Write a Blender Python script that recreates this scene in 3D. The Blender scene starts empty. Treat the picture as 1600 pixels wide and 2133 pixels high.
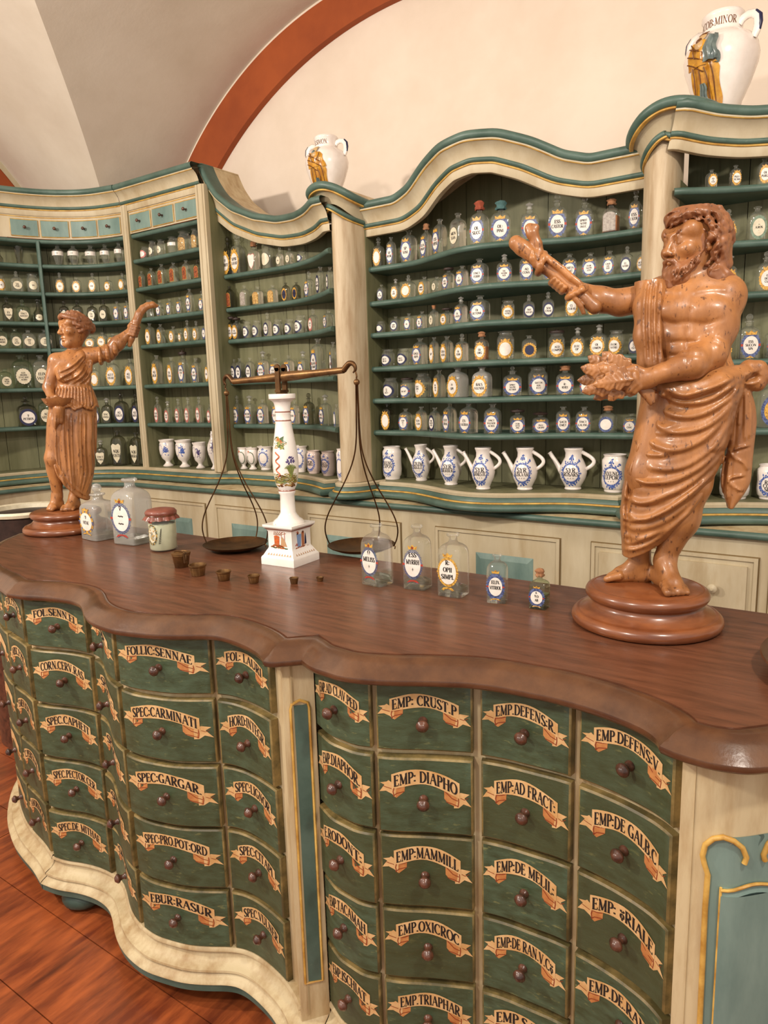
import bpy, bmesh, math, random
import numpy as np
from mathutils import Vector, Matrix
random.seed(7)
rng = np.random.default_rng(7)
SC = bpy.context.scene
COL = SC.collection
PI = math.pi

# ------------------------------------------------------------------ camera
F_PX, YAW, TILT, ROLL = 1480.0, 0.6056100197, 0.1734759413, -0.0294609300
CAM_POS = np.array([0.0, 0.0, 1.5])
def _axes():
    cy, sy = math.cos(YAW), math.sin(YAW)
    fwd = np.array([-sy*math.cos(TILT), cy*math.cos(TILT), -math.sin(TILT)])
    right = np.array([cy, sy, 0.0]); up = np.cross(right, fwd)
    c, s = math.cos(ROLL), math.sin(ROLL)
    return c*right+s*up, -s*right+c*up, fwd
CR, CU, CF = _axes()
cam = bpy.data.objects.new('camera', bpy.data.cameras.new('camera'))
COL.objects.link(cam)
cam.data.sensor_fit = 'HORIZONTAL'; cam.data.sensor_width = 36.0
cam.data.lens = F_PX/1600*36.0
cam.data.clip_start = 0.05
cam.matrix_world = Matrix(((CR[0], CU[0], -CF[0], CAM_POS[0]), (CR[1], CU[1], -CF[1], CAM_POS[1]),
                           (CR[2], CU[2], -CF[2], CAM_POS[2]), (0, 0, 0, 1)))
SC.camera = cam
# a pixel of the photograph as a point of the room, on a plane z, y or x
def ray(u, v): return CR*(u-800)+CU*(1066.5-v)+CF*F_PX
def onz(u, v, z): d = ray(u, v); return CAM_POS+d*((z-CAM_POS[2])/d[2])
def ony(u, v, y): d = ray(u, v); return CAM_POS+d*((y-CAM_POS[1])/d[1])
def proj(P):
    d = np.asarray(P, float)-CAM_POS; z = d @ CF
    return 800+F_PX*(d @ CR)/z, 1066.5-F_PX*(d @ CU)/z

# ------------------------------------------------------------------ view, world, lights
SC.view_settings.view_transform = 'Standard'
SC.view_settings.look = 'None'
SC.view_settings.gamma = 1.0
SC.view_settings.use_curve_mapping = False
SC.view_settings.exposure = 0.16
W = bpy.data.worlds.new('world'); SC.world = W; W.use_nodes = True
W.node_tree.nodes['Background'].inputs[0].default_value = (1.0, 0.92, 0.83, 1)
W.node_tree.nodes['Background'].inputs[1].default_value = 0.80
def area(name, loc, target, size, power, col=(1.0, 0.89, 0.77)):
    l = bpy.data.lights.new(name, 'AREA'); l.shape = 'DISK'; l.size = size; l.energy = power; l.color = col
    o = bpy.data.objects.new(name, l); COL.objects.link(o); o.location = loc
    o.rotation_euler = (Vector(target)-Vector(loc)).to_track_quat('-Z', 'Y').to_euler()
    o.visible_camera = True
    return o
area('ceiling_spot_lamp', (-3.0, -0.5, 2.75), (-2.3, 2.7, 1.9), 0.16, 62)
area('ceiling_spot_lamp', (0.7, 0.5, 2.9), (-0.9, 2.7, 1.6), 0.18, 32)
area('ceiling_spot_lamp', (-1.0, -1.0, 2.9), (-1.3, 1.3, 0.8), 0.24, 36)
SC.cycles.max_bounces = 8; SC.cycles.transparent_max_bounces = 24
SC.cycles.diffuse_bounces = 3; SC.cycles.glossy_bounces = 3; SC.cycles.transmission_bounces = 4
SC.cycles.caustics_reflective = False; SC.cycles.caustics_refractive = False

# ------------------------------------------------------------------ object helpers
def link(name, me, parent=None):
    o = bpy.data.objects.new(name, me); COL.objects.link(o)
    if parent is not None: o.parent = parent
    return o
def thing(name, label, cat, loc=(0, 0, 0), group=None):
    o = link(name, None); o.location = loc; o['label'] = label; o['category'] = cat
    o.empty_display_size = 0.05
    if group: o['group'] = group
    return o
def tag(o, label, cat, group=None):
    o['label'] = label; o['category'] = cat
    if group: o['group'] = group
    return o
def origin_of(o):
    p = Vector((0, 0, 0))
    while o is not None: p = p+o.location; o = o.parent
    return p

class MB:
    """collects faces in room coordinates; build() links them as one mesh object"""
    def __init__(s): s.v = []; s.f = []; s.m = []
    def add(s, verts, faces, mi=0):
        b = len(s.v); s.v += [tuple(map(float, p)) for p in verts]
        s.f += [tuple(i+b for i in f) for f in faces]; s.m += [mi]*len(faces); return s
    def box(s, x0, x1, y0, y1, z0, z1, mi=0):
        v = [(x, y, z) for x in (x0, x1) for y in (y0, y1) for z in (z0, z1)]
        return s.add(v, [(0, 1, 3, 2), (4, 6, 7, 5), (0, 4, 5, 1), (2, 3, 7, 6), (0, 2, 6, 4), (1, 5, 7, 3)], mi)
    def grid(s, rows, mi=0, cu=False, cv=False, mif=None):
        """rows: n x m points; cu closes along the row, cv closes across rows"""
        n, m = len(rows), len(rows[0]); v = [p for r in rows for p in r]; f = []; mm = []
        for i in range(n if cv else n-1):
            for j in range(m if cu else m-1):
                a, b = i*m+j, i*m+(j+1) % m; c, d = ((i+1) % n)*m+(j+1) % m, ((i+1) % n)*m+j
                f.append((a, b, c, d)); mm.append(mif(i, j) if mif else mi)
        k = len(s.m); s.add(v, f, mi)
        s.m[k:] = mm; return s
    def fan(s, ring, mi=0): return s.add(ring, [tuple(range(len(ring)))], mi)
    def lathe(s, prof, c=(0, 0, 0), n=24, mi=0, mif=None, cap=True):
        """prof: (radius, z) from bottom to top around the vertical axis at c"""
        rows = [[(c[0]+r*math.cos(2*PI*k/n), c[1]+r*math.sin(2*PI*k/n), c[2]+z) for k in range(n)] for r, z in prof]
        s.grid(rows, mi, cu=True, mif=mif)
        if cap:
            if prof[0][0] > 1e-5: s.fan(rows[0][::-1], mif(0, 0) if mif else mi)
            if prof[-1][0] > 1e-5: s.fan(rows[-1], mif(len(prof)-2, 0) if mif else mi)
        return s
    def lathe_dir(s, prof, c, d, n=12, mi=0):
        d = np.array(d, float); d /= np.linalg.norm(d)
        a = np.cross(d, (0, 0, 1.0)) if abs(d[2]) < .9 else np.cross(d, (1.0, 0, 0)); a /= np.linalg.norm(a); b = np.cross(d, a)
        rows = [[np.array(c)+d*z+r*(a*math.cos(2*PI*k/n)+b*math.sin(2*PI*k/n)) for k in range(n)] for r, z in prof]
        s.grid(rows, mi, cu=True)
        s.fan(rows[0], mi); s.fan(rows[-1][::-1], mi); return s
    def tube(s, pts, rad, n=8, mi=0, cap=True, flat=1.0):
        P = np.array(pts, float); m = len(P); R = np.broadcast_to(np.array(rad, float), (m,)) if np.ndim(rad) < 1 or len(np.atleast_1d(rad)) == 1 else np.array(rad, float)
        T = np.gradient(P, axis=0); T /= np.linalg.norm(T, axis=1)[:, None]+1e-12
        ref = np.array([0, 0, 1.0]) if abs(T[0][2]) < .9 else np.array([1.0, 0, 0])
        a = np.cross(T[0], ref); a /= np.linalg.norm(a); rows = []
        for i in range(m):
            a = a-T[i]*(a @ T[i]); a /= np.linalg.norm(a); b = np.cross(T[i], a)
            rows.append([P[i]+R[i]*(a*math.cos(2*PI*k/n)+b*flat*math.sin(2*PI*k/n)) for k in range(n)])
        s.grid(rows, mi, cu=True)
        if cap: s.fan(rows[0], mi); s.fan(rows[-1][::-1], mi)
        return s
    def build(s, name, mats, parent=None, smooth=35, fix=True, local=False):
        if not isinstance(mats, (list, tuple)): mats = [mats]
        off = origin_of(parent) if parent is not None and not local else Vector((0, 0, 0))
        v = np.array(s.v, float).reshape(-1, 3)-np.array(off)
        me = bpy.data.meshes.new(name); me.from_pydata(v.tolist(), [], s.f); 
        for m in mats: me.materials.append(m)
        me.polygons.foreach_set('material_index', s.m)
        if fix:
            bm = bmesh.new(); bm.from_mesh(me); bmesh.ops.recalc_face_normals(bm, faces=bm.faces); bm.to_mesh(me); bm.free()
        if smooth:
            me.polygons.foreach_set('use_smooth', [True]*len(me.polygons)); me.set_sharp_from_angle(angle=math.radians(smooth))
        me.update(); return link(name, me, parent)

# ---- plan paths
def normals2(P):
    """outward (room side) unit normals of a plan path running left to right, mitred"""
    P = np.array(P, float)[:, :2]; d = np.diff(P, axis=0); d /= np.linalg.norm(d, axis=1)[:, None]+1e-12
    n = np.c_[d[:, 1], -d[:, 0]]; a = np.vstack([n[:1], n]); b = np.vstack([n, n[-1:]]); m = a+b
    m /= np.linalg.norm(m, axis=1)[:, None]+1e-12
    return m/np.clip((m*b).sum(1), .55, 1)[:, None]
def offset(P, o): P = np.array(P, float)[:, :2]; return P+normals2(P)*o
def chaikin(P, it=2):
    P = [np.array(p, float) for p in P]
    for _ in range(it):
        Q = [P[0]]
        for a, b in zip(P[:-1], P[1:]): Q += [a*.75+b*.25, a*.25+b*.75]
        P = Q+[P[-1]]
    return np.array(P)
def arclen(P): return np.r_[0, np.cumsum(np.linalg.norm(np.diff(P, axis=0), axis=1))]
class Path:
    def __init__(s, P): s.P = np.array(P, float); s.s = arclen(s.P); s.N = normals2(s.P); s.L = s.s[-1]
    def at(s, t): return np.array([np.interp(t, s.s, s.P[:, i]) for i in (0, 1)])
    def nrm(s, t): n = np.array([np.interp(t, s.s, s.N[:, i]) for i in (0, 1)]); return n/np.linalg.norm(n)
    def pt(s, t, z, o=0.0): p = s.at(t)+s.nrm(t)*o; return (p[0], p[1], z)
    def s_at_px(s, u, z):
        t = np.linspace(0, s.L, 3000); uu = np.array([proj((*s.at(k), z))[0] for k in t])
        return float(t[np.argmin(abs(uu-u))])
def sweep(mb, P, prof, mi=0, close=False, mif=None):
    """profile (offset outward, z) carried along plan path P"""
    P = np.array(P, float)[:, :2]; N = normals2(P)
    rows = [[(*(p+n*o), z) for o, z in prof] for p, n in zip(P, N)]
    mb.grid(rows, mi, cu=close, mif=mif)
    if close: mb.fan(rows[0][::-1], mi); mb.fan(rows[-1], mi)
    return mb
def unloop_keep(P, span=70):
    """snaps the little loops an inward offset makes at inside corners onto their crossing, keeping the number of points"""
    P = np.array(P, float).copy(); n = len(P); i = 0
    while i < n-2:
        a, b = P[i], P[i+1]; r = b-a
        for j in range(min(n-2, i+span), i+1, -1):
            c, d = P[j], P[j+1]; q = d-c; den = r[0]*q[1]-r[1]*q[0]
            if abs(den) < 1e-14: continue
            t = ((c-a)[0]*q[1]-(c-a)[1]*q[0])/den; w = ((c-a)[0]*r[1]-(c-a)[1]*r[0])/den
            if 0 <= t <= 1 and 0 <= w <= 1: P[i+1:j+1] = a+r*t; i = j; break
        i += 1
    return P
def sweepN(mb, P, N, prof, mi=0, close=False, mif=None, clean=True):
    """as sweep, with given normals"""
    cols = [np.array(P)[:, :2]+np.array(N)*o for o, z in prof]
    if clean: cols = [unloop_keep(c) for c in cols]
    rows = [[(*cols[j][i], prof[j][1]) for j in range(len(prof))] for i in range(len(P))]
    mb.grid(rows, mi, cu=close, mif=mif)
    if close: mb.fan(rows[0][::-1], mi); mb.fan(rows[-1], mi)
    return mb
def sweep3(mb, P, prof, mi=0):
    """profile (offset outward, offset up across the curve) carried along a curve in the room"""
    P = np.array(P, float); N2 = normals2(P); N = np.c_[N2, np.zeros(len(P))]
    T = np.gradient(P, axis=0); T /= np.linalg.norm(T, axis=1)[:, None]
    U = np.cross(N, T); U = np.where(U[:, 2:3] < 0, -U, U); U /= np.linalg.norm(U, axis=1)[:, None]
    rows = [[p+n*o+u*z for o, z in prof] for p, n, u in zip(P, N, U)]
    mb.grid(rows, mi); return rows
def roll(o, z, r, a0=-90, a1=90, n=8):
    return [(o+r*math.cos(math.radians(a)), z+r*math.sin(math.radians(a))) for a in np.linspace(a0, a1, n)]

# ------------------------------------------------------------------ materials
def lin(c):
    c = np.array(c, float)/255.0
    return tuple(np.where(c <= .04045, c/12.92, ((c+.055)/1.055)**2.4))+(1.0,)
def M(name, col, col2=None, rough=.5, scale=6, stretch=(1, 1, 1), bump=.0, bscale=None, metal=0., coat=0., spec=.5, contrast=(.35, .65), dark=None, dscale=30, damt=.5, dband=(.58, .68), detail=6, gen=False):
    """paint or wood: two tones mixed by stretched noise, optional dark specks, optional bump"""
    m = bpy.data.materials.new(name); m.use_nodes = True; nt = m.node_tree; N = nt.nodes; L = nt.links
    b = N['Principled BSDF']; b.inputs['Roughness'].default_value = rough; b.inputs['Metallic'].default_value = metal
    b.inputs['Coat Weight'].default_value = coat; b.inputs['Coat Roughness'].default_value = .15
    b.inputs['Specular IOR Level'].default_value = spec
    b.inputs['Base Color'].default_value = lin(col); m.diffuse_color = lin(col)
    if col2 is None and not bump and dark is None: return m
    tc = N.new('ShaderNodeTexCoord'); mp = N.new('ShaderNodeMapping'); mp.inputs['Scale'].default_value = stretch
    L.new(tc.outputs['Object'], mp.inputs['Vector'])
    def noise(sc, det=detail):
        n = N.new('ShaderNodeTexNoise'); n.inputs['Scale'].default_value = sc; n.inputs['Detail'].default_value = det; n.inputs['Roughness'].default_value = .62
        L.new(mp.outputs['Vector'], n.inputs['Vector']); return n.outputs['Fac']
    def ramp(src, a, c):
        r = N.new('ShaderNodeMapRange'); r.inputs[1].default_value = a; r.inputs[2].default_value = c; L.new(src, r.inputs[0]); return r.outputs[0]
    out = None
    if col2 is not None:
        mx = N.new('ShaderNodeMix'); mx.data_type = 'RGBA'; mx.inputs[6].default_value = lin(col); mx.inputs[7].default_value = lin(col2)
        L.new(ramp(noise(scale), *contrast), mx.inputs[0]); out = mx.outputs[2]
    if dark is not None:
        mx2 = N.new('ShaderNodeMix'); mx2.data_type = 'RGBA'; mx2.inputs[7].default_value = lin(dark)
        if out is not None: L.new(out, mx2.inputs[6])
        else: mx2.inputs[6].default_value = lin(col)
        mm = N.new('ShaderNodeMath'); mm.operation = 'MULTIPLY'; mm.inputs[1].default_value = damt
        L.new(ramp(noise(dscale), *dband), mm.inputs[0]); L.new(mm.outputs[0], mx2.inputs[0]); out = mx2.outputs[2]
    if out is not None: L.new(out, b.inputs['Base Color'])
    if bump:
        bp = N.new('ShaderNodeBump'); bp.inputs['Strength'].default_value = bump; bp.inputs['Distance'].default_value = .01
        L.new(noise(bscale or scale*3), bp.inputs['Height']); L.new(bp.outputs[0], b.inputs['Normal'])
    return m
def glass(name, tint=(1, 1, 1), body=0.03, bodycol=(235, 235, 225), rough=.03):
    """thin bottle glass: clear straight on, mirror like at the rims, with a faint dusty body"""
    m = bpy.data.materials.new(name); m.use_nodes = True; nt = m.node_tree; N = nt.nodes; L = nt.links
    N.remove(N['Principled BSDF']); out = N['Material Output']
    tr = N.new('ShaderNodeBsdfTransparent'); tr.inputs[0].default_value = (*tint, 1)
    gl = N.new('ShaderNodeBsdfGlossy'); gl.inputs['Roughness'].default_value = rough; gl.inputs[0].default_value = (1, 1, 1, 1)
    df = N.new('ShaderNodeBsdfDiffuse'); df.inputs[0].default_value = lin(bodycol)
    fr = N.new('ShaderNodeFresnel'); fr.inputs[0].default_value = 1.5
    a = N.new('ShaderNodeMixShader'); a.inputs[0].default_value = body; L.new(tr.outputs[0], a.inputs[1]); L.new(df.outputs[0], a.inputs[2])
    c = N.new('ShaderNodeMixShader'); g_ = N.new('ShaderNodeNewGeometry'); iv = N.new('ShaderNodeMapRange'); iv.inputs[3].default_value = 1.0; iv.inputs[4].default_value = .45; L.new(g_.outputs['Backfacing'], iv.inputs[0]); mu = N.new('ShaderNodeMath'); mu.operation = 'MULTIPLY'; L.new(fr.outputs[0], mu.inputs[0]); L.new(iv.outputs[0], mu.inputs[1]); L.new(mu.outputs[0], c.inputs[0]); L.new(a.outputs[0], c.inputs[1]); L.new(gl.outputs[0], c.inputs[2])
    L.new(c.outputs[0], out.inputs[0]); return m

m_cream = M('cream_paint', (200, 188, 160), (182, 166, 134), .5, 5, (2, 2, .5), .06, 30, dark=(150, 122, 80), dscale=4, damt=.35)
m_cream_worn = M('worn_cream_paint', (205, 188, 150), (160, 128, 84), .5, 7, (3, 3, .6), .1, 30, contrast=(.4, .75))
m_pillar = M('weathered_pillar_paint', (196, 178, 148), (156, 128, 92), .5, 9, (3, 3, .35), .08, 30, contrast=(.42, .72))
m_teal = M('green_blue_paint', (88, 112, 102), (66, 90, 80), .42, 8, (1, 1, 1), .06, 40, dark=(150, 165, 140), dscale=40, damt=.25, dband=(.66, .75))
m_teal_dark = M('deep_green_paint', (64, 84, 74), (48, 66, 58), .42, 8, (1, 1, 1), .06, 40)
m_panelteal = M('pale_teal_panel_paint', (126, 150, 142), (100, 126, 120), .5, 6, (2, 2, .6), .05, 40)
m_olive = M('olive_back_paint', (124, 122, 90), (102, 102, 70), .6, 5, (4, 4, .4), .1, 25, dark=(52, 50, 32), dscale=9, damt=.5)
m_gold = M('gold_line_paint', (222, 182, 96), (176, 128, 54), .42, 20)
m_green = M('dark_green_drawer_paint', (78, 98, 76), (58, 70, 46), .42, 7, (3, 3, 9), .12, 40, dark=(140, 142, 92), dscale=13, damt=.6, dband=(.60, .70))
def vary(m, other, amount=.7):
    """each object of its own shade between the paint and another tone"""
    nt = m.node_tree; b = nt.nodes['Principled BSDF']; l = b.inputs['Base Color'].links[0]; src = l.from_socket
    oi = nt.nodes.new('ShaderNodeObjectInfo'); mx = nt.nodes.new('ShaderNodeMix'); mx.data_type = 'RGBA'; mx.blend_type = 'MIX'; mx.inputs[7].default_value = lin(other)
    mm = nt.nodes.new('ShaderNodeMath'); mm.operation = 'MULTIPLY'; mm.inputs[1].default_value = amount
    nt.links.new(oi.outputs['Random'], mm.inputs[0]); nt.links.new(mm.outputs[0], mx.inputs[0]); nt.links.new(src, mx.inputs[6]); nt.links.new(mx.outputs[2], b.inputs['Base Color'])
vary(m_green, (66, 70, 42), .75)
m_green_edge = M('worn_lit_drawer_edge', (150, 128, 78), (84, 76, 44), .45, 18, contrast=(.35, .6))  # gold-brown wear, coloured paler to carry the light the top bevels catch
m_banner = M('banner_cream_paint', (226, 188, 136), (204, 158, 100), .5, 30)
m_banner_shade = M('banner_shaded_paint', (204, 142, 84), (176, 108, 60), .5, 40)
m_redline = M('red_brown_line_paint', (140, 62, 34))
m_ink = M('black_lettering_paint', (34, 28, 24), rough=.6)
m_knob = M('dark_turned_wood', (108, 66, 48), (58, 36, 28), .35, 40, coat=.3)
m_top = M('oak_worktop', (118, 74, 52), (82, 50, 34), .30, 7, (1.2, 9, 9), .08, 14, coat=.22, contrast=(.3, .7), dark=(58, 34, 24), dscale=5, damt=.5)
m_mould = M('polished_brown_moulding', (98, 64, 40), (72, 44, 28), .28, 8, (2, 2, 2), .08, 45, coat=.5)
m_floor = M('red_brown_floorboards', (176, 92, 48), (112, 52, 30), .3, 4, (6, 1, 1), .08, 10, coat=.3, dark=(60, 30, 20), dscale=2.5, damt=.6, dband=(.5, .7))
m_wall = M('cream_plaster', (238, 223, 207), (228, 212, 194), .85, 2.5, (1, 1, 1), .12, 6)
m_vault = M('white_plaster', (226, 218, 204), (214, 204, 188), .9, 2, (1, 1, 1), .25, 5)
m_orange = M('rust_orange_paint', (164, 80, 34), (146, 68, 28), .8, 4)
m_dark = M('dark_gap', (20, 18, 14), rough=.9)
# ------------------------------------------------------------------ the room
KV = 1.12                                    # the vault and walls stand a little behind the cabinets
YW, XW = 2.87*KV, -4.25*KV
def V(x, y, z): return (x*KV, y*KV, 1.5+(z-1.5)*KV)
def structure(o): o['kind'] = 'structure'; return o
mb = MB()
# floorboards run along the counter
for k in range(-16, 20):
    y_a, y_b = .957-.211*k+.0014, .957-.211*(k-1)-.0014
    if y_a > 2.9 or y_b < -2.2: continue
    x_j = -6+((k*37) % 11)*.35
    for xa, xb in ((-6, x_j), (x_j+.003, x_j+3.6), (x_j+3.603, 3)):
        q = [(xa, y_a), (xb, y_a), (xb, y_b), (xa, y_b)]
        mb.add([(*p, 0) for p in q]+[(*p, -.02) for p in q], [(0, 1, 2, 3), (0, 4, 5, 1), (2, 6, 7, 3)])
fl = structure(mb.build('floor', m_floor, smooth=0))
structure(MB().box(-6, 3.5, -2.5, 4, -.06, -.03).build('floor_under', m_dark, smooth=0))

# barrel vault over the back lunette (axis along y) and over the left lunette (axis along x): a groin where they meet
def z1(x):
    xx = np.where(x < -1.94, x+1.94, np.where(x > -.6, x+.6, 0)); return 1.517+np.sqrt(np.maximum(1.764**2-xx**2, 0))
def z2(x, y):
    yc = .83+.23*(-3.3-x); return 1.517+np.sqrt(np.maximum(1.86**2-(np.minimum(np.maximum(y, yc-2.0), 9)-yc)**2, 0))
def z2c(x, y):
    yc = .83+.23*(-3.3-x); dy = np.where(y > yc, y-yc, np.where(y < yc-1.5, y-yc+1.5, 0)); return 1.517+np.sqrt(np.maximum(1.86**2-dy**2, 0))
rows = []
for x in np.linspace(-4.25, 1.6, 160):
    lo, hi = .2, 2.87
    for _ in range(40):
        m = (lo+hi)/2
        if z2c(x, m) > z1(x): lo = m
        else: hi = m
    ys = np.r_[np.linspace(-.6, lo, 50), np.linspace(lo, 2.87, 50)[1:]]
    rows.append([V(x, y, float(max(z1(x), z2c(x, y)))) for y in ys])
mb = MB(); mb.grid(rows); structure(mb.build('ceiling', m_vault, smooth=18))
# back wall with its lunette
structure(MB().box(XW-.1, 2.2, YW, YW+.1, 0, 3.9).build('wall_back', m_wall, smooth=0))
structure(MB().box(XW-.1, XW, -1.2, YW, 0, 3.9).build('wall_left', m_wall, smooth=0))
# rust band painted round the lunette arch, standing a little proud of the wall
def arch(cx, cz, R, xr, n=60):
    P = [(cx+R*math.cos(a), cz+R*math.sin(a)) for a in np.linspace(PI, PI/2, n)]
    Q = [(xr+R*math.cos(a), cz+R*math.sin(a)) for a in np.linspace(PI/2, 0, n)]
    return np.array(P+Q)
o_, i_ = arch(-1.94, 1.517, 1.752, -.6), arch(-1.74, 1.29, 1.85, -.75)
keep = (o_[:, 1] > 1.9)
o_, i_ = o_, i_
mb = MB(); y0, y1 = 2.835, 2.869
mb.grid([[V(a[0], y1, a[1]), V(a[0], y0, a[1]), V(b[0], y0, b[1]), V(b[0], y1, b[1])] for a, b in zip(o_, i_)])
structure(mb.build('trim_1', m_orange, smooth=30))
wht = arch(-1.94, 1.517, 1.764, -.6)
mb = MB(); mb.grid([[V(a[0], y0+.004, a[1]), V(b[0], y0+.004, b[1])] for a, b in zip(wht, o_)])
structure(mb.build('trim_2', m_wall, smooth=30))
# the same band on the left wall
t = np.linspace(.83+.23*.95, 2.7, 40)
zo = np.array([float(z2c(-4.25, y)) for y in t])-.02
mb = MB(); mb.grid([[V(-4.249, y, z), V(-4.22, y, z), V(-4.22, y-.22, z-.12), V(-4.249, y-.22, z-.12)] for y, z in zip(t, zo)])
structure(mb.build('trim_3', m_orange, smooth=30))
mb = MB(); mb.grid([[V(-4.216, y+.012, z+.012), V(-4.216, y-.02, z-.014)] for y, z in zip(t, zo)])
structure(mb.build('trim_4', m_cream, smooth=30))
# ------------------------------------------------------------------ lettering: a small roman capital face, thick stems and thin strokes
def _arc(cx, cy, rx, ry, a0, a1, n=10): return [(cx+rx*math.cos(math.radians(a)), cy+ry*math.sin(math.radians(a))) for a in np.linspace(a0, a1, n)]
def _stem(x): return [('t', [(x, 0), (x, 1)]), ('s', [(x-.13, 0), (x+.13, 0)]), ('s', [(x-.13, 1), (x+.13, 1)])]
GL = {}
def G(ch, w, st): GL[ch] = (w, st)
G('A', .74, [('n', [(.06, 0), (.37, 1)]), ('t', [(.37, 1), (.66, 0)]), ('s', [(.17, .36), (.54, .36)]), ('s', [(-.04, 0), (.16, 0)]), ('s', [(.54, 0), (.78, 0)])])
G('B', .62, _stem(.14)+[('a', [(.14, 1), (.3, 1)]+_arc(.3, .77, .22, .23, 90, -90, 8)+[(.14, .54)]), ('a', [(.14, .54), (.32, .54)]+_arc(.32, .27, .26, .27, 90, -90, 8)+[(.14, 0)])])
G('C', .68, [('a', _arc(.4, .5, .34, .5, 50, 310, 16)), ('s', [(.62, .72), (.62, .98)]), ('s', [(.62, .05), (.62, .2)])])
G('D', .74, _stem(.14)+[('a', [(.14, 1), (.26, 1)]+_arc(.26, .5, .42, .5, 90, -90, 14)+[(.14, 0)])])
G('E', .58, _stem(.14)+[('s', [(.14, 1), (.52, 1)]), ('s', [(.14, .52), (.42, .52)]), ('s', [(.14, 0), (.54, 0)]), ('s', [(.52, 1), (.52, .82)]), ('s', [(.54, 0), (.56, .2)]), ('s', [(.42, .42), (.42, .62)])])
G('F', .56, _stem(.14)+[('s', [(.14, 1), (.52, 1)]), ('s', [(.14, .52), (.42, .52)]), ('s', [(.52, 1), (.52, .82)]), ('s', [(.42, .42), (.42, .62)])])
G('G', .72, GL['C'][1][:2]+[('t', [(.6, .0), (.6, .42)]), ('s', [(.46, .42), (.7, .42)])])
G('H', .76, _stem(.14)+_stem(.62)+[('s', [(.14, .52), (.62, .52)])])
G('I', .3, _stem(.15))
G('J', .36, [('t', [(.2, .1), (.2, 1)]), ('s', [(.07, 1), (.33, 1)]), ('n', [(.2, .1), (.1, -.1), (0, -.1)])])
G('K', .72, _stem(.14)+[('n', [(.14, .45), (.6, 1)]), ('t', [(.28, .56), (.64, 0)]), ('s', [(.5, 1), (.7, 1)]), ('s', [(.54, 0), (.76, 0)])])
G('L', .56, _stem(.14)+[('s', [(.14, 0), (.52, 0)]), ('s', [(.52, 0), (.54, .22)])])
G('M', .9, [('n', [(.12, 0), (.14, 1)]), ('t', [(.14, 1), (.45, .05)]), ('n', [(.45, .05), (.76, 1)]), ('t', [(.76, 0), (.76, 1)]), ('s', [(.0, 0), (.24, 0)]), ('s', [(.63, 0), (.89, 0)]), ('s', [(.04, 1), (.16, 1)]), ('s', [(.74, 1), (.87, 1)])])
G('N', .76, [('n', [(.13, 0), (.13, 1)]), ('t', [(.13, 1), (.63, 0)]), ('n', [(.63, 0), (.63, 1)]), ('s', [(.02, 0), (.24, 0)]), ('s', [(.52, 1), (.74, 1)]), ('s', [(.02, 1), (.15, 1)])])
G('O', .76, [('a', _arc(.38, .5, .33, .5, 0, 360, 20))])
G('P', .6, _stem(.14)+[('a', [(.14, 1), (.3, 1)]+_arc(.3, .74, .24, .26, 90, -90, 9)+[(.14, .48)])])
G('Q', .76, GL['O'][1]+[('t', [(.45, .18), (.72, -.15)])])
G('R', .7, GL['P'][1]+[('t', [(.3, .48), (.6, 0)]), ('s', [(.52, 0), (.72, 0)])])
G('S', .54, [('a', _arc(.28, .76, .2, .24, 30, 240, 9)), ('t', [(.14, .64), (.42, .36)]), ('a', _arc(.28, .24, .22, .24, 50, -160, 9)), ('s', [(.46, .78), (.46, .98)]), ('s', [(.07, .02), (.07, .22)])])
G('T', .66, _stem(.33)[:2]+[('s', [(.04, 1), (.62, 1)]), ('s', [(.04, 1), (.03, .8)]), ('s', [(.62, 1), (.63, .8)])])
G('U', .72, [('t', [(.13, .3), (.13, 1)]), ('n', [(.6, .3), (.6, 1)]), ('a', _arc(.365, .3, .235, .3, 180, 360, 10)), ('s', [(0, 1), (.26, 1)]), ('s', [(.5, 1), (.7, 1)])])
G('V', .7, [('t', [(.08, 1), (.36, 0)]), ('n', [(.36, 0), (.62, 1)]), ('s', [(-.02, 1), (.2, 1)]), ('s', [(.52, 1), (.72, 1)])])
G('X', .7, [('t', [(.08, 1), (.6, 0)]), ('n', [(.08, 0), (.6, 1)]), ('s', [(0, 1), (.2, 1)]), ('s', [(.5, 0), (.7, 0)])])
G('Y', .66, [('t', [(.06, 1), (.33, .45)]), ('n', [(.33, .45), (.6, 1)]), ('t', [(.33, 0), (.33, .45)]), ('s', [(.2, 0), (.46, 0)])])
G('Z', .6, [('s', [(.06, 1), (.54, 1)]), ('t', [(.54, 1), (.06, 0)]), ('s', [(.06, 0), (.54, 0)])])
G('W', 1.0, [('t', [(.06, 1), (.28, 0)]), ('n', [(.28, 0), (.5, 1)]), ('t', [(.5, 1), (.72, 0)]), ('n', [(.72, 0), (.94, 1)])])
G('8', .5, [('a', _arc(.25, .3, .16, .2, 0, 360, 12)), ('a', _arc(.25, .82, .16, .18, 180, 360, 8)), ('n', [(.25, .1), (.25, -.1)]), ('s', [(.15, .0), (.35, .0)])])
G('.', .22, [('t', [(.1, .0), (.1, .12)])])
G(':', .24, [('t', [(.1, .1), (.1, .24)]), ('t', [(.1, .56), (.1, .7)])])
G(' ', .3, [])
G('+', .5, [('s', [(.25, .1), (.25, .8)]), ('s', [(.05, .45), (.45, .45)])])
G('~', .7, [('a', [(.05, .3), (.2, .55), (.38, .4), (.55, .25), (.68, .5)])])
G('@', .7, [('n', [(.04, .95), (.35, .05)]), ('t', [(.35, .05), (.66, .95)]), ('t', [(.04, .95), (.66, .95)])])   # the water triangle
G('$', .74, [('a', _arc(.37, .58, .3, .4, -50, 230, 14)), ('s', [(.02, .1), (.24, .1)]), ('s', [(.5, .1), (.72, .1)])])   # the omega sign
WIDTH = {'t': .15, 'n': .06, 's': .055}
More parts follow.
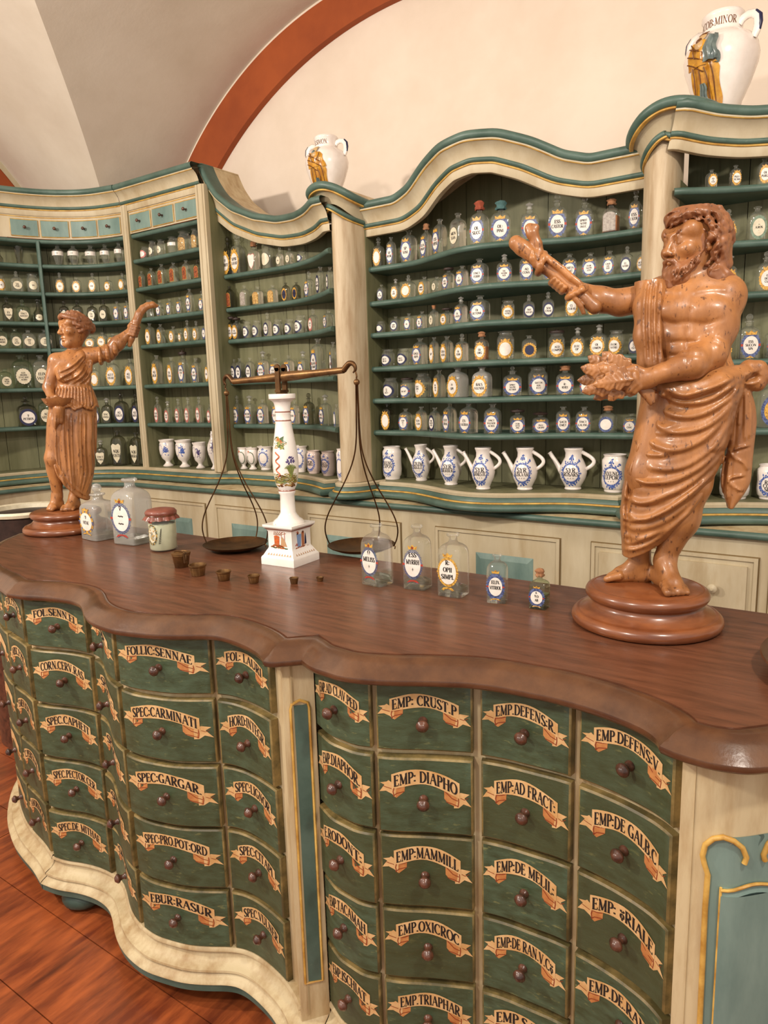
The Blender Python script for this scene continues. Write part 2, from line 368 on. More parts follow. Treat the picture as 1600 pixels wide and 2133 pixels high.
def text_width(txt, gap=.06): return sum(GL[c][0]+gap for c in txt)-gap
def letters(mb, txt, fn, u0, u1, h, mi, bold=1.0, simple=False, gap=.06):
    """set txt between u0 and u1; fn(u, v) maps the flat page to the surface, h is the cap height"""
    w = text_width(txt, gap)
    if w <= 0: return
    k = (u1-u0)/w; x = 0
    for c in txt:
        gw, st = GL[c]
        for kind, pts in st:
            if simple and kind == 's' and abs(pts[0][0]-pts[-1][0]) < .3 and c not in 'AHEF': continue
            P = np.array(pts, float); d = np.gradient(P, axis=0); d /= np.linalg.norm(d, axis=1)[:, None]+1e-9
            if kind == 'a': wd = .055+.10*np.abs(d[:, 1])**1.5
            else: wd = np.full(len(P), WIDTH[kind])
            n = np.c_[-d[:, 1], d[:, 0]]*(wd*bold/2)[:, None]
            A, B = P+n, P-n; m = len(P)
            va = [fn(u0+(x+p[0])*k, p[1]*h) for p in A]; vb = [fn(u0+(x+p[0])*k, p[1]*h) for p in B]
            mb.add(va+vb, [(i, i+1, m+i+1, m+i) for i in range(m-1)], mi)
        x += gw+gap

# ------------------------------------------------------------------ the counter
LIP_PX = [[(17, 1240), (50, 1245), (100, 1247), (140, 1252), (166, 1260), (174, 1270), (178, 1286), (190, 1298), (210, 1308), (240, 1317), (280, 1322), (320, 1326), (367, 1327),
           (430, 1326), (461, 1330), (492, 1340), (524, 1354), (545, 1369), (552, 1382)],
          [(552, 1382), (567, 1385), (630, 1379)],
          [(630, 1379), (649, 1394), (680, 1404), (710, 1414), (765, 1420), (820, 1423), (875, 1423), (930, 1425), (980, 1427), (1037, 1434), (1095, 1446), (1152, 1457), (1210, 1473),
           (1267, 1492), (1325, 1516), (1354, 1532), (1372, 1547), (1378, 1561)],
          [(1378, 1561), (1403, 1572), (1440, 1584), (1482, 1596), (1544, 1605), (1600, 1605)]]
segs = [chaikin([onz(*p, .965)[:2] for p in s], 2) for s in LIP_PX]
left = chaikin([(-2.66, 1.36), (-2.56, 1.22), (-2.37, 1.09), (-2.2, 1.022), (-2.1, 1.0), (-2.02, .988), tuple(segs[0][0])], 2)
right = chaikin([onz(*p, .965)[:2] for p in LIP_PX[3][:-1]]+[(-.095, 1.03), (-.06, 1.065), (-.01, 1.12), (.06, 1.19), (.16, 1.235), (.3, 1.25)], 2)
runs = [left, segs[0], segs[1], segs[2], right]
LIP = np.vstack([runs[0]]+[r[1:] for r in runs[1:]])
cut = np.cumsum([0]+[len(r)-1 for r in runs])
def counter_path(o):
    P = offset(LIP, o); return P, [P[cut[i]:cut[i+1]+1] for i in range(5)]
LIPN = normals2(LIP)
FRAME_O, FACE_O = -.050, -.034
frameP, frame_runs = counter_path(FRAME_O)
faceP, face_runs = counter_path(FACE_O)

# worktop: flat board plus the moulded rim that follows the serpentine front
top = thing('countertop', 'brown oak worktop with polished moulded rim over the drawer counter', 'worktop', (-1.2, 1.3, .955))
inner = offset(LIP, -.056)
def unloop(P):
    """drops the small loops an inward offset makes at inside corners"""
    P = [np.array(p) for p in P]; i = 0; out = [P[0]]
    while i < len(P)-1:
        a, b = out[-1], P[i+1]; hit = None
        for j in range(min(len(P)-2, i+60), i+1, -1):
            c, d = P[j], P[j+1]; r, q = b-a, d-c; den = r[0]*q[1]-r[1]*q[0]
            if abs(den) < 1e-12: continue
            t = ((c-a)[0]*q[1]-(c-a)[1]*q[0])/den; w = ((c-a)[0]*r[1]-(c-a)[1]*r[0])/den
            if 0 < t <= 1 and 0 <= w <= 1: hit = (a+r*t, j); break
        if hit: out.append(hit[0]); i = hit[1]
        else: out.append(b); i += 1
    return np.array(out)
inner = unloop(offset(LIP, -.056))
al = arclen(inner); bx = np.interp(al, [0, al[-1]], [-2.70, .3])
mb = MB()
mb.grid([[(*p, 1.0), (p[0]*.6+x*.4, p[1]*.6+1.66*.4, 1.0), (x, 1.66, 1.0), (x, 1.66, .955), (*p, .955)] for p, x in zip(inner, bx)], cu=True)
mb.build('board', m_top, top, smooth=20)
mb = MB(); sweepN(mb, LIP, LIPN, [(-.0575, .996), (-.054, .9985), (-.048, .999), (-.034, .997), (-.020, .990), (-.010, .981), (-.003, .976), (.003, .971), (.004, .965), (.001, .959), (-.008, .955), (-.03, .953), (-.0575, .953)], close=True)
mb.build('rim_moulding', m_mould, top, smooth=40)

ROWS = [(.948, .812), (.799, .641), (.632, .476), (.467, .311), (.301, .146)]
def drawer(parent, path, s0, s1, z0, z1, text, deep=0.0, name='drawer', seed=0):
    r = random.Random(seed)
    e = .004; ns = max(8, int((s1-s0)/.012)); face = deep
    ss = [s0, s0+.0005, s0+e]+list(np.linspace(s0+e, s1-e, ns)[1:-1])+[s1-e, s1-.0005, s1]
    zz = [z0, z0+.0005, z0+e, (z0+z1)/2, z1-e, z1-.0005, z1]
    def dep(i, n): return (-.0155, face-.003, face)[min(i, n-1-i, 2)]
    mb = MB()
    rows = [[path.pt(s, z, min(dep(i, len(ss)), dep(j, len(zz)))) for j, z in enumerate(zz)] for i, s in enumerate(ss)]
    mb.grid(rows, 0, mif=lambda i, j: 1 if (i < 2 or i >= len(ss)-3 or j < 2 or j >= len(zz)-3) else 0)
    dr = mb.build(name, [m_green, m_green_edge], parent, smooth=40)
    W_, H_ = s1-s0, z1-z0
    def onface(d): return lambda u, v: path.pt(s0+u*W_, z0+v*H_, face+d)
    f0, f1, f2 = onface(.0006), onface(.0011), onface(.0016)
    bm = MB(); wide = min(1.0, W_/.16)
    sl = .07+.02*r.random(); up = .11+.03*r.random()
    vc = lambda t: .665+up*math.sin(PI*min(max(t, 0), 1))-sl*t+.02
    th = .100; ua, ub = .15, .86; u_of = lambda t: ua+(ub-ua)*t
    T = np.linspace(0, 1, 15)
    wob = [.006*math.sin(9*t+seed) for t in T]
    # tails with forked ends, then folds, then the scroll itself
    def poly(pts, f, mi): bm.fan([f(*p) for p in pts], mi)
    vl, vr = vc(0), vc(1)
    poly([(.03, vl-.02), (.075, vl-.045), (.02, vl-.14), (.09, vl-.125), (.15, vl-.16), (.19, vl-.20), (.20, vl-.05), (.12, vl+.02), (.10, vl+.0)], f0, 0)
    poly([(.17, vl-.07), (.29, vl-.03), (.285, vl-.12), (.20, vl-.21), (.165, vl-.19)], f0, 1)
    poly([(.965, vr-.035), (.91, vr-.09), (.985, vr-.20), (.90, vr-.17), (.85, vr-.225), (.80, vr-.23), (.80, vr-.08), (.87, vr-.02)], f0, 0)
    poly([(.70, vc(.82)-.06), (.85, vr-.06), (.84, vr-.22), (.74, vr-.17), (.70, vr-.11)], f0, 1)
    bm.grid([[f1(u_of(t), vc(t)-th+w), f1(u_of(t), vc(t)+w), f1(u_of(t), vc(t)+th-w)] for t, w in zip(T, wob)], 0)
    def line(pts, wd, mi=2, f=f1):
        P = np.array(pts); d = np.gradient(P, axis=0); d[:, 0] *= W_; d[:, 1] *= H_; d /= np.linalg.norm(d, axis=1)[:, None]+1e-9
        nn = np.c_[-d[:, 1]/W_, d[:, 0]/H_]*wd/2
        bm.grid([[f(*(p+q)), f(*(p-q))] for p, q in zip(P, nn)], mi)
    line([(.17, vl-.085), (.24, vl-.07), (.285, vl-.045)], .0016); line([(.165, vl-.19), (.20, vl-.15), (.28, vl-.12)], .0016)
    line([(.175, vl-.08), (.165, vl-.13), (.175, vl-.19)], .0018); line([(.06, vl-.06), (.10, vl-.075), (.15, vl-.09)], .0012)
    line([(.71, vc(.85)-.08), (.78, vr-.10), (.84, vr-.13)], .0016); line([(.72, vr-.15), (.78, vr-.17), (.84, vr-.20)], .0016)
    line([(.845, vr-.07), (.85, vr-.14), (.842, vr-.21)], .0018); line([(.87, vr-.09), (.91, vr-.11), (.95, vr-.08)], .0012)
    if text:
        w_t = min(.94, text_width(text)*.075/ (W_*.67/.155*.155)) if False else .93
        a, b = .5-w_t/2, .5+w_t/2
        h = .14
        letters(bm, text, lambda t, v: f2(u_of(t), vc(t)-.070+v), a, b, h, 3, bold=1.45)
    bm.build('banner', [m_banner, m_banner_shade, m_redline, m_ink], dr, smooth=0, fix=False)
    kb = MB(); su = s0+W_*(.5+.02*r.uniform(-1, 1)); zc = z0+H_*(.47+.02*r.uniform(-1, 1))
    p = path.pt(su, zc, face); nr = path.nrm(su)
    kb.lathe_dir([(.0001, -.001), (.0090, -.001), (.0090, .003), (.0066, .005), (.0062, .010), (.0074, .0145), (.0112, .017), (.0124, .0205), (.0118, .0232), (.0092, .0250), (.0088, .0262), (.0066, .0282), (.0058, .0292), (.0001, .0300)], p, (nr[0], nr[1], -.06), 14)
    kb.build('knob', m_knob, dr, smooth=50)
    return dr

def section(label, run_i, cols, texts):
    """one serpentine section of the counter: carcass, plinth and its columns of drawers; cols are (u0, u1) at the second row"""
    root = thing('drawer_counter', label, 'counter', (*face_runs[run_i][len(face_runs[run_i])//2], 0), 'sections of the painted drawer counter')
    fr, fc = frame_runs[run_i][1:-1], Path(face_runs[run_i])
    mb = MB(); back = [(fr[-1][0]-.002, 1.64), (fr[0][0]+.002, 1.64)]
    ringp = [tuple(p) for p in fr]+back; k = len(ringp)
    mb.add([(*p, .13) for p in ringp]+[(*p, .953) for p in ringp], [(i, (i+1) % k, k+(i+1) % k, k+i) for i in range(k)]); mb.fan([(*p, .13) for p in ringp][::-1])
    mb.build('carcass', m_cream_worn, root, smooth=30)
    plinth(root, cut[run_i], cut[run_i+2])
    sd = run_i*100
    for ci, (u0, u1) in enumerate(cols):
        s0 = fc.s_at_px(u0, .72) if u0 is not None else 0.0; s1 = fc.s_at_px(u1, .72)
        for ri, (za, zb) in enumerate(ROWS):
            deep = .004*((ci*7+ri*3+run_i) % 4 == 1)
            drawer(root, fc, s0, s1, zb, za, texts[ci][ri], deep, seed=sd+ci*10+ri)
    return root
def plinth(root, i0, i1):
    mb = MB()
    prof = [(-.055, .147), (-.034, .147), (-.030, .142), (-.030, .138), (-.036, .135), (-.038, .130), (-.035, .122), (-.027, .114), (-.015, .109), (-.007, .106), (-.006, .101), (-.012, .098), (-.010, .094), (.001, .089), (.009, .084), (.010, .081), (.006, .079), (.006, .060), (-.06, .060)]
    P = LIP[i0:i1+1].copy(); N = LIPN[i0:i1+1]; N = N.copy(); d0, d1 = P[1]-P[0], P[-2]-P[-1]; P[0] += d0/np.linalg.norm(d0)*min(.0015, .8*np.linalg.norm(d0)); P[-1] += d1/np.linalg.norm(d1)*min(.0015, .8*np.linalg.norm(d1))
    sweepN(mb, P, N, prof, mif=lambda i, j: 1 if j >= 16 else 0)
    mb.build('plinth', [m_cream_worn, m_teal], root, smooth=40)
def bun_foot(root, x, y):
    MB().lathe([(.02, 0), (.045, .002), (.062, .016), (.066, .03), (.058, .046), (.04, .058), (.03, .06)], (x, y, 0), 20).build('bun_foot', m_teal_dark, root, smooth=60)

U2 = [["EMP.AD CLAV.PED", "EMP.DIAPHOR.", "E.RODONT:", "EMP.TACAMAH", "EMP.ISCHIAT."], ["EMP: CRUST.P", "EMP: DIAPHO", "EMP:MAMMILL", "EMP.OXICROC", "EMP.TRIAPHAR"],
      ["EMP.DEFENS:R.", "EMP:AD FRACT:", "EMP:DE MELIL:", "EMP:DE RAN.V.C8", "EMP.SAPO"], ["EMP.DEFENS:V.", "EMP:DE GALB.C", "EMP: 8RIALE", "EMP.DE.RANI", "EMP."]]
U1 = [["FOL.SENN.EL", "CORN.CERV.RAS", "SPEC.CAPHEIT", "SPEC.PECTOR.CER", "SPEC.DE MITHAE"], ["FLOR.", "SPEC:", "SPEC:", "SPEC:", "SPEC:"],
      ["FOLLIC:SENNAE", "SPEC:CARMINATI", "SPEC:GARGAR.", "SPEC:PRO.POT:ORD", "EBUR:RASUR"], ["FOL: LAURI", "HORD:INTEGR", "SPEC:LIGNOR", "SPEC:CITAPI.", "SPEC.VULNER"]]
U0 = [["FOL.CITRI:", "ABSC.P.PIG.", "EMEN.ION.N", "C.PERENAL", "ANORINGO"]]
c2 = section('wide serpentine drawer counter section with EMP labels below the bearded statue', 3, [(640, 778), (788, 986), (1002, 1188), (1203, 1394)], U2)
c1 = section('serpentine drawer counter section with SPEC and FOL labels below the scale', 1, [(68, 193), (201, 250), (257, 449), (457, 570)], U1)
# far section, partly outside the picture, and the two pilasters belong to their neighbours
c0 = thing('drawer_counter', 'far end of the drawer counter beyond the mitred rim corner', 'counter', (-2.2, 1.1, 0), 'sections of the painted drawer counter')
fr = frame_runs[0][:-3]; ringp = [tuple(p) for p in fr]+[(fr[-1][0]-.003, 1.64), (fr[0][0]+.02, 1.64)]; k = len(ringp)
mb = MB(); mb.add([(*p, .13) for p in ringp]+[(*p, .953) for p in ringp], [(i, (i+1) % k, k+(i+1) % k, k+i) for i in range(k)]); mb.build('carcass', m_cream_worn, c0, smooth=30)
plinth(c0, 0, cut[1])
fc = Path(face_runs[0]); sL = fc.L-.026
for ri, (za, zb) in enumerate(ROWS):
    drawer(c0, fc, sL-.16, sL, zb, za, U0[0][ri], 0, seed=900+ri)
    drawer(c0, fc, sL-.34, sL-.17, zb, za, None, 0, seed=950+ri)
for c, x, y in ((c1, -1.86, 1.045), (c1, -1.12, 1.12), (c2, -.87, 1.08), (c2, -.3, 1.12), (c0, -2.3, 1.2)): bun_foot(c, x, y)

def pilaster(root, P, s_a, s_b, panel):
    """flat or bowed post closing a section, with a sunk teal panel inside a gold moulding"""
    mb = MB()
    if panel == 'small':
        A_, B_ = face_runs[1][-1], face_runs[3][0]; pp = np.array([A_+(B_-A_)*t for t in np.linspace(.02, .98, 12)]); pp = pp+normals2(pp)*.004
    else:
        pp = unloop_keep(offset(LIP, FRAME_O+.016))[P[0]:P[1]+1]; pp = pp[np.r_[True, np.linalg.norm(np.diff(pp, axis=0), axis=1) > 1e-5]]; pp[0] += (pp[1]-pp[0])*.03
    mb.grid([[(*p, z) for z in (.075, .953)] for p in pp])
    for i in (0, -1):
        q2 = pp[i]-normals2(pp)[i]*.03; mb.add([(*pp[i], .075), (*pp[i], .953), (*q2, .953), (*q2, .075)], [(0, 1, 2, 3)])
    mb.build('pilaster', m_cream_worn, root, smooth=30)
    path = Path(pp)
    if panel == 'small':
        L0, L1 = path.L*.2, path.L*.8
        out = [(L0, .21), (L0, .855), (L0+.003, .866), ((L0+L1)/2, .873), (L1-.003, .866), (L1, .855), (L1, .21)]
        mb = MB(); mb.grid([[path.pt(s, z, .0012) for s in np.linspace(L0, L1, 6)] for z in (.21, .862)]); mb.build('pilaster_panel', m_teal, root, smooth=0)
        mb = MB(); mb.tube([path.pt(s, z, .002) for s, z in out+[out[0]]], .0032, 6); mb.build('panel_moulding', m_gold, root, smooth=60)
    else:
        # bowed end post: scrolled gold outline, teal ground, raised inner field
        a, b = path.s_at_px(1468, .7), path.s_at_px(1640, .7); mid = (a+b)/2
        half = [(a+.004, .10), (a, .72), (a+.001, .775), (a-.004, .79), (a-.007, .803), (a-.004, .822), (a+.006, .835), (a+.018, .84), (a+.032, .836), (a+.045, .824), (a+.052, .808), (a+.049, .798)]
        full = half+[(2*mid-s, z) for s, z in half[::-1]]
        fill = half[:-1]+[(2*mid-s, z) for s, z in half[:-1][::-1]]
        m = len(half)-1
        mb = MB(); mb.grid([[path.pt(s+(2*mid-2*s)*t, z, .0008) for t in np.linspace(0, 1, 12)] for s, z in half[:-1]], 0); mb.build('pilaster_panel', m_panelteal, root, smooth=40)
        mb = MB()
        for side in (0, 1):
            pts = half if not side else [(2*mid-s, z) for s, z in half]
            mb.tube([path.pt(s, z, .003) for s, z in pts], .0042, 8)
        mb.build('panel_moulding', m_gold, root, smooth=60)
        x0, x1 = a+.019, 2*mid-a-.019
        mb = MB(); mb.grid([[path.pt(s, z, .005) for s in np.linspace(x0, x1, 10)] for z in (.10, .745)]); 
        mb.grid([[path.pt(s, .745+.004*math.cos((s-x0)/(x1-x0)*2*PI)*-1, .005) for s in np.linspace(x0, x1, 10)], [path.pt(s, .758, .001) for s in np.linspace(x0, x1, 10)]])
        mb.build('inner_field', m_panelteal, root, smooth=40)
        for xx in (x0, x1): MB().tube([path.pt(xx, z, .003) for z in (.10, .4, .758)], .0022, 6).build('field_moulding', m_gold, root, smooth=60)
        MB().tube([path.pt(s, .758-.004*math.cos((s-x0)/(x1-x0)*2*PI), .004) for s in np.linspace(x0, x1, 12)], .0026, 6).build('field_moulding', m_gold, root, smooth=60)
pilaster(c1, (cut[2], cut[3]), 0, 0, 'small')
pilaster(c2, (cut[4], cut[5]), 0, 0, 'large')
# ------------------------------------------------------------------ wall cabinets: plan of the shelf fronts
YB = 2.745                                   # back boards
def yD(x):
    t = min(abs(x+1.27)/.42, 1); return 2.60-.14*(.5+.5*math.cos(PI*t))
def yC(x):
    t = min(max((x+2.45)/.47, 0), 1); return 2.67-.19*t*t
def mir(x): return -2.54-x
xD = np.linspace(-1.85, -.69, 48)
frontD = np.array([(x, yD(x)) for x in xD])
xC = np.linspace(-2.80, -1.968, 36)
frontC = np.array([(x, yC(x)) for x in xC])
frontE = np.array([(mir(x), y) for x, y in frontC])[::-1]
frontB = np.array([(x, 2.60) for x in np.linspace(-3.425, -2.86, 10)])
frontA = chaikin([(-4.03, 1.55), (-4.025, 1.85), (-4.005, 2.06), (-3.945, 2.25), (-3.845, 2.42), (-3.68, 2.55), (-3.475, 2.595)], 3)
PILL = [(-1.966, 2.60), (-1.966, 2.535), (-1.958, 2.50), (-1.938, 2.474), (-1.905, 2.475), (-1.872, 2.50), (-1.853, 2.545), (-1.846, 2.61)]
pill1 = chaikin(PILL, 2); pill2 = np.array([(mir(x), y) for x, y in pill1])[::-1]

def shelf(root, fr, z, back=None, r=.0115):
    """board with a rounded front edge; fr: front line, back: back line"""
    mb = MB(); N = normals2(fr); rows = []
    for i, (p, n) in enumerate(zip(fr, N)):
        b = (p[0], YB) if back is None else back[i]
        ring = [(*b, z+r)]+[(*(p+n*o), zz) for o, zz in roll(-r, z, r, 90, -90, 9)]+[(*b, z-r)]
        rows.append(ring)
    mb.grid(rows); mb.fan(rows[0][::-1]); mb.fan(rows[-1])
    return mb.build('shelf', m_teal, root, smooth=40)
def planks(root, pts, z0, z1, w=.17, name='back_panel', th=.012):
    """upright boards with open joints along a plan line; z1 may follow a curve"""
    P = Path(pts); k = max(2, int(P.L/w)); mb = MB(); r = random.Random(len(pts))
    cuts = np.linspace(0, P.L, k+1)+np.array([0]+[r.uniform(-.02, .02) for _ in range(k-1)]+[0])
    zt = z1 if callable(z1) else (lambda x: z1)
    for a, b in zip(cuts[:-1], cuts[1:]):
        a += .0012; b -= .0012; o = r.uniform(0, .002)
        for sgn in (0,):
            m = max(2, int((b-a)/.03)+1)
            t = np.linspace(a, b, m)
            mb.grid([[P.pt(s, z0, o), P.pt(s, zt(P.at(s)[0]), o)] for s in t])
            for s in (a, b): mb.add([P.pt(s, z0, o), P.pt(s, zt(P.at(s)[0]), o), P.pt(s, zt(P.at(s)[0]), o-th), P.pt(s, z0, o-th)], [(0, 1, 2, 3)])
    mb.build(name, m_olive, root, smooth=0)
    mb = MB(); o = -th-.001
    mb.grid([[P.pt(s, z0, o), P.pt(s, zt(P.at(s)[0]), o)] for s in np.linspace(0, P.L, 12)]); mb.build('panel_backing', m_dark, root, smooth=0)
def post(root, p, q, z0, z1, w, back, name='upright'):
    """cream front post from p to q in plan with an olive side board running to the back"""
    p, q, back = np.array(p), np.array(q), np.array(back); t = (q-p)/np.linalg.norm(q-p); n = np.array([t[1], -t[0]])
    zb = z1 if not isinstance(z1, tuple) else z1[0]
    mb = MB()
    prof = [(0, -.02), (0, .006), (.12, .012), (.3, .012), (.34, .006), (.40, .006), (.44, .013), (.84, .013), (.88, .006), (1, .006), (1, -.02)]
    L_ = np.linalg.norm(q-p); rows = [[(*(p+t*L_*a+n*o), z) for a, o in prof] for z in (z0, zb)]
    mb.grid(rows, cu=True); mb.fan(rows[0]); mb.fan(rows[1]); u = mb.build(name, m_cream, root, smooth=30)
    for e, nm in ((p+t*.004, 'side_board'), (q-t*.004, 'side_board')):
        mb = MB(); f = e-n*.0; th = t*.004
        ring = [f-th, f+th, back+(e-p-t*.0)*0+np.array([e[0]-((p+q)/2)[0], 0])+th, back+np.array([e[0]-((p+q)/2)[0], 0])-th]
        mb.add([(*a, z) for z in (z0, zb) for a in ring], [(0, 1, 5, 4), (1, 2, 6, 5), (2, 3, 7, 6), (3, 0, 4, 7), (4, 5, 6, 7)])
        mb.build(nm, m_olive, u, smooth=0)
    return u
def cornice(root, curve, roof=None):
    """curve: points of the top edge line over the shelf front; mouldings hang below it"""
    N = len(curve)
    def part(name, prof, mat):
        mb = MB(); sweep3(mb, curve, prof); return mb.build(name, mat, root, smooth=40)
    part('fascia', [(-.012, -.13), (.006, -.13), (.008, -.127), (.008, -.098), (-.012, -.098)], m_cream)
    part('cornice_cove', [(.008, -.100), (.016, -.086), (.019, -.076), (.024, -.062), (.034, -.048), (.046, -.038), (.056, -.033), (.056, -.028), (-.012, -.012)], m_cream)
    part('lower_roll', [(.006, -.096)]+roll(.012, -.0865, .0085)+[(.006, -.077)], m_teal)
    part('gold_line', [(.004, -.101)]+roll(.010, -.0985, .0032)+[(.004, -.095)], m_gold)
    part('gold_line', [(.046, -.036)]+roll(.052, -.0325, .0034)+[(.046, -.028)], m_gold)
    part('top_roll', [(.04, -.030)]+roll(.052, -.0145, .0150, -90, 90, 10)+[(-.02, .001)], m_teal)
    if roof is not None:
        mb = MB(); mb.grid([[(p[0], p[1], p[2]), (p[0], roof, p[2])] for p in curve]); mb.build('roof_board', m_cream_worn, root, smooth=40)

# heights of the cornice top line
def interp(pts): xs_, zs_ = zip(*pts); return lambda x: float(np.interp(x, xs_, zs_))
def smooth_interp(pts, n=5):
    xs_, zs_ = zip(*pts); f = lambda x: np.interp(x, xs_, zs_)
    return lambda x, w=.018: float(np.mean([f(x+d) for d in np.linspace(-w, w, 7)]))
zDtop = smooth_interp([(-1.86, 2.262), (-1.77, 2.262), (-1.67, 2.262), (-1.57, 2.285), (-1.47, 2.335), (-1.37, 2.372), (-1.27, 2.383), (-1.17, 2.372), (-1.07, 2.335), (-.97, 2.285), (-.87, 2.262), (-.77, 2.262), (-.68, 2.262)])
zCtop = smooth_interp([(-2.88, 2.70), (-2.845, 2.618), (-2.81, 2.545), (-2.75, 2.467), (-2.65, 2.394), (-2.51, 2.335), (-2.36, 2.30), (-2.2, 2.285), (-2.08, 2.282), (-1.95, 2.285)])
zPtop = smooth_interp([(-2.07, 2.318), (-2.03, 2.322), (-1.99, 2.335), (-1.95, 2.340), (-1.91, 2.330), (-1.875, 2.302), (-1.846, 2.262), (-1.83, 2.262)])
zEtop = smooth_interp([(-2.88, 2.70), (-2.845, 2.618), (-2.81, 2.545), (-2.75, 2.467), (-2.65, 2.394), (-2.51, 2.335), (-2.36, 2.305), (-2.25, 2.296), (-2.14, 2.298), (-2.06, 2.308), (-1.97, 2.330), (-1.95, 2.334)])
SHD = [2.00, 1.857, 1.724, 1.579, 1.441, 1.301]
SHC = [2.08, 1.915, 1.757, 1.545, 1.320]
SHB = [2.22, 2.07, 1.908, 1.762, 1.543, 1.328]
Z_BASE = 1.0895

GRP = 'painted wall shelf units of the pharmacy'
uA = thing('wall_shelf_unit', 'curved corner shelf unit with small blue drawers along its top behind the female statue', 'shelf unit', (-3.85, 2.35, Z_BASE), GRP)
uB = thing('wall_shelf_unit', 'narrow flat shelf unit with three small blue drawers over its shelves', 'shelf unit', (-3.15, 2.65, Z_BASE), GRP)
uC = thing('wall_shelf_unit', 'shelf unit with a swooping cornice behind the scale, ending in a rounded pillar', 'shelf unit', (-2.4, 2.7, Z_BASE), GRP)
uD = thing('wall_shelf_unit', 'widest shelf unit with a wavy bulging cornice and a row of jugs', 'shelf unit', (-1.27, 2.65, Z_BASE), GRP)
uE = thing('wall_shelf_unit', 'shelf unit behind the bearded statue under the taller two-handled vase', 'shelf unit', (-.1, 2.7, Z_BASE), GRP)

# --- central unit
for z in SHD: shelf(uD, frontD, z)
planks(uD, [(-1.85, YB), (-.69, YB)], Z_BASE, lambda x: zDtop(x)-.03)
for x, s in ((-1.85, 1), (-.69, -1)):
    mb = MB(); mb.box(x-.006, x+.006, 2.585, YB, Z_BASE, 2.2); mb.build('side_board', m_olive, uD, smooth=0)
curveD = np.array([(x, yD(x)-.004, zDtop(x)) for x in np.linspace(-1.85, -.69, 90)]); cornice(uD, curveD, 2.86)
# --- pillars with their own blocks of cornice
for u, pl, m in ((uC, pill1, False), (uD, pill2, True)):
    zf = (lambda x: zPtop(mir(x))) if m else zPtop
    mb = MB(); mb.grid([[(*p, Z_BASE), (*p, zf(p[0])-.10)] for p in pl]); mb.build('pillar', m_pillar, u, smooth=50)
    blk = chaikin([(-2.04, 2.60), (-2.036, 2.54), (-2.018, 2.492), (-1.982, 2.464), (-1.935, 2.456), (-1.892, 2.468), (-1.862, 2.50), (-1.848, 2.55), (-1.842, 2.605)], 2)
    low = chaikin([(-2.004, 2.60), (-2.0, 2.53), (-1.978, 2.488), (-1.940, 2.466), (-1.905, 2.470), (-1.873, 2.496), (-1.853, 2.542), (-1.845, 2.605)], 2)
    zl = smooth_interp([(-2.05, 2.305), (-1.985, 2.315), (-1.96, 2.330), (-1.93, 2.336), (-1.90, 2.326), (-1.875, 2.302), (-1.846, 2.266), (-1.83, 2.266)])
    def res(q, k=44): A = arclen(q); t = np.linspace(0, A[-1], k); return np.c_[np.interp(t, A, q[:, 0]), np.interp(t, A, q[:, 1])]
    up3 = np.array([(p[0], p[1], zPtop(p[0])) for p in res(blk)]); lo3 = np.array([(p[0], p[1], zl(p[0])) for p in res(low)])
    if m: up3 = np.array([(mir(x), y, z) for x, y, z in up3])[::-1]; lo3 = np.array([(mir(x), y, z) for x, y, z in lo3])[::-1]
    def part(name, cv, prof, mat): mb = MB(); sweep3(mb, cv, prof); mb.build(name, mat, u, smooth=40)
    part('lower_roll', lo3, [(-.004, -.096)]+roll(.004, -.0865, .0085)+[(-.004, -.077)], m_teal); part('gold_line', lo3, [(-.004, -.101)]+roll(.002, -.0985, .0032)+[(-.004, -.095)], m_gold)
    part('gold_line', up3, [(.030, -.036)]+roll(.040, -.0325, .0034)+[(.030, -.028)], m_gold); part('top_roll', up3, [(.03, -.030)]+roll(.040, -.0145, .0150, -90, 90, 10)+[(-.02, .001)], m_teal)
    nu, nl = normals2(up3), normals2(lo3); rows = []
    for i in range(len(up3)):
        A_ = np.array([*(lo3[i, :2]+nl[i]*.002), lo3[i, 2]-.078]); B_ = np.array([*(up3[i, :2]+nu[i]*.038), up3[i, 2]-.032]); rows.append([A_, A_*.75+B_*.25+np.array([0, 0, .012]), A_*.45+B_*.55+np.array([0, 0, .014]), A_*.15+B_*.85+np.array([0, 0, .007]), B_])
    mb = MB(); mb.grid(rows); mb.build('cornice_cove', m_cream, u, smooth=50)
    mb = MB(); mb.grid([[(p[0], p[1], p[2]), (p[0], 2.86, p[2])] for p in up3]); mb.build('roof_board', m_cream_worn, u, smooth=40)
# --- swooping units either side
for u, fr, m in ((uC, frontC, False), (uE, frontE, True)):
    for z in SHC: shelf(u, fr, z)
    f = (lambda x: zEtop(mir(x))) if m else zCtop
    a, b = (fr[0][0], fr[-1][0]) if not m else (fr[0][0]-.0, fr[-1][0])
    planks(u, [(a-.02, YB), (b+.02, YB)], Z_BASE, lambda x: min(f(x)-.03, 2.6))
    xs_ = np.linspace(-2.845, -1.972 if m else -1.945, 84)
    cv = np.array([(x, yC(x)-.004, (zEtop if m else zCtop)(x)) for x in xs_])
    if m: cv = np.array([(mir(x), y, z) for x, y, z in cv])[::-1]
    cornice(u, cv, 2.86)
    x = mir(-1.962) if m else -1.962
    mb = MB(); mb.box(x-.005, x+.005, 2.56, YB, Z_BASE, 2.13); mb.build('side_board', m_olive, u, smooth=0)
x = mir(-2.83); MB().box(x-.03, x+.03, 2.59, YB, Z_BASE, 2.6).build('side_board', m_olive, uE, smooth=0)

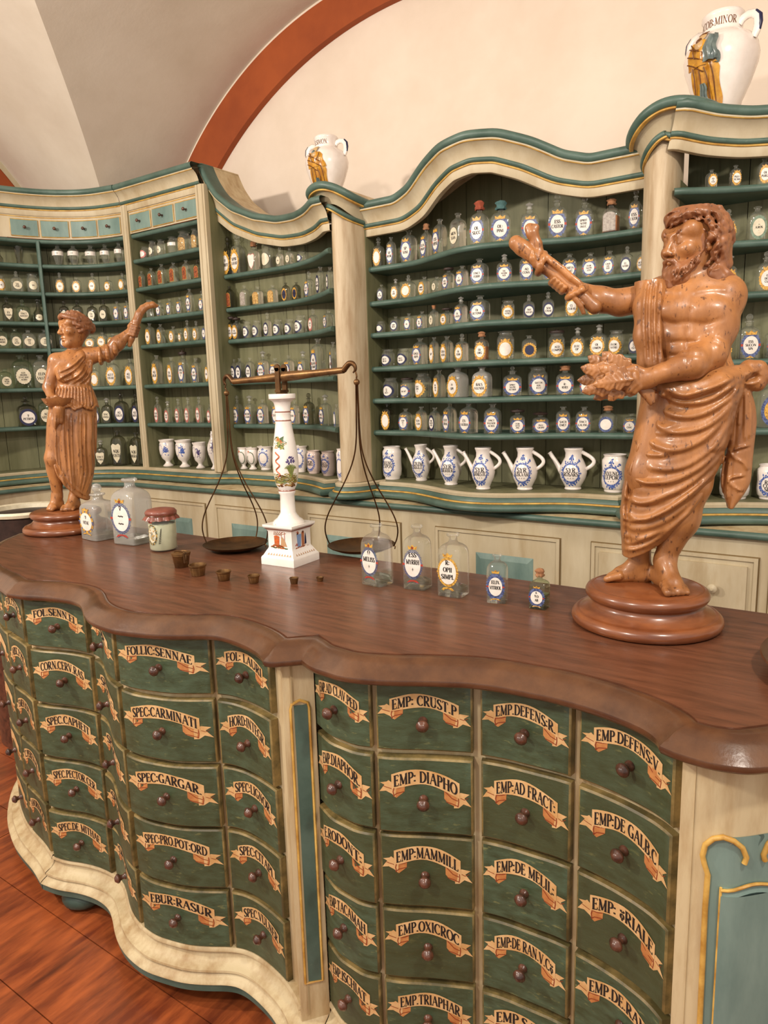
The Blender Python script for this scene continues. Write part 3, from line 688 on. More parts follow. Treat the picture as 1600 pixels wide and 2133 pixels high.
# --- narrow unit with drawers
for z in SHB: shelf(uB, frontB, z)
shelf(uB, frontB, 2.352, r=.012)
planks(uB, [(-3.46, YB), (-2.83, YB)], Z_BASE, 2.36)
ZT = 2.612
def drawer_row(root, fr, cuts, mk):
    P = Path(fr); mb = MB()
    mb.grid([[P.pt(s, z, .002) for z in (2.364, ZT-.10)] for s in np.linspace(0, P.L, 30)]); mb.build('drawer_frame', m_cream, root, smooth=30)
    MB().tube([P.pt(s, 2.475, .003) for s in np.linspace(0, P.L, 30)], .0022, 6).build('frame_line', m_gold, root)
    for a, b in cuts:
        a, b = a*P.L+.006, b*P.L-.006; ss = np.linspace(a, b, 6); z0, z1 = 2.374, 2.460
        mb = MB(); mb.grid([[P.pt(s, z0, .002), P.pt(s, z0, .006), P.pt(s, z0+.003, .008), P.pt(s, z1-.003, .008), P.pt(s, z1, .006), P.pt(s, z1, .002)] for s in ss])
        for s in (a, b): mb.add([P.pt(s, z0, .002), P.pt(s, z0, .007), P.pt(s, z1, .007), P.pt(s, z1, .002)], [(0, 1, 2, 3)])
        d = mb.build('drawer', m_panelteal, root, smooth=30)
        q = [P.pt(s, z0, .006) for s in ss]+[P.pt(s, z1, .006) for s in ss[::-1]]
        MB().tube(q+[q[0]], .0022, 5).build('gold_border', m_gold, d)
        p = P.pt((a+b)/2, 2.417, .008); n = P.nrm((a+b)/2)
        MB().lathe_dir([(.005, -.001), (.004, .008), (.005, .014), (.0085, .017), (.009, .021), (.006, .025), (.001, .026)], p, (*n, 0), 10).build('knob', m_knob, d, smooth=50)
drawer_row(uB, [(-3.43, 2.60), (-2.862, 2.60)], [(.015, .335), (.345, .66), (.67, .985)], None)
post(uB, (-3.475, 2.592), (-3.428, 2.592), Z_BASE-.003, ZT-.10, .047, (-3.45, YB))
post(uB, (-2.870, 2.585), (-2.806, 2.585), Z_BASE-.003, ZT-.10, .064, (-2.84, YB))
cornB = np.array([(x, 2.598, ZT) for x in np.linspace(-3.47, -2.84, 16)])

# --- curved corner unit
backA = offset(frontA, -.145); backA[-1] = (-3.475, YB)
for z in SHB: shelf(uA, frontA, z, backA)
shelf(uA, frontA, 2.352, backA, .012)
planks(uA, [tuple(p) for p in offset(frontA, -.143)], Z_BASE, 2.36, .15)
PA = Path(frontA); sdiv = PA.s_at_px(95, 1.95)
drawer_row(uA, frontA, [(max(0, PA.s_at_px(u0, 2.41)/PA.L), PA.s_at_px(u1, 2.41)/PA.L) for u0, u1 in ((19, 82), (83, 146), (147, 205), (205, 254))], None)
mb = MB(); dp = PA.at(sdiv); dn = PA.nrm(sdiv); dt = np.array([-dn[1], dn[0]])
ring = [dp+dt*.011-dn*.003, dp+dt*.006+dn*.006, dp-dt*.006+dn*.006, dp-dt*.011-dn*.003, dp-dt*.009-dn*.14, dp+dt*.009-dn*.14]
mb.grid([[(*p, Z_BASE) for p in ring], [(*p, 2.352) for p in ring]], cu=True); mb.build('divider', m_teal, uA, smooth=40)
cornA = np.array([(*p, ZT) for p in offset(frontA, .002)])
allAB = np.vstack([cornA, cornB[1:]])
cornice(uA, cornA, None); cornice(uB, cornB, 2.86)
mb = MB(); oA = offset(frontA, -.15); mb.grid([[(*p, ZT), (*q, ZT)] for p, q in zip(frontA, oA)]); mb.build('roof_board', m_cream_worn, uA, smooth=40)

# ------------------------------------------------------------------ base cabinet under the shelves
m_groove = M('brown_groove_paint', (120, 98, 62))
base = thing('base_cabinet', 'long low cream base cabinet with teal door panels under the wall shelves', 'cabinet', (-1.5, 2.5, 0))
bfA = offset(frontA, .115); bf = np.vstack([bfA[:-6], [(-3.42, 2.5)], [(x, 2.5) for x in np.linspace(-3.3, .5, 20)]])
upA = offset(frontA, .035)
up = np.vstack([upA[:-2], [(-3.43, 2.562)], [(-2.9, 2.562)], [(x, yC(x)-.045) for x in np.linspace(-2.75, -2.06, 16)], offset(pill1, .035)[2:-2], [(x, yD(x)-.045) for x in np.linspace(-1.80, -.74, 40)],
                offset(pill2, .035)[2:-2], [(mir(x), yC(x)-.045) for x in np.linspace(-2.06, -2.75, 16)]])
mb = MB(); sweep(mb, bf, [(0, .0), (0, .985)]); mb.build('front_board', m_cream, base, smooth=30)
mb = MB(); sweep(mb, bf, [(-.02, .985), (.006, .985)]+roll(.012, .9985, .0125)+[(.0, 1.012), (-.14, 1.022)], mif=lambda i, j: 1 if j >= 9 else 0); mb.build('base_roll', [m_teal, m_cream_worn], base, smooth=40)
mb = MB(); sweep(mb, up, [(-.02, 1.018), (.006, 1.02)]+roll(.012, 1.034, .0135)+[(.004, 1.049)], 0); mb.build('ledge_roll', m_teal, base, smooth=40)
mb = MB(); sweep(mb, up, [(-.01, 1.046)]+roll(.004, 1.0515, .0032)+[(-.01, 1.056)], 0); mb.build('gold_line', m_gold, base, smooth=40)
mb = MB(); sweep(mb, up, [(-.014, 1.054), (.0, 1.056), (-.002, 1.064), (-.010, 1.072), (-.012, 1.074)], 0); mb.build('ledge_cove', m_teal, base, smooth=40)
mb = MB(); sweep(mb, up, [(-.02, 1.073), (-.008, 1.073), (-.006, 1.084), (-.012, 1.0885), (-.03, 1.0885)], 0); mb.build('ledge_nosing', m_cream, base, smooth=40)
mb = MB(); ringp = [tuple(p) for p in offset(up, -.03)]+[(.4, 2.86), (-4.1, 2.86), (-4.23, 2.6), (-4.23, 1.6)]; mb.fan([(*p, 1.0885) for p in ringp]); mb.build('ledge_top', m_olive, base, smooth=0)
def door(x0, x1, px0=None, px1=None, teal=True, kind='door'):
    z0, z1 = .18, .925; y = 2.5
    mb = MB()
    for a, b, c, d in ((x0, x0+.012, z0, z1), (x1-.012, x1, z0, z1), (x0+.012, x1-.012, z1-.012, z1), (x0+.012, x1-.012, z0, z0+.012)): mb.box(a, b, y-.010, y+.002, c, d)
    mb.box(x0+.012, x1-.012, y-.004, y+.002, z0+.012, z1-.012)
    dr = mb.build(kind, m_cream, base, smooth=0)
    g = MB(); g.box(x0-.004, x0-.0005, y-.004, y+.001, z0, z1); g.box(x1+.0005, x1+.004, y-.004, y+.001, z0, z1); g.box(x0-.004, x1+.004, y-.004, y+.001, z1, z1+.0035); g.build('panel_groove', m_groove, dr, smooth=0)
    if teal:
        a, b, zt = px0, px1, .838
        mb = MB(); mb.add([(a, y-.0045, .25), (b, y-.0045, .25), (b, y-.0045, zt), (a, y-.0045, zt), (a+.022, y-.011, .272), (b-.022, y-.011, .272), (b-.022, y-.011, zt-.022), (a+.022, y-.011, zt-.022)], [(0, 1, 5, 4), (1, 2, 6, 5), (2, 3, 7, 6), (3, 0, 4, 7), (4, 5, 6, 7)])
        mb.build('raised_panel', m_panelteal, dr, smooth=0)
    return dr
door(-3.36, -2.87, -3.24, -2.98); door(-2.79, -2.33, -2.679, -2.42); door(-2.16, -1.645, -2.054, -1.78); door(-1.469, -.936, -1.285, -1.04)
dw = door(-.815, -.275, teal=False, kind='drawer')
mb = MB(); mb.box(-.785, -.305, 2.486, 2.497, .30, .895); mb.build('drawer_face', m_cream, dw, smooth=0)
MB().lathe_dir([(.010, -.001), (.007, .006), (.007, .012), (.015, .016), (.017, .022), (.014, .027), (.006, .029), (.005, .031), (.001, .0315)], onz(1487, 1221, .816) if False else (-.403, 2.486, .816), (0, -1, 0), 16).build('knob', m_cream, dw, smooth=50)
dw2 = door(-.24, .3, teal=False, kind='drawer')
# dark panel of the curved corner
PB = Path(bf); sa, sb = PB.s_at_px(32, .84), PB.s_at_px(112, .84)
mb = MB(); mb.grid([[PB.pt(s, z, .004) for z in (.2, .87)] for s in np.linspace(sa, sb, 8)]); dk = mb.build('door', m_teal_dark, base, smooth=40)
q = [PB.pt(s, .2, .005) for s in np.linspace(sa, sb, 8)]+[PB.pt(s, .87, .005) for s in np.linspace(sb, sa, 8)]
MB().tube(q+[q[0]], .005, 6).build('panel_moulding', m_cream, dk)
sa2, sb2 = PB.s_at_px(225, .84), PB.s_at_px(262, .84)
mb = MB(); mb.grid([[PB.pt(s, z, .004) for z in (.2, .84)] for s in np.linspace(sa2, sb2, 5)]); mb.build('door', m_panelteal, base, smooth=40)
# ------------------------------------------------------------------ glass bottles
m_glass = glass('clear_bottle_glass', (.98, .985, .965), .05)
m_glass_g = glass('greenish_bottle_glass', (.80, .86, .76), .03, (190, 200, 170))
m_glass_d = glass('smoky_bottle_glass', (.62, .62, .56), .03, (120, 110, 95))
m_frost = glass('cloudy_bottle_glass', (.90, .90, .88), .30, (214, 212, 206), .2)
m_white = M('white_label_enamel', (236, 230, 222), (222, 214, 204), .35, 40)
m_ivory = M('ivory_label_enamel', (222, 214, 190), (204, 194, 166), .4, 40)
m_blue = M('blue_wreath_enamel', (96, 108, 150), (58, 70, 112), .4, 160, contrast=(.45, .55))
m_navy = M('navy_enamel', (34, 38, 72), None, .4)
m_lgold = M('gold_wreath_enamel', (220, 172, 74), (160, 112, 44), .4, 170, contrast=(.45, .6))
m_pink = M('pink_wreath_enamel', (206, 128, 118), (168, 86, 80), .4, 140)
m_red = M('red_enamel', (170, 60, 44))
m_rust = M('rust_label_enamel', (170, 92, 54), (116, 58, 34), .4, 120, contrast=(.42, .58))
m_mottle = M('mottled_gold_enamel', (214, 178, 110), (150, 110, 56), .4, 150, contrast=(.42, .58))
m_silver = M('silver_label_enamel', (178, 170, 160), (140, 130, 122), .4, 120)
m_greenl = M('green_wreath_enamel', (128, 150, 128), (88, 112, 92), .4, 120)
m_cork = M('cork', (176, 120, 76), (136, 86, 50), .8, 90)
m_cloth_r = M('red_cloth', (170, 86, 58), (132, 60, 40), .85, 40)
m_cloth_t = M('teal_cloth', (86, 124, 122), (64, 98, 98), .85, 40)
m_cloth_b = M('tan_leather_cloth', (178, 128, 90), (136, 92, 60), .85, 40)
m_lid = M('dark_wood_lid', (58, 42, 36), (40, 30, 26), .5, 40)
m_amber = M('amber_contents', (190, 116, 52), (150, 84, 34), .5, 60)
LS = {'B': (m_blue, m_lgold, m_white), 'G': (m_lgold, m_lgold, m_white), 'P': (m_pink, m_pink, m_white), 'D': (m_navy, m_lgold, m_white), 'W': (m_ivory, m_ivory, m_ivory),
      'R': (m_rust, m_lgold, m_rust), 'Y': (m_mottle, m_lgold, m_mottle), 'V': (m_silver, m_silver, m_silver), 'T': (m_white, m_white, m_white), 'S': (m_ivory, m_ivory, m_ivory),
      'X': (m_blue, m_lgold, m_white), 'Z': (m_lgold, m_lgold, m_navy), 'C': (m_greenl, m_lgold, m_ivory), 'Q': (m_pink, m_pink, m_white), 'A': (m_blue, m_red, m_lgold), 'O': (m_lgold, m_blue, m_navy)}
LWORD = {'B': 'blue-wreathed white label', 'G': 'gold-wreathed white label', 'P': 'pink-rimmed white label', 'D': 'navy-bordered white label', 'W': 'plain ivory oval label', 'R': 'rust-brown arched label',
         'Y': 'mottled gold arched label', 'V': 'silvery arched label', 'T': 'white band label', 'S': 'ivory shield label', 'X': 'blank white label', 'Z': 'gold-framed navy oval',
         'C': 'green-wreathed label', 'Q': 'pink shield label', 'A': 'painted coat of arms', 'N': 'no label', 'O': 'navy and gold label'}
def ring_pts(w, d, p, n=24):
    out = []
    for k in range(n):
        a = 2*PI*(k+.5)/n; c, s = math.cos(a), math.sin(a)
        out.append((w/2*math.copysign(abs(c)**(2/p), c), d/2*math.copysign(abs(s)**(2/p), s)))
    return out
SQ = [(0, .90, 6), (.012, .985, 6), (.03, 1, 7), (.60, 1, 7), (.68, .985, 6), (.745, .92, 5), (.795, .78, 4), (.83, .58, 3), (.855, .40, 2.4), (.875, .31, 2), (.955, .30, 2), (.962, .44, 2), (.985, .46, 2), (1, .42, 2)]
RD = [(0, .88, 2), (.015, .97, 2), (.04, 1, 2), (.70, 1, 2), (.78, .94, 2), (.83, .82, 2), (.86, .74, 2), (.95, .74, 2), (.96, .88, 2), (.985, .90, 2), (1, .84, 2)]
PR = [(0, .45, 2), (.02, .52, 2), (.10, .60, 2), (.35, .85, 2), (.55, 1, 2), (.66, .98, 2), (.74, .84, 2), (.80, .5, 2), (.84, .34, 2), (.94, .33, 2), (.95, .46, 2), (1, .46, 2)]
VZ = [(0, .60, 2), (.02, .66, 2), (.10, .56, 2), (.16, .58, 2), (.45, .8, 2), (.95, 1, 2), (1, 1, 2)]
FK = [(0, .85, 2.5), (.03, 1, 2.5), (.30, 1, 2.5), (.42, .86, 2.4), (.55, .5, 2), (.65, .34, 2), (.9, .30, 2), (.93, .46, 2), (1, .46, 2)]
SHAPES = {'s': SQ, 'r': RD, 'p': PR, 'v': VZ, 'f': FK}
def glass_body(root, w, d, h, prof, mat, name='body'):
    mb = MB(); n = 24; rows = [[(x, y, h*z) for x, y in ring_pts(w*s, (d if p > 2.3 else min(w, d))*s if p > 2.3 else w*s, p, n)] for z, s, p in prof]
    # keep the neck round
    rows = []
    for z, s, p in prof:
        t = min(max((p-2)/3.0, 0), 1); dd = (w*(1-t)+d*t)
        rows.append([(x, y, h*z) for x, y in ring_pts(w*s, dd*s, p, n)])
    mb.grid(rows, cu=True); mb.fan(rows[0][::-1])
    return mb.build(name, mat, root, smooth=50, local=True)
def stopper(root, kind, w, hb, h, glassm):
    nr = w*.2
    if kind == 'n': return
    mb = MB(); nm = 'stopper'; mat = glassm
    if kind in 'bd':
        g = max(h-hb, .012); r = min(g*.48, w*.24)
        if kind == 'b': mb.lathe([(nr*.6, hb-.004), (nr*.7, hb+.001), (nr*.55, hb+g-2*r*.95)]+[(r*math.cos(a), hb+g-r+r*math.sin(a)) for a in np.linspace(-1.1, 1.5, 8)], n=14)
        else: mb.lathe([(nr*.6, hb-.004), (nr*.8, hb+.002), (nr*.5, hb+g*.35), (r*1.3, hb+g*.5), (r*1.4, hb+g*.7), (r*.8, hb+g*.85), (r*.3, hb+g)], n=14)
        mat = m_frost if kind == 'd' else glassm
    elif kind == 'c': mb.lathe([(nr*.9, hb-.005), (nr*1.0, hb+.001), (nr*1.25, h-.002), (nr*1.2, h)], n=12); mat = m_cork; nm = 'cork'
    elif kind == 'l': 
        R_ = w*.46; mb.lathe([(R_*.9, hb-.003), (R_, hb), (R_*1.02, hb+(h-hb)*.35), (R_*.9, hb+(h-hb)*.6), (R_*.25, hb+(h-hb)*.66), (R_*.22, hb+(h-hb)*.8), (R_*.28, h-.001), (.001, h)], n=16); mat = m_lid; nm = 'lid'
    else:
        g = max(h-hb, .014); rows = []
        for a, zf in ((1.25, -.35), (1.45, -.1), (1.15, .12), (1.2, .35), (1.45, .6), (1.1, .85), (.4, 1.0)):
            rows.append([(nr*a*(1+.16*math.sin(5*t+zf*4))*math.cos(t), nr*a*(1+.16*math.sin(5*t+zf*4))*math.sin(t), hb+g*zf) for t in np.linspace(0, 2*PI, 15)[:-1]])
        mb.grid(rows, cu=True); mb.fan(rows[-1]); mat = {'r': m_cloth_r, 't': m_cloth_t, 'k': m_cloth_b}[kind]; nm = 'cloth_cap'
    mb.build(nm, mat, root, smooth=60, local=True)
def label_mesh(root, style, w, d, h, shape, text, seed=0):
    if style == 'N': return
    mats = list(LS[style])+[m_ink, m_red]; mb = MB()
    flat = shape in 's'
    bw = w*(.96 if flat else .9)
    def srf(o):
        if flat: return lambda x, z: (x, -d/2-o, z)
        def f(x, z):
            r = w/2; xx = max(-.98*r, min(.98*r, x)); return (xx, -math.sqrt(r*r-xx*xx)-o, z)
        return f
    f0, f1, f2, f3 = srf(.0005), srf(.0010), srf(.0015), srf(.0020)
    zc, rx, rz = h*.36, bw*.40, h*.235
    if shape == 'v': return
    if shape == 'f': zc, rx, rz = h*.2, bw*.36, h*.13
    if shape == 'p': zc, rx, rz = h*.58, bw*.44, h*.11
    def ell(f, rx_, rz_, mi, n=28, jag=0, zc_=None):
        c = zc if zc_ is None else zc_
        rings = [[f(0, c)]*n] if False else []
        P = [((rx_*(1+(jag if k % 2 else -jag))*math.cos(2*PI*k/n)), c+rz_*(1+(jag if k % 2 else -jag))*math.sin(2*PI*k/n)) for k in range(n)]
        if flat: mb.fan([f(*p) for p in P], mi)
        else:
            st = 6
            mb.grid([[f(p[0]*t, c+(p[1]-c)*t) for p in P] for t in np.linspace(.02, 1, st)], mi, cu=True)
    if style in 'BGPXDAO':
        jag = .05 if style in 'BGPX' else 0
        ell(f0, min(rx*1.2, bw*.485), rz*1.42, 0, 40, jag)
        if style in 'BG' and w > .03:      # crown over, ribbon under
            zt = zc+rz*1.12; cw = rx*.62
            mb.add([f1(-cw, zt), f1(cw, zt), f1(cw*1.15, zt+rz*.42), f1(cw*.5, zt+rz*.24), f1(0, zt+rz*.5), f1(-cw*.5, zt+rz*.24), f1(-cw*1.15, zt+rz*.42)], [(0, 1, 2, 3, 4, 5, 6)], 1)
            zb = zc-rz*1.15; mb.add([f1(0, zb), f1(rx*.22, zb-rz*.14), f1(rx*.5, zb-rz*.3), f1(rx*.1, zb-rz*.24), f1(0, zb-rz*.36), f1(-rx*.1, zb-rz*.24), f1(-rx*.5, zb-rz*.3), f1(-rx*.22, zb-rz*.14)], [tuple(range(8))], 1)
            if style == 'B':
                for s_ in (-1, 1): mb.add([f1(s_*rx*.93, zc-rz*.12), f1(s_*min(rx*1.2, bw*.485), zc-rz*.16), f1(s_*min(rx*1.2, bw*.485), zc+rz*.16), f1(s_*rx*.93, zc+rz*.12)], [(0, 1, 2, 3)], 4)
        ell(f2, rx*.92, rz*1.0, 2)
    elif style in 'Z': ell(f0, rx*1.2, rz*1.3, 0, 40, .06); ell(f2, rx*.8, rz*.9, 2)
    elif style == 'C': ell(f0, rx*1.2, rz*1.5, 0, 40, .03); ell(f2, rx*.9, rz*1.1, 2)
    elif style == 'W': ell(f0, rx*1.04, rz*1.05, 3, 36, .02); ell(f2, rx*.98, rz, 2, 36, .03)
    elif style in 'SQ':
        P = [(-1, .8), (-.6, 1), (0, .86), (.6, 1), (1, .8), (.92, .1), (.62, -.55), (0, -1), (-.62, -.55), (-.92, .1)]
        if style == 'Q': mb.fan([f0(x*rx*1.08, zc+z*rz*1.3) for x, z in P], 0)
        mb.fan([f2(x*rx, zc+z*rz*1.18) for x, z in P], 2)
    elif style in 'RYV':
        P = [(-1, -1.3), (1, -1.3), (1, .8)]+[(math.cos(a), .8+.6*math.sin(a)) for a in np.linspace(.2, PI-.2, 9)]+[(-1, .8)]
        mb.fan([f0(x*rx*1.04, zc+z*rz) for x, z in P], 1); mb.fan([f2(x*rx*.94, zc+z*rz*.95) for x, z in P], 2)
    elif style == 'T':
        zc = h*.55; n = 10; xs_ = np.linspace(-w*.475, w*.475, n)
        mb.grid([[f2(x, zc-h*.10), f2(x, zc+h*.10)] for x in xs_], 2)
    if style == 'A':
        mb.fan([f3(-rx*.5, zc), f3(rx*.5, zc), f3(rx*.5, zc-rz*.4), f3(0, zc-rz*.75), f3(-rx*.5, zc-rz*.4)], 0); mb.fan([f3(-rx*.4, zc+rz*.2), f3(rx*.4, zc+rz*.2), f3(rx*.2, zc+rz*.7), f3(-rx*.2, zc+rz*.7)], 1)
    if text:
        lines = text.split('/'); nl = len(lines); lh = min(rz*.36, rz*1.15/(nl*1.45))
        for i, ln in enumerate(lines):
            if not ln: continue
            z_ = zc+(nl-1)/2*lh*1.45-i*lh*1.45-lh/2
            half = rx*.80*math.sqrt(max(.2, 1-((z_+lh/2-zc)/rz)**2)); tw = min(half, text_width(ln)*lh*.52)
            letters(mb, ln, lambda x, v: f3(x, z_+v), -tw, tw, lh, 3, 1.5, simple=(h < .13))
    return mb.build('label', mats, root, smooth=0, fix=False, local=True)

STOPW = {'b': 'round stopper', 'd': 'finial stopper', 'n': 'open neck', 'c': 'cork', 'l': 'dark lid', 'r': 'red cloth cap', 't': 'teal cloth cap', 'k': 'tan cloth cap'}
ORD = 'first second third fourth fifth sixth seventh eighth ninth tenth eleventh twelfth thirteenth fourteenth fifteenth sixteenth'.split()
def projN(P):
    d = P-CAM_POS; z = d @ CF; return 800+F_PX*(d @ CR)/z
def place_on(fr, z, u, setback):
    P = offset(fr, -setback); t = np.linspace(0, 1, 400); s = arclen(P); x = np.interp(t*s[-1], s, P[:, 0]); y = np.interp(t*s[-1], s, P[:, 1])
    uu = projN(np.c_[x, y, np.full(400, z)]); k = int(np.argmin(abs(uu-u)))
    n = normals2(P); nx, ny = np.interp(t[k]*s[-1], s, n[:, 0]), np.interp(t[k]*s[-1], s, n[:, 1])
    return np.array([x[k], y[k]]), np.array([nx, ny])/math.hypot(nx, ny)
def make_bottle(x, y, z, yaw, w, d, h, shape, style, stop, text, gl, label, cat, group, name='glass_bottle', fill=None):
    root = thing(name, label, cat, (x, y, z), group); root.rotation_euler = (0, 0, yaw)
    hb = {'n': 1.0, 'b': .84, 'd': .84, 'c': .90, 'l': .88, 'r': .84, 't': .84, 'k': .86}[stop]*h
    glass_body(root, w, d, hb, SHAPES[shape], gl)
    stopper(root, stop, w, hb, h, gl); label_mesh(root, style, w, d, hb, shape, text)
    if fill is not None:
        mb = MB(); rows = [[(a, b, zz) for a, b in ring_pts(w*.93, d*.93, 6 if shape == 's' else 2)] for zz in (.004, hb*.55)]
        mb.grid(rows, cu=True); mb.fan(rows[0][::-1]); mb.fan(rows[1]); mb.build('contents', fill, root, smooth=40, local=True)
    return root
def row(fr, z, crop, items, where, group, d_ratio=.82):
    ox, oy, k = crop; n = len(items)
    for i, it in enumerate(items):
        x, w, top, code = it[:4]; text = it[4] if len(it) > 4 else ''
        shape, style, stop = code[0], code[1], code[2]; ext = code[3:] 
        u, wpx, vt = ox+x/k, w/k, oy+top/k; zb = z+.0118
        p, nv = place_on(fr, zb, u, .055)
        rd = np.array([p[0], p[1]])/np.hypot(*p); ca = abs(rd @ nv); sa = math.sqrt(max(0, 1-ca*ca))
        depth = (np.array([p[0], p[1], zb])-CAM_POS) @ CF
        W_ = wpx*depth/F_PX/(ca+d_ratio*sa if shape == 's' else 1.0); W_ = min(max(W_*1.1, .018), .11)
        dd = W_*d_ratio if shape == 's' else W_
        p, nv = place_on(fr, zb, u, .014+dd/2)
        H_ = (CAM_POS+ray(u, vt)*(np.hypot(*p)/np.hypot(*ray(u, vt)[:2])))[2]-zb; H_ = min(max(H_, .045), .26)
        gl = {'f': m_frost, 'd': m_glass_d, 'g': m_glass_g}.get(ext[:1], m_glass)
        if ext[:1] == 'o': gl = m_glass
        fill = {'o': m_amber}.get(ext[:1])
        kind = {'s': 'square bottle', 'r': 'round jar', 'p': 'tapered bottle', 'v': 'glass beaker', 'f': 'narrow-necked flask'}[shape]
        ordn = ORD[i]+' from left' if i < n-1 else 'last in row'
        label = f"{kind}, {LWORD[style]}, {STOPW[stop]}, {ordn}, {where}"
        cat = {'s': 'bottle', 'r': 'jar', 'p': 'bottle', 'v': 'beaker', 'f': 'bottle'}[shape]
        nm = {'s': 'glass_bottle', 'r': 'glass_jar', 'p': 'glass_bottle', 'v': 'glass_beaker', 'f': 'glass_flask'}[shape]
        yaw = math.atan2(nv[1], nv[0])+PI/2
        make_bottle(p[0], p[1], zb, yaw, W_, dd, H_, shape, style, stop, text, gl, label, cat, group, nm, fill)

c1_ = (740, 360, 2.424); c2_ = (740, 680, 2.424)
gD = 'bottles in the widest shelf unit'
row(frontD, SHD[0], c1_, [(122, 60, 325, 'sGb'), (185, 50, 325, 'sBn', 'SP/ROR'), (275, 85, 290, 'sBn', 'SP/VINI'), (362, 62, 255, 'sBk', 'ELIX/PROP'), (430, 75, 235, 'sBn', 'ESS/VIPER'), (520, 85, 205, 'sWn', 'MEN/SAN'),
    (630, 95, 140, 'sBr', 'OL/SUCC'), (735, 95, 140, 'sBt', 'OL:/PINI'), (880, 85, 150, 'sBd', '$'), (1018, 90, 105, 'sBb', 'ESS/CASTOR'), (1155, 85, 120, 'sBb', 'SPIRIT/NITRI/DULC'), (1292, 85, 130, 'sVko'), (1412, 62, 85, 'sBb', 'ESS/CASTOR')], 'top shelf of widest unit', gD)
row(frontD, SHD[1], c1_, [(135, 45, 565, 'sDn', 'OL/STYR'), (205, 50, 535, 'sGd', 'OL/SPIC'), (270, 75, 515, 'sGb'), (350, 62, 525, 'sGn', 'EMBRO/TRAGA'), (412, 50, 525, 'sWn', 'SP/C'), (472, 62, 475, 'sBl', 'ELIX/ANIS'), (540, 65, 470, 'sBn', 'V/SALE'),
    (630, 90, 435, 'sBn', 'TINCT/FERRI'), (755, 72, 410, 'sBd', 'TIN/ASTHM/ACR'), (862, 65, 410, 'sBn', 'AQ/CONV'), (978, 60, 410, 'sBn'), (1080, 65, 410, 'sBn', 'TARTA/ALAT'), (1185, 75, 405, 'sBn', 'FLOR/SULPH/LOTI'), (1285, 65, 395, 'sBn', 'LAUD/LIQ/SYD'),
    (1370, 60, 370, 'sDb', 'LL/VITRI'), (1445, 45, 395, 'sGn', 'ACET/SANG')], 'second shelf of widest unit', gD)
row(frontD, SHD[2], c1_, [(132, 40, 750, 'rDn'), (205, 55, 725, 'sDn', 'EMPL/MELIL'), (272, 50, 710, 'sBn', 'OL'), (338, 55, 700, 'sBn', 'OL/AB'), (400, 50, 670, 'sWc', 'UN/S'), (465, 65, 680, 'sGl', 'BALS/TOLU'), (535, 70, 625, 'sBd', 'OL/LAVEN'), (633, 100, 620, 'sBn', 'OL/OCTONIL'),
    (770, 62, 645, 'rGn', 'ASENG/VENET'), (877, 55, 615, 'sDb', 'TRIT/ALKAES'), (975, 55, 600, 'sDb', 'SEM/CINAE'), (1093, 62, 600, 'rGn', 'CL/CERAS'), (1205, 55, 650, 'rGn'), (1305, 60, 650, 'rGn'), (1405, 55, 690, 'rGn')], 'third shelf of widest unit', gD)
row(frontD, SHD[3], c2_, [(168, 60, 115, 'rDn', 'BUTY/MELIL'), (248, 60, 110, 'rDn', 'BALS/ARTH'), (330, 80, 60, 'sBn', 'UNGU/HEPS'), (400, 50, 55, 'sGn', 'SP'), (465, 65, 50, 'sGn', 'CERA/ALBA'), (540, 70, 35, 'sGb', 'OL/TERR'), (638, 72, 25, 'sGko', 'OL/ORG'), (760, 80, 25, 'rGn'),
    (878, 70, 45, 'sZn'), (1018, 75, 15, 'rGl', 'ACO/COMPOS'), (1120, 65, 5, 'sGd', 'ELEC/OP'), (1228, 85, -10, 'sGd', 'OL/LIMON'), (1315, 70, 20, 'rGn', 'FLOR/VITRI'), (1412, 60, 30, 'sDn', 'SA/LI/PULV')], 'fourth shelf of widest unit', gD)
row(frontD, SHD[4], c2_, [(180, 70, 260, 'rDn', 'OL/DE/MENT'), (262, 62, 255, 'rBl', 'SALAP'), (345, 75, 235, 'rGn', 'ELEC/OPII/S'), (425, 62, 220, 'sGn', 'OL/TRI/TR'), (520, 105, 208, 'sGnf', '$/OPI'), (640, 100, 205, 'sGnf', 'BALS/VULNER'),
    (795, 85, 200, 'sBb', 'SPIRIT/SULPH/AETHER'), (922, 90, 205, 'rBn', 'SUCCIN/ALK:/FETT'), (1058, 80, 195, 'sBk', 'R:/RHEI'), (1170, 65, 230, 'sBn'), (1285, 60, 230, 'sBn'), (1390, 60, 235, 'sBn')], 'fifth shelf of widest unit', gD)
row(frontD, SHD[5], c2_, [(165, 65, 390, 'sGnd'), (255, 70, 415, 'sBn', 'TERP/OL/S'), (335, 62, 405, 'sGn', 'ELIX/LUM'), (405, 60, 410, 'sDn', 'SPIR/SULPH/ACID'), (480, 70, 385, 'sBn', 'ELIX/TRIAC'), (575, 95, 385, 'sBn', 'EX:/VALERIAN'), (695, 85, 390, 'sBn', 'TINCT/VULNER/ACIDA'),
    (818, 70, 415, 'sBl', 'FLOR/OXYD/ZINC'), (935, 78, 430, 'sBl', 'PULV/GRAPH'), (1047, 65, 405, 'sBn', 'SACH/EMET'), (1155, 78, 405, 'sBn', 'TINCT/GALANG'), (1275, 85, 400, 'sXk'), (1390, 72, 440, 'sBn', 'S/CHAC')], 'sixth shelf of widest unit', gD)
k1 = (430, 460, 4.848); k2 = (430, 700, 4.848); gC = 'bottles in the swooping shelf unit'
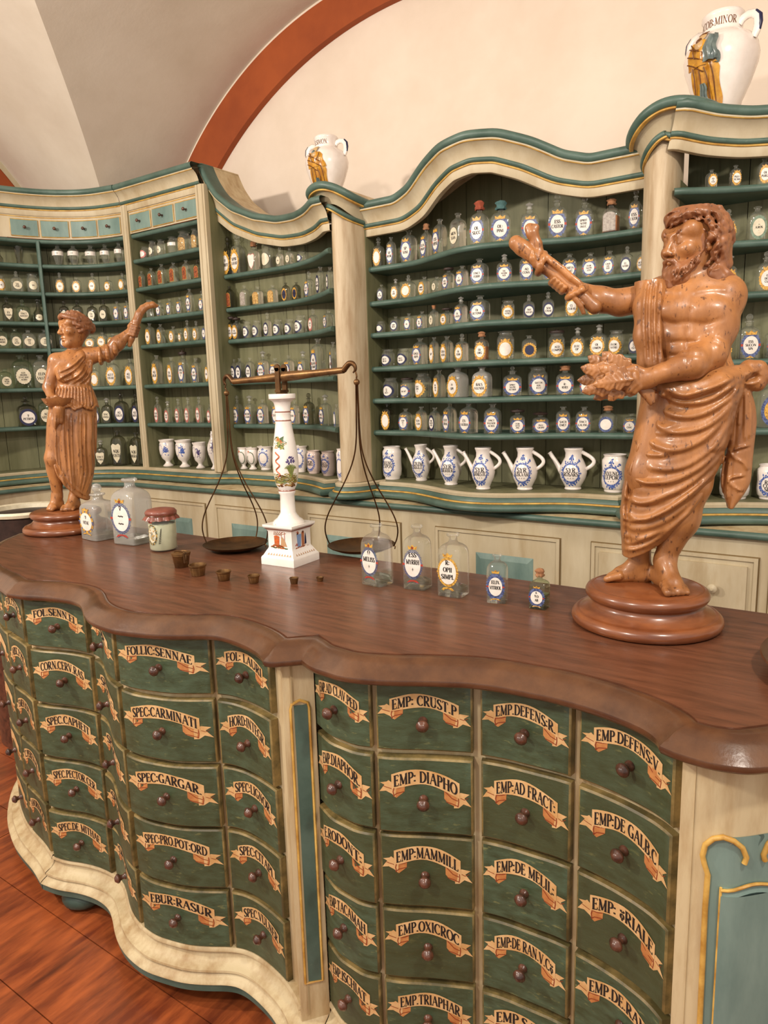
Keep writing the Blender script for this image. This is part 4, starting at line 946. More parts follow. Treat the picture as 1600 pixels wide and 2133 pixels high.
row(frontC, SHC[0], k1, [(165, 150, 160, 'sGbd', '@/SEBRITI'), (330, 150, 130, 'sGb', 'SPIR/LAVAND'), (490, 130, 205, 'sQk'), (640, 130, 225, 'rWn'), (745, 80, 265, 'sWb', 'OL'), (845, 85, 250, 'sWb', 'TI/NI'), (965, 80, 310, 'rDn', 'SA')], 'top shelf of swooping unit', gC)
row(frontC, SHC[1], k1, [(245, 90, 660, 'sRnd'), (395, 100, 655, 'sVn'), (525, 115, 665, 'sYn'), (675, 110, 650, 'sYn'), (810, 85, 625, 'sOnd', 'EXTR'), (915, 85, 620, 'sOnd', 'EXTR'), (1045, 100, 510, 'sBb', 'ELIX/PECT'), (1160, 100, 465, 'sDn', 'ELIX/PROPR'), (1255, 80, 470, 'sDn', 'ELIX')], 'second shelf of swooping unit', gC)
row(frontC, SHC[2], k1, [(185, 95, 960, 'sGld', 'SAL/PERL'), (315, 100, 970, 'sGl', 'SAL/AMMO'), (420, 80, 1015, 'rDn', 'FLO/SAL'), (515, 80, 1005, 'rDn', 'MAG/ALB'), (625, 85, 925, 'sDb', 'SAL/CORN'), (730, 90, 995, 'rDn', 'SAL/VOL'), (845, 90, 990, 'rDn', 'SAL/ABS'), (960, 110, 950, 'rDn', 'SAL/TART'),
    (1085, 100, 885, 'sPb', 'SYR/M'), (1240, 110, 905, 'sBn', 'SPEC/ALB')], 'third shelf of swooping unit', gC)
row(frontC, SHC[3], k2, [(240, 95, 235, 'sDn', 'TIN/CORT'), (350, 95, 225, 'sDn', 'TIN/AB'), (450, 95, 220, 'sDn', 'TIN/MYR'), (585, 120, 150, 'sBd', 'AERU/ALUM'), (700, 110, 225, 'sBn', 'TER/SEM'), (840, 115, 195, 'sBn', 'TER'), (985, 115, 150, 'sBd', 'TIN/BELLA'), (1140, 150, 25, 'sBn', 'AQ/ISLAND/COMP'), (1290, 80, 60, 'sBn', 'AQ')], 'fourth shelf of swooping unit', gC)
row(frontC, SHC[4], k2, [(310, 110, 600, 'sBb', 'MEL/ROS'), (450, 115, 600, 'sBd', 'ROOB/SAMB'), (580, 115, 640, 'sBn', 'SYR/LABR'), (720, 100, 640, 'sBn', 'SYR'), (900, 105, 650, 'sBn', 'SYR'), (1045, 120, 575, 'sBbd', 'TINC/MELIS'), (1210, 130, 590, 'sBd', 'TINCT/ROSA'), (1320, 60, 690, 'sBn')], 'fifth shelf of swooping unit', gC)
b1 = (240, 380, 6.154); b2 = (240, 620, 6.154); gB = 'bottles in the narrow shelf unit'
row(frontB, SHB[0], b1, [(395, 115, 830, 'rPn'), (490, 90, 755, 'rWn', 'OL'), (600, 95, 740, 'rWn', 'OL'), (755, 130, 705, 'rTn'), (900, 150, 635, 'rYn'), (1045, 110, 600, 'rYn')], 'top shelf of narrow unit', gB)
row(frontB, SHB[1], b1, [(350, 80, 1140, 'sRn', 'EX'), (475, 100, 1100, 'sRn', 'EX'), (610, 110, 1050, 'sRn', 'EX/S'), (760, 115, 1030, 'sRn', 'EX/S'), (920, 110, 1000, 'sRn', 'EX/S'), (1070, 110, 1000, 'sRnd', 'EX')], 'second shelf of narrow unit', gB)
row(frontB, SHB[2], b2, [(450, 85, 30, 'rTn', 'SAL'), (580, 95, 40, 'sBn', 'SP'), (710, 90, 15, 'sBn', 'SP'), (840, 95, 0, 'sBn', 'SP'), (970, 100, -112, 'sBn', 'OL/ROR'), (1125, 90, -90, 'sBb', 'OL')], 'third shelf of narrow unit', gB)
row(frontB, SHB[3], b2, [(460, 120, 330, 'sGn', 'OL'), (595, 105, 340, 'sGn', 'OL/CAR'), (755, 110, 370, 'sGn', 'OL/CU'), (845, 60, 410, 'sGn', 'OL'), (935, 90, 285, 'sGb', 'OL/LIN'), (1050, 95, 295, 'sGb', 'OL/RUT'), (1160, 80, 325, 'sBn', 'OL')], 'fourth shelf of narrow unit', gB)
row(frontB, SHB[4], b2, [(555, 140, 740, 'sGn', 'AQ/RUB'), (740, 120, 765, 'sGn', 'OL/CERAS'), (890, 130, 675, 'sBl', 'SPIR/TER/C'), (1050, 120, 780, 'sBn', 'SPI/VINOS'), (1200, 80, 800, 'sGn', 'OL')], 'fifth shelf of narrow unit', gB)
row(frontB, SHB[5], b2, [(560, 95, 1265, 'sPb', 'SYR/ROS'), (690, 95, 1325, 'sPd', 'SYR/VIO'), (825, 95, 1290, 'sPb', 'SYR/MOR'), (950, 100, 1275, 'sPb', 'SYR/CYD'), (1090, 95, 1265, 'sPb', 'SYR/CIT'), (1225, 80, 1370, 'sPn', 'SYR')], 'sixth shelf of narrow unit', gB)
iR = PA.s_at_px(97, 1.95)/PA.L; a_ = (0, 380, 5.333); a2 = (30, 600, 5.161); a3 = (30, 860, 5.161); a4 = (0, 640, 8.0)
cutA = int(np.searchsorted(arclen(frontA), iR*PA.L)); frAR, frAL = frontA, frontA
gA = 'bottles in the curved corner unit'
row(frAR, SHB[0], a_, [(655, 110, 690, 'pTn', 'EXTR'), (830, 110, 690, 'pTn', 'EXTR'), (1020, 110, 700, 'pTn', 'OLE'), (1180, 100, 690, 'pTn', 'OLE'), (1335, 90, 670, 'pTn', 'OL')], 'top shelf of corner unit', gA)
row(frAR, SHB[1], a_, [(675, 90, 1000, 'sGb', 'ELI'), (865, 95, 1055, 'sGn', 'OL'), (1040, 90, 1005, 'sGb', 'TINC'), (1215, 90, 1040, 'sGb', 'OL'), (1370, 90, 1005, 'sGb')], 'second shelf of corner unit', gA)
row(frAR, SHB[2], a_, [(730, 100, 1310, 'sWbd', 'TIN'), (875, 110, 1300, 'sWbd', 'TIN/AL'), (1035, 110, 1315, 'sWbd', 'TIN/AM'), (1170, 110, 1300, 'sWbd', 'TIN'), (1315, 85, 1325, 'sBn', 'OL'), (1420, 70, 1315, 'sBn', 'OL')], 'third shelf of corner unit', gA)
row(frAR, SHB[3], a2, [(545, 90, 480, 'sDn'), (825, 110, 510, 'sGn', 'TINC/COR'), (955, 110, 475, 'sGn', 'TINC'), (1070, 110, 490, 'sGn'), (1265, 60, 500, 'sGn')], 'fourth shelf of corner unit', gA)
row(frAR, SHB[4], a2, [(880, 100, 850, 'sGn'), (1075, 140, 770, 'sGn', 'ACET/VINARI'), (1265, 130, 760, 'sGn', 'AQ/TILI')], 'fifth shelf of corner unit', gA)
row(frAR, SHB[5], a2, [(895, 80, 1240, 'sDnd'), (1010, 120, 1180, 'sWdd', 'TINC/VINOSA'), (1170, 150, 1125, 'sDbd', 'AQ/SALVI'), (1325, 100, 1130, 'sDbd', 'AQ/MEN')], 'sixth shelf of corner unit', gA)
row(frAR, Z_BASE-.011, a3, [(950, 125, 290, 'sSdd', 'TINCT/VITRIOL'), (1140, 160, 190, 'sSnd', 'AQU/FONTIS'), (1330, 140, 210, 'sSnd', 'AQU/NIGRA')], 'bottom shelf of corner unit', gA)
row(frAL, SHB[0], a_, [(5, 60, 760, 'fNnd'), (225, 90, 715, 'vNnd')], 'top shelf, corner unit end', gA)
row(frAL, SHB[1], a_, [(15, 90, 1030, 'rGn', 'OL'), (200, 120, 985, 'sWb', 'SAL/PERL'), (375, 110, 1020, 'rWn', 'SA')], 'second shelf, corner unit end', gA)
row(frAL, SHB[2], a_, [(100, 110, 1270, 'sSbd', 'EX/AMA'), (270, 130, 1300, 'sWbg', 'TINCT/AURANT'), (440, 110, 1300, 'fWnd', 'SPI')], 'third shelf, corner unit end', gA)
row(frAL, SHB[3], a4, [(40, 190, 345, 'sWng', 'BALS/MERC'), (280, 180, 360, 'sWng', 'ESS/CALC/MUND'), (500, 200, 380, 'sWn', 'SPIRI/SAL/VOL'), (780, 210, 375, 'sWn', 'HYD/ALUM/FERRO')], 'fourth shelf, corner unit end', gA)
row(frAL, SHB[4], a4, [(110, 200, 1025, 'sWng', 'THER/MITHR/CORT'), (400, 300, 800, 'sWng', 'ELIX/PROPRI/ETAT.SINE/ACIDO'), (720, 240, 800, 'sWn', 'ELIX/SALUTIS')], 'fifth shelf, corner unit end', gA)
row(frAL, SHB[5], a4, [(470, 290, 1480, 'sDbd', '@/PETROS'), (780, 200, 1510, 'sWng', 'AQ/VITAE')], 'sixth shelf, corner unit end', gA)
e1, e2, e3, e4 = (1180, 320, 3.81), (1480, 320, 8.889), (1480, 560, 8.889), (1480, 780, 7.617); gE = 'bottles in the unit behind the bearded statue'
row(frontE, SHC[0], e1, [(1150, 85, 130, 'sGn', 'RES/IA/EXTR'), (1335, 85, 95, 'sGn', 'PULV/SCAM'), (1560, 100, 40, 'sGn', 'OL/PURGA')], 'top shelf behind statue', gE)
row(frontE, SHC[1], e2, [(310, 270, 1030, 'sGb', 'SP/MURIA/VTI'), (840, 330, 990, 'sCn', '~/A.ROS/+')], 'second shelf behind statue', gE)
row(frontE, SHC[2], e2, [(330, 260, 1880, 'sGd', 'OL'), (1010, 330, 1810, 'sGb', 'OL/DEST/CUM')], 'third shelf behind statue', gE)
row(frontE, SHC[3], e3, [(200, 330, 1200, 'sGn'), (690, 390, 830, 'sBb', 'ESS/SUCCIN/SIN'), (1200, 380, 1050, 'sBn', 'ESS')], 'fourth shelf behind statue', gE)
row(frontE, SHC[4], e4, [(960, 420, 80, 'sAn')], 'fifth shelf behind statue', gE)
# ------------------------------------------------------------------ tin-glazed jars and jugs
m_faience = M('white_tin_glaze', (244, 236, 230), (232, 222, 214), .22, 14, coat=.4)
m_fblue = M('cobalt_painting', (58, 84, 158), (84, 112, 184), .3, 120)
m_fpink = M('pinkish_tin_glaze', (226, 206, 196), (214, 192, 182), .25, 14, coat=.4)
m_fgreen = M('green_wreath_painting', (86, 112, 64), (60, 84, 46), .3, 120)
m_fora = M('orange_painting', (214, 112, 52), (184, 84, 34), .3, 120)
m_fviolet = M('violet_painting', (92, 78, 130), (66, 54, 104), .3, 120)
m_fbrown = M('brown_painting', (120, 74, 36), (90, 52, 24), .3, 120)
def lathe_fn(prof):
    z = [p[1] for p in prof]; r = [p[0] for p in prof]
    def f(o):
        def g(x, zz):
            rr = float(np.interp(zz, z, r))+o; a = -PI/2+x/max(rr, .004); return (rr*math.cos(a), rr*math.sin(a), zz)
        return g
    return f
def leaf(mb, f, x, z, a, l, w, mi):
    c, s = math.cos(a), math.sin(a); P = [(-l/2, 0), (-.1*l, w/2), (l/2, 0), (-.1*l, -w/2)]
    mb.fan([f(x+p*c-q*s, z+p*s+q*c) for p, q in P], mi)
def sub_lathe(root, name, prof, mat, n=28):
    mb = MB(); mb.lathe(prof, n=n, cap=False); mb.fan([(prof[0][0]*math.cos(2*PI*k/n), prof[0][0]*math.sin(2*PI*k/n), prof[0][1]) for k in range(n)])
    return mb.build(name, mat, root, smooth=50, local=True)
def wreath_motif(root, wrap, zc, rx, rz, text, th, mats, seed=1, top=True, lines=None, gap=0):
    """cobalt wreath of leaves with scrolls, flowers on top and lettering inside"""
    r = random.Random(seed); mb = MB(); f, g = wrap(.0006), wrap(.0011)
    for ring_, n, l in ((1.0, 34, .30), (1.16, 26, .26)):
        for k in range(n):
            a = 2*PI*k/n+r.uniform(-.05, .05)
            if ring_ > 1.1 and r.random() < .35: continue
            x, z = rx*ring_*math.cos(a), zc+rz*ring_*math.sin(a)
            leaf(mb, f, x, z, a+PI/2+r.uniform(-.9, .9), l*rx*r.uniform(.9, 1.5), .17*rx, 0)
    for k in range(24):
        a0, a1 = 2*PI*k/24, 2*PI*(k+1)/24
        mb.fan([f(rx*.93*math.cos(a0), zc+rz*.93*math.sin(a0)), f(rx*.93*math.cos(a1), zc+rz*.93*math.sin(a1)), f(rx*.88*math.cos(a1), zc+rz*.88*math.sin(a1)), f(rx*.88*math.cos(a0), zc+rz*.88*math.sin(a0))], 0)
    if top:
        for dx, dz in ((0, 1.5), (-.2, 1.42), (.2, 1.42), (0, 1.34), (-.12, 1.55), (.12, 1.55), (0, 1.7), (.1, 1.78), (-.7, 1.12), (.75, 1.12), (.85, 1.3), (.95, 1.2)):
            leaf(mb, f, dx*rx, zc+dz*rz, r.uniform(0, 6), .32*rx, .19*rx, 0)
        for dx, dz in ((-.5, -1.15), (-.2, -1.3), (.15, -1.3), (.45, -1.2), (0, -1.15), (.25, -1.05)): leaf(mb, f, dx*rx, zc+dz*rz, r.uniform(0, 6), .36*rx, .2*rx, 0)
    ls = text.split('/') if text else []
    for i, ln in enumerate(ls):
        z = zc+rz*(.32-.42*i); tw = min(rx*.82, text_width(ln)*th*.6); letters(mb, ln, lambda x, v: g(x, z-th/2+v), -tw, tw, th, 1, 1.15)
    if ls:
        for dx in (-.28, 0, .28): letters(mb, '+', lambda x, v: g(x, zc-rz*.62+v), dx*rx-rx*.09, dx*rx+rx*.09, th*.5, 1, 1.2)
    return mb.build('painted_motif', mats, root, smooth=0, fix=False, local=True)
def jar_at(fr, z, u, vt, wpx, setb=.02):
    zb = z; p, nv = place_on(fr, zb, u, .06); depth = (np.array([*p, zb])-CAM_POS) @ CF
    W_ = wpx*depth/F_PX; p, nv = place_on(fr, zb, u, setb+W_/2)
    H_ = (CAM_POS+ray(u, vt)*(np.hypot(*p)/np.hypot(*ray(u, vt)[:2])))[2]-zb
    return p, W_, H_
ZJ = 1.0893
def albarello(fr, u, vt, wpx, label, text, mats=(None, None), glaze=None, group=None, motif='blue', yaw=0, seed=1):
    p, W_, H_ = jar_at(fr, ZJ, u, vt, wpx); R = W_/2
    t = thing('albarello_jar', label, 'jar', (*p, ZJ), group); t.rotation_euler = (0, 0, yaw)
    prof = [(R*.74, 0), (R*.78, H_*.03), (R*.76, H_*.06), (R*.92, H_*.13), (R*.97, H_*.3), (R*.93, H_*.55), (R*.97, H_*.78), (R*.96, H_*.86), (R*.82, H_*.92), (R*.80, H_*.95), (R*.88, H_*.985), (R*.88, H_), (R*.80, H_), (R*.76, H_*.9), (R*.7, H_*.2), (.001, H_*.15)]
    sub_lathe(t, 'body', prof, glaze or m_faience); wreath_motif(t, lathe_fn(prof[:9]), H_*.44, R*.68, H_*.25, text, H_*.10, list(mats) if mats[0] else [m_fblue, m_ink], seed)
    return t
def jug(u, vt, wpx, label, text, seed):
    p, W_, H_ = jar_at(frontD, ZJ, u, vt, wpx*.98, .03); R = W_/2
    t = thing('spouted_jug', label, 'jug', (*p, ZJ), 'blue and white spouted jugs'); t.rotation_euler = (0, 0, math.radians(8))
    prof = [(R*.58, 0), (R*.62, H_*.02), (R*.56, H_*.06), (R*.66, H_*.12), (R*.92, H_*.28), (R*1.0, H_*.42), (R*.93, H_*.56), (R*.74, H_*.70), (R*.60, H_*.78), (R*.58, H_*.88), (R*.66, H_*.95), (R*.70, H_*.97), (R*.68, H_), (R*.6, H_*.99), (R*.5, H_*.85), (.001, H_*.7)]
    sub_lathe(t, 'body', prof, m_faience)
    mb = MB(); P = [(-R*.80, 0, H_*.40), (-R*1.12, 0, H_*.56), (-R*1.42, 0, H_*.72), (-R*1.72, 0, H_*.86)]
    mb.tube(P, [R*.24, R*.19, R*.155, R*.15], 14, cap=False); mb.lathe_dir([(R*.15, 0), (R*.18, .001), (R*.18, .004), (R*.11, .005), (R*.10, -.012), (.0005, -.013)], P[-1], (-.6, 0, .8), 14)
    mb.build('spout', m_faience, t, smooth=60, local=True)
    a = np.linspace(0, 1, 14); Q = [(R*(.60+.95*math.sin(PI*k)*(.85+.0*k)+.30*k*(1-k)), 0, H_*(.90-.46*k)) for k in a]
    mb = MB(); mb.tube(Q, R*.12, 10, flat=1.2); mb.build('handle', m_faience, t, smooth=60, local=True)
    wreath_motif(t, lathe_fn(prof[:11]), H_*.42, R*.66, H_*.23, text, H_*.095, [m_fblue, m_ink], seed)
jx = lambda x: 740+x/2.424
jy = lambda y: 680+y/2.424
gJ = 'blue and white ointment jars'
albarello(frontD, jx(190), jy(605), 100/2.424, 'blue and white straight jar reading AXUNG CAPON beside the pillar', 'AXUNG/CAPON', group=gJ, seed=3)
jug(jx(336), jy(595), 98/2.424, 'spouted jug reading OXIM SQUILIT, next to the straight jar by the pillar', 'OXIM/SQUILIT', 4)
jug(jx(484), jy(600), 112/2.424, 'spouted jug reading SYR BERBER, second of the five jugs', 'SYR/BERBER', 5)
jug(jx(645), jy(610), 122/2.424, 'spouted jug reading SYR DOMESTIC, middle one of the five jugs', 'SYR/DOMESTIC', 6)
jug(jx(858), jy(610), 130/2.424, 'spouted jug reading SYR LISCVAM, fourth of the five jugs', 'SYR/LISCVAM', 7)
jug(jx(1100), jy(612), 140/2.424, 'spouted jug reading SYR ROSARS, nearest the bearded statue', 'SYR/ROSARS', 8)
albarello(frontD, jx(1310), jy(645), 132/2.424, 'blue and white straight jar reading AXUNG LEPOR behind the bearded statue', 'AXUNG/LEPOR', group=gJ, seed=9)
albarello(frontE, 1528, 968, 60, 'white straight jar half hidden behind the hanging drapery of the bearded statue', '', group=gJ, seed=10)
albarello(frontE, 1604, 967, 56, 'blue and white straight jar reading ROB COST SEM at the picture edge', 'ROB/COST/SEM', group=gJ, seed=11)
albarello(frontE, 1447, 968, 56, 'white straight jar hidden behind the calf of the bearded statue', '', group=gJ, seed=12)
# pots under the swooping unit
def pot(fr, u, vt, wpx, label, cat, prof_k, motif, group, name, glaze=None, seed=1):
    p, W_, H_ = jar_at(fr, ZJ, u, vt, wpx); R = W_/2
    t = thing(name, label, cat, (*p, ZJ), group); t.rotation_euler = (0, 0, math.radians(20))
    prof = [(R*r, H_*z) for r, z in prof_k]; sub_lathe(t, 'body', prof, glaze or m_faience)
    rim = max(i for i in range(len(prof_k)) if prof_k[i][1] <= .93 and i < len(prof_k)-3)
    wrap = lathe_fn(sorted(prof[:rim+1], key=lambda q: q[1])); f = wrap(.0007); mb = MB(); r = random.Random(seed)
    if motif == 'wreath':
        for k in range(30):
            a = PI*.55-2*PI*k/30*.85; x, z = R*.55*math.cos(a)+R*.05, H_*.52+H_*.26*math.sin(a); leaf(mb, f, x, z, a+PI/2+r.uniform(-.7, .7), R*.26, R*.12, 0)
        for k in range(6): leaf(mb, f, -R*.25+R*.1*r.uniform(-1, 1), H_*.80+H_*.04*r.uniform(-1, 1), r.uniform(0, 6), R*.2, R*.14, 1)
        mb.build('painted_wreath', [m_fgreen, m_fora], t, smooth=0, fix=False, local=True)
    elif motif == 'figure':
        mb.fan([f(-R*.5+R*.34*math.cos(a), H_*.62+H_*.17*math.sin(a)) for a in np.linspace(0, 2*PI, 18)[:-1]], 1)
        for k in range(46): leaf(mb, f, R*.28+R*.30*r.gauss(0, .5), H_*.62+H_*.13*r.gauss(0, .6), r.uniform(0, 6), R*.26, R*.12, 0)
        for k in range(16): leaf(mb, f, -R*.5+R*.4*math.cos(k*.4), H_*.62+H_*.2*math.sin(k*.4), k*.4+1.57, R*.2, R*.07, 0)
        mb.build('painted_figure', [m_fblue if seed < 5 else m_fviolet, m_faience], t, smooth=0, fix=False, local=True)
    else:
        return wreath_motif(t, wrap, H_*.5, R*.62, H_*.25, motif, H_*.10, [m_fblue, m_ink], seed)
POT = [(.62, 0), (.66, .03), (.60, .08), (.80, .2), (.94, .45), (.98, .66), (.93, .80), (.80, .88), (.82, .92), (1.0, .97), (1.0, 1.0), (.9, 1.0), (.7, .9), (.001, .85)]
FOOTED = [(.62, 0), (.64, .03), (.42, .09), (.30, .14), (.34, .20), (.70, .30), (.90, .48), (.96, .68), (.92, .84), (.84, .90), (.98, .97), (.98, 1.0), (.88, 1.0), (.7, .9), (.001, .85)]
cx, cy = (lambda x: 430+x/4.848), (lambda y: 700+y/4.848)
gP = 'white pots on the ledge of the swooping unit'
pot(frontC, cx(345), cy(1120), 130/4.848, 'white footed pot with a green wreath, nearest the cream post', 'pot', FOOTED, 'wreath', gP, 'footed_pot')
pot(frontC, cx(472), cy(1122), 130/4.848, 'white footed pot with a green wreath, second from the cream post', 'pot', FOOTED, 'wreath', gP, 'footed_pot', seed=2)
pot(frontC, cx(605), cy(1108), 160/4.848, 'larger white pot with a blue wreath beside the two green-wreathed pots', 'pot', POT, ' ', gP, 'ointment_pot', seed=3)
pot(frontC, cx(755), cy(1108), 150/4.848, 'white pot with blue painting just behind the scale column', 'pot', POT, ' ', gP, 'ointment_pot', seed=4)
pot(frontC, cx(960), cy(1104), 150/4.848, 'white pot with blue wreath on the pillar side of the scale column', 'pot', POT, ' ', gP, 'ointment_pot', seed=5)
albarello(frontC, cx(1090), cy(1155), 145/4.848, 'pinkish low jar reading ROB SAMBUC between the scale and the pillar', 'ROB/SAMBUC', glaze=m_fpink, group=gP, seed=13)
albarello(frontC, cx(1237), cy(1163), 150/4.848, 'pinkish low jar reading SUCC JUNIP close to the pillar', 'SUCC/JUNIP', glaze=m_fpink, group=gP, seed=14)
albarello(frontC, cx(1380), cy(1135), 120/4.848, 'white jar mostly hidden by the pillar', '', group=gP, seed=15)
bx_, by_ = (lambda x: x/3.333), (lambda y: 660+y/3.333)
gG = 'footed pots under the narrow unit'
pot(frontB, bx_(1170), by_(850), 110/3.333, 'footed pot with a blue painted figure, first in its row', 'pot', FOOTED, 'figure', gG, 'footed_pot', seed=3)
pot(frontB, bx_(1285), by_(853), 116/3.333, 'footed pot with a blue painted figure, second in its row', 'pot', FOOTED, 'figure', gG, 'footed_pot', seed=4)
pot(frontB, bx_(1394), by_(870), 98/3.333, 'smaller footed pot with violet and orange painting', 'pot', FOOTED, 'figure', gG, 'footed_pot', seed=6)
VASEN = [(.62, 0), (.64, .02), (.36, .07), (.28, .12), (.5, .22), (.9, .40), (1.0, .52), (.9, .64), (.5, .78), (.36, .86), (.40, .90), (.44, .905), (.40, .91), (.3, .95), (.3, .99), (.1, 1.0), (.001, 1.0)]
pot(frontB, bx_(1492), by_(790), 84/3.333, 'tall white vase with violet painting beside the cream post', 'vase', VASEN, 'figure', gG, 'footed_vase', seed=7)

# ------------------------------------------------------------------ two handled vases on the cornice
def big_vase(u, vt, wpx, y, zb, label, text, yaw, cloak):
    p = ony(u, vt, y); depth = (np.array([p[0], y, zb])-CAM_POS) @ CF; R = wpx*depth/F_PX/2; H_ = p[2]-zb
    t = thing('two_handled_vase', label, 'vase', (p[0], y, zb), 'two-handled painted vases on the cornice'); t.rotation_euler = (0, 0, yaw)
    prof = [(R*.52, 0), (R*.56, H_*.02), (R*.60, H_*.10), (R*.80, H_*.28), (R*.97, H_*.48), (R*1.0, H_*.57), (R*.95, H_*.66), (R*.80, H_*.74), (R*.62, H_*.785), (R*.53, H_*.81), (R*.51, H_*.93), (R*.56, H_*.955), (R*.56, H_*.985), (R*.53, H_), (R*.46, H_), (R*.44, H_*.85), (.001, H_*.8)]
    sub_lathe(t, 'body', prof, m_faience, 40)
    ca, sa = math.cos(math.radians(55)), math.sin(math.radians(55))
    for s_ in (-1, 1):
        a = 0 if s_ > 0 else PI; dx, dy = math.cos(a), math.sin(a)
        Q = [(dx*R*k, dy*R*k, H_*z) for k, z in ((.50, .85), (.60, .885), (.75, .90), (.90, .885), (1.01, .84), (1.03, .77), (1.0, .70), (.93, .655))]
        mb = MB(); mb.tube(Q, R*.075, 10, flat=1.5); h = mb.build('handle', m_faience, t, smooth=60, local=True)
        mb = MB(); n2 = np.array([-dy, dx, 0])
        mb.tube([np.array(q)+np.array([dx, dy, .35])*R*.075 for q in Q[1:]], [R*.02, R*.04, R*.055, R*.06, R*.06, R*.05, R*.02], 6); mb.build('blue_stripe', m_navy, h, smooth=60, local=True)
    wrap = lathe_fn(prof[:12]); f, g, e = wrap(.0012), wrap(.004), wrap(.0062); mb = MB()
    X = lambda x: x*R; Z = lambda z: z*H_
    def shp(pts, fn, mi, n=1): mb.fan([fn(X(a), Z(b)) for a, b in pts], mi)
    # robe, cloak, head: a moulded and painted saint
    cols = np.linspace(-1, 1, 13)
    def strip(z0, z1, w0, w1, mi, amp, fr_, sk=0.0, ox=0.0, lift=.002, n=16):
        rows_ = []
        for t_ in np.linspace(0, 1, n):
            z = z0+(z1-z0)*t_; w_ = (w0+(w1-w0)*t_)*(1-.25*max(0, t_-.8)/.2)
            rows_.append([wrap(lift+amp*R*(.5+.5*math.cos(fr_*c+sk*t_*4+c*c*2))*max(0, 1-c**8))(X(ox+c*w_+sk*t_*.08+.02*math.sin(t_*9)), Z(z)) for c in cols])
        mb.grid(rows_, mi)
    def blob(cx_, cz_, rx_, rz_, mi, lift):
        mb.grid([[wrap(lift+R*.05*(1-t_*t_))(X(cx_+rx_*t_*math.cos(a)), Z(cz_+rz_*t_*math.sin(a))) for a in np.linspace(0, 2*PI, 19)[:-1]] for t_ in (.02, .35, .7, 1.0)], mi, cu=True)
    strip(.01, .47, .40, .46, 0, .07, 9, .3); strip(.42, .665, .50, .36, 0, .09, 5, -.6)
    strip(.01, .25, .12, .10, 2, .05, 8, lift=.004+.07*R)
    if cloak: strip(.44, .69, .20, .16, 2, .08, 6, .5, .30, .004+.08*R); blob(.44, .47, .10, .06, 2, .004)
    blob(-.02, .63, .15, .05, 1, .003+.06*R); blob(-.02, .715, .125, .052, 1, .004+.03*R); blob(-.02, .752, .15, .032, 3 if cloak else 1, .005+.03*R); blob(-.05, .668, .085, .036, 3 if cloak else 2, .004+.07*R)
    for a, b in (((-.34, .62), (.30, .5)), ((-.40, .55), (.34, .42)), ((-.42, .48), (.1, .36)), ((-.24, .42), (-.30, .05)), ((.1, .40), (.2, .05)), ((.28, .42), (.33, .06)), ((-.05, .38), (-.12, .04)), ((-.30, .66), (-.12, .50)), ((.25, .64), (.06, .48))):
        L_ = [wrap(.004+.055*R)(X(a[0]+(b[0]-a[0])*q+.03*math.sin(q*5)), Z(a[1]+(b[1]-a[1])*q)) for q in np.linspace(0, 1, 9)]; mb.tube(L_, R*.017, 5, 3)
    mb.build('painted_figure', [M('ochre_glaze', (214, 158, 52), (176, 116, 34), .25, 40, coat=.4), M('pale_flesh_glaze', (204, 172, 124), (186, 150, 104), .3, 30), M('grey_blue_glaze', (120, 134, 130), (84, 100, 100), .3, 40, coat=.4), m_fbrown], t, smooth=50, local=True)
    mb = MB(); th = H_*.075; q = wrap(.001); tw = text_width(text)*th*.42
    letters(mb, text, lambda x, v: q(x, Z(.845)+v), -tw, tw, th, 0, .9); mb.build('lettering', [m_fbrown], t, smooth=0, fix=False, local=True)
    return t
big_vase(679, 287, 90, 2.655, 2.345, 'two-handled white vase with a yellow robed figure on the cornice above the scale', 'S.SIMON.', math.radians(6), False)
big_vase(1507, 33, 144, 2.70, 2.345, 'two-handled vase with an ochre and grey figure above the bearded statue', 'S.IACOB:MINOR', math.radians(-22), True)

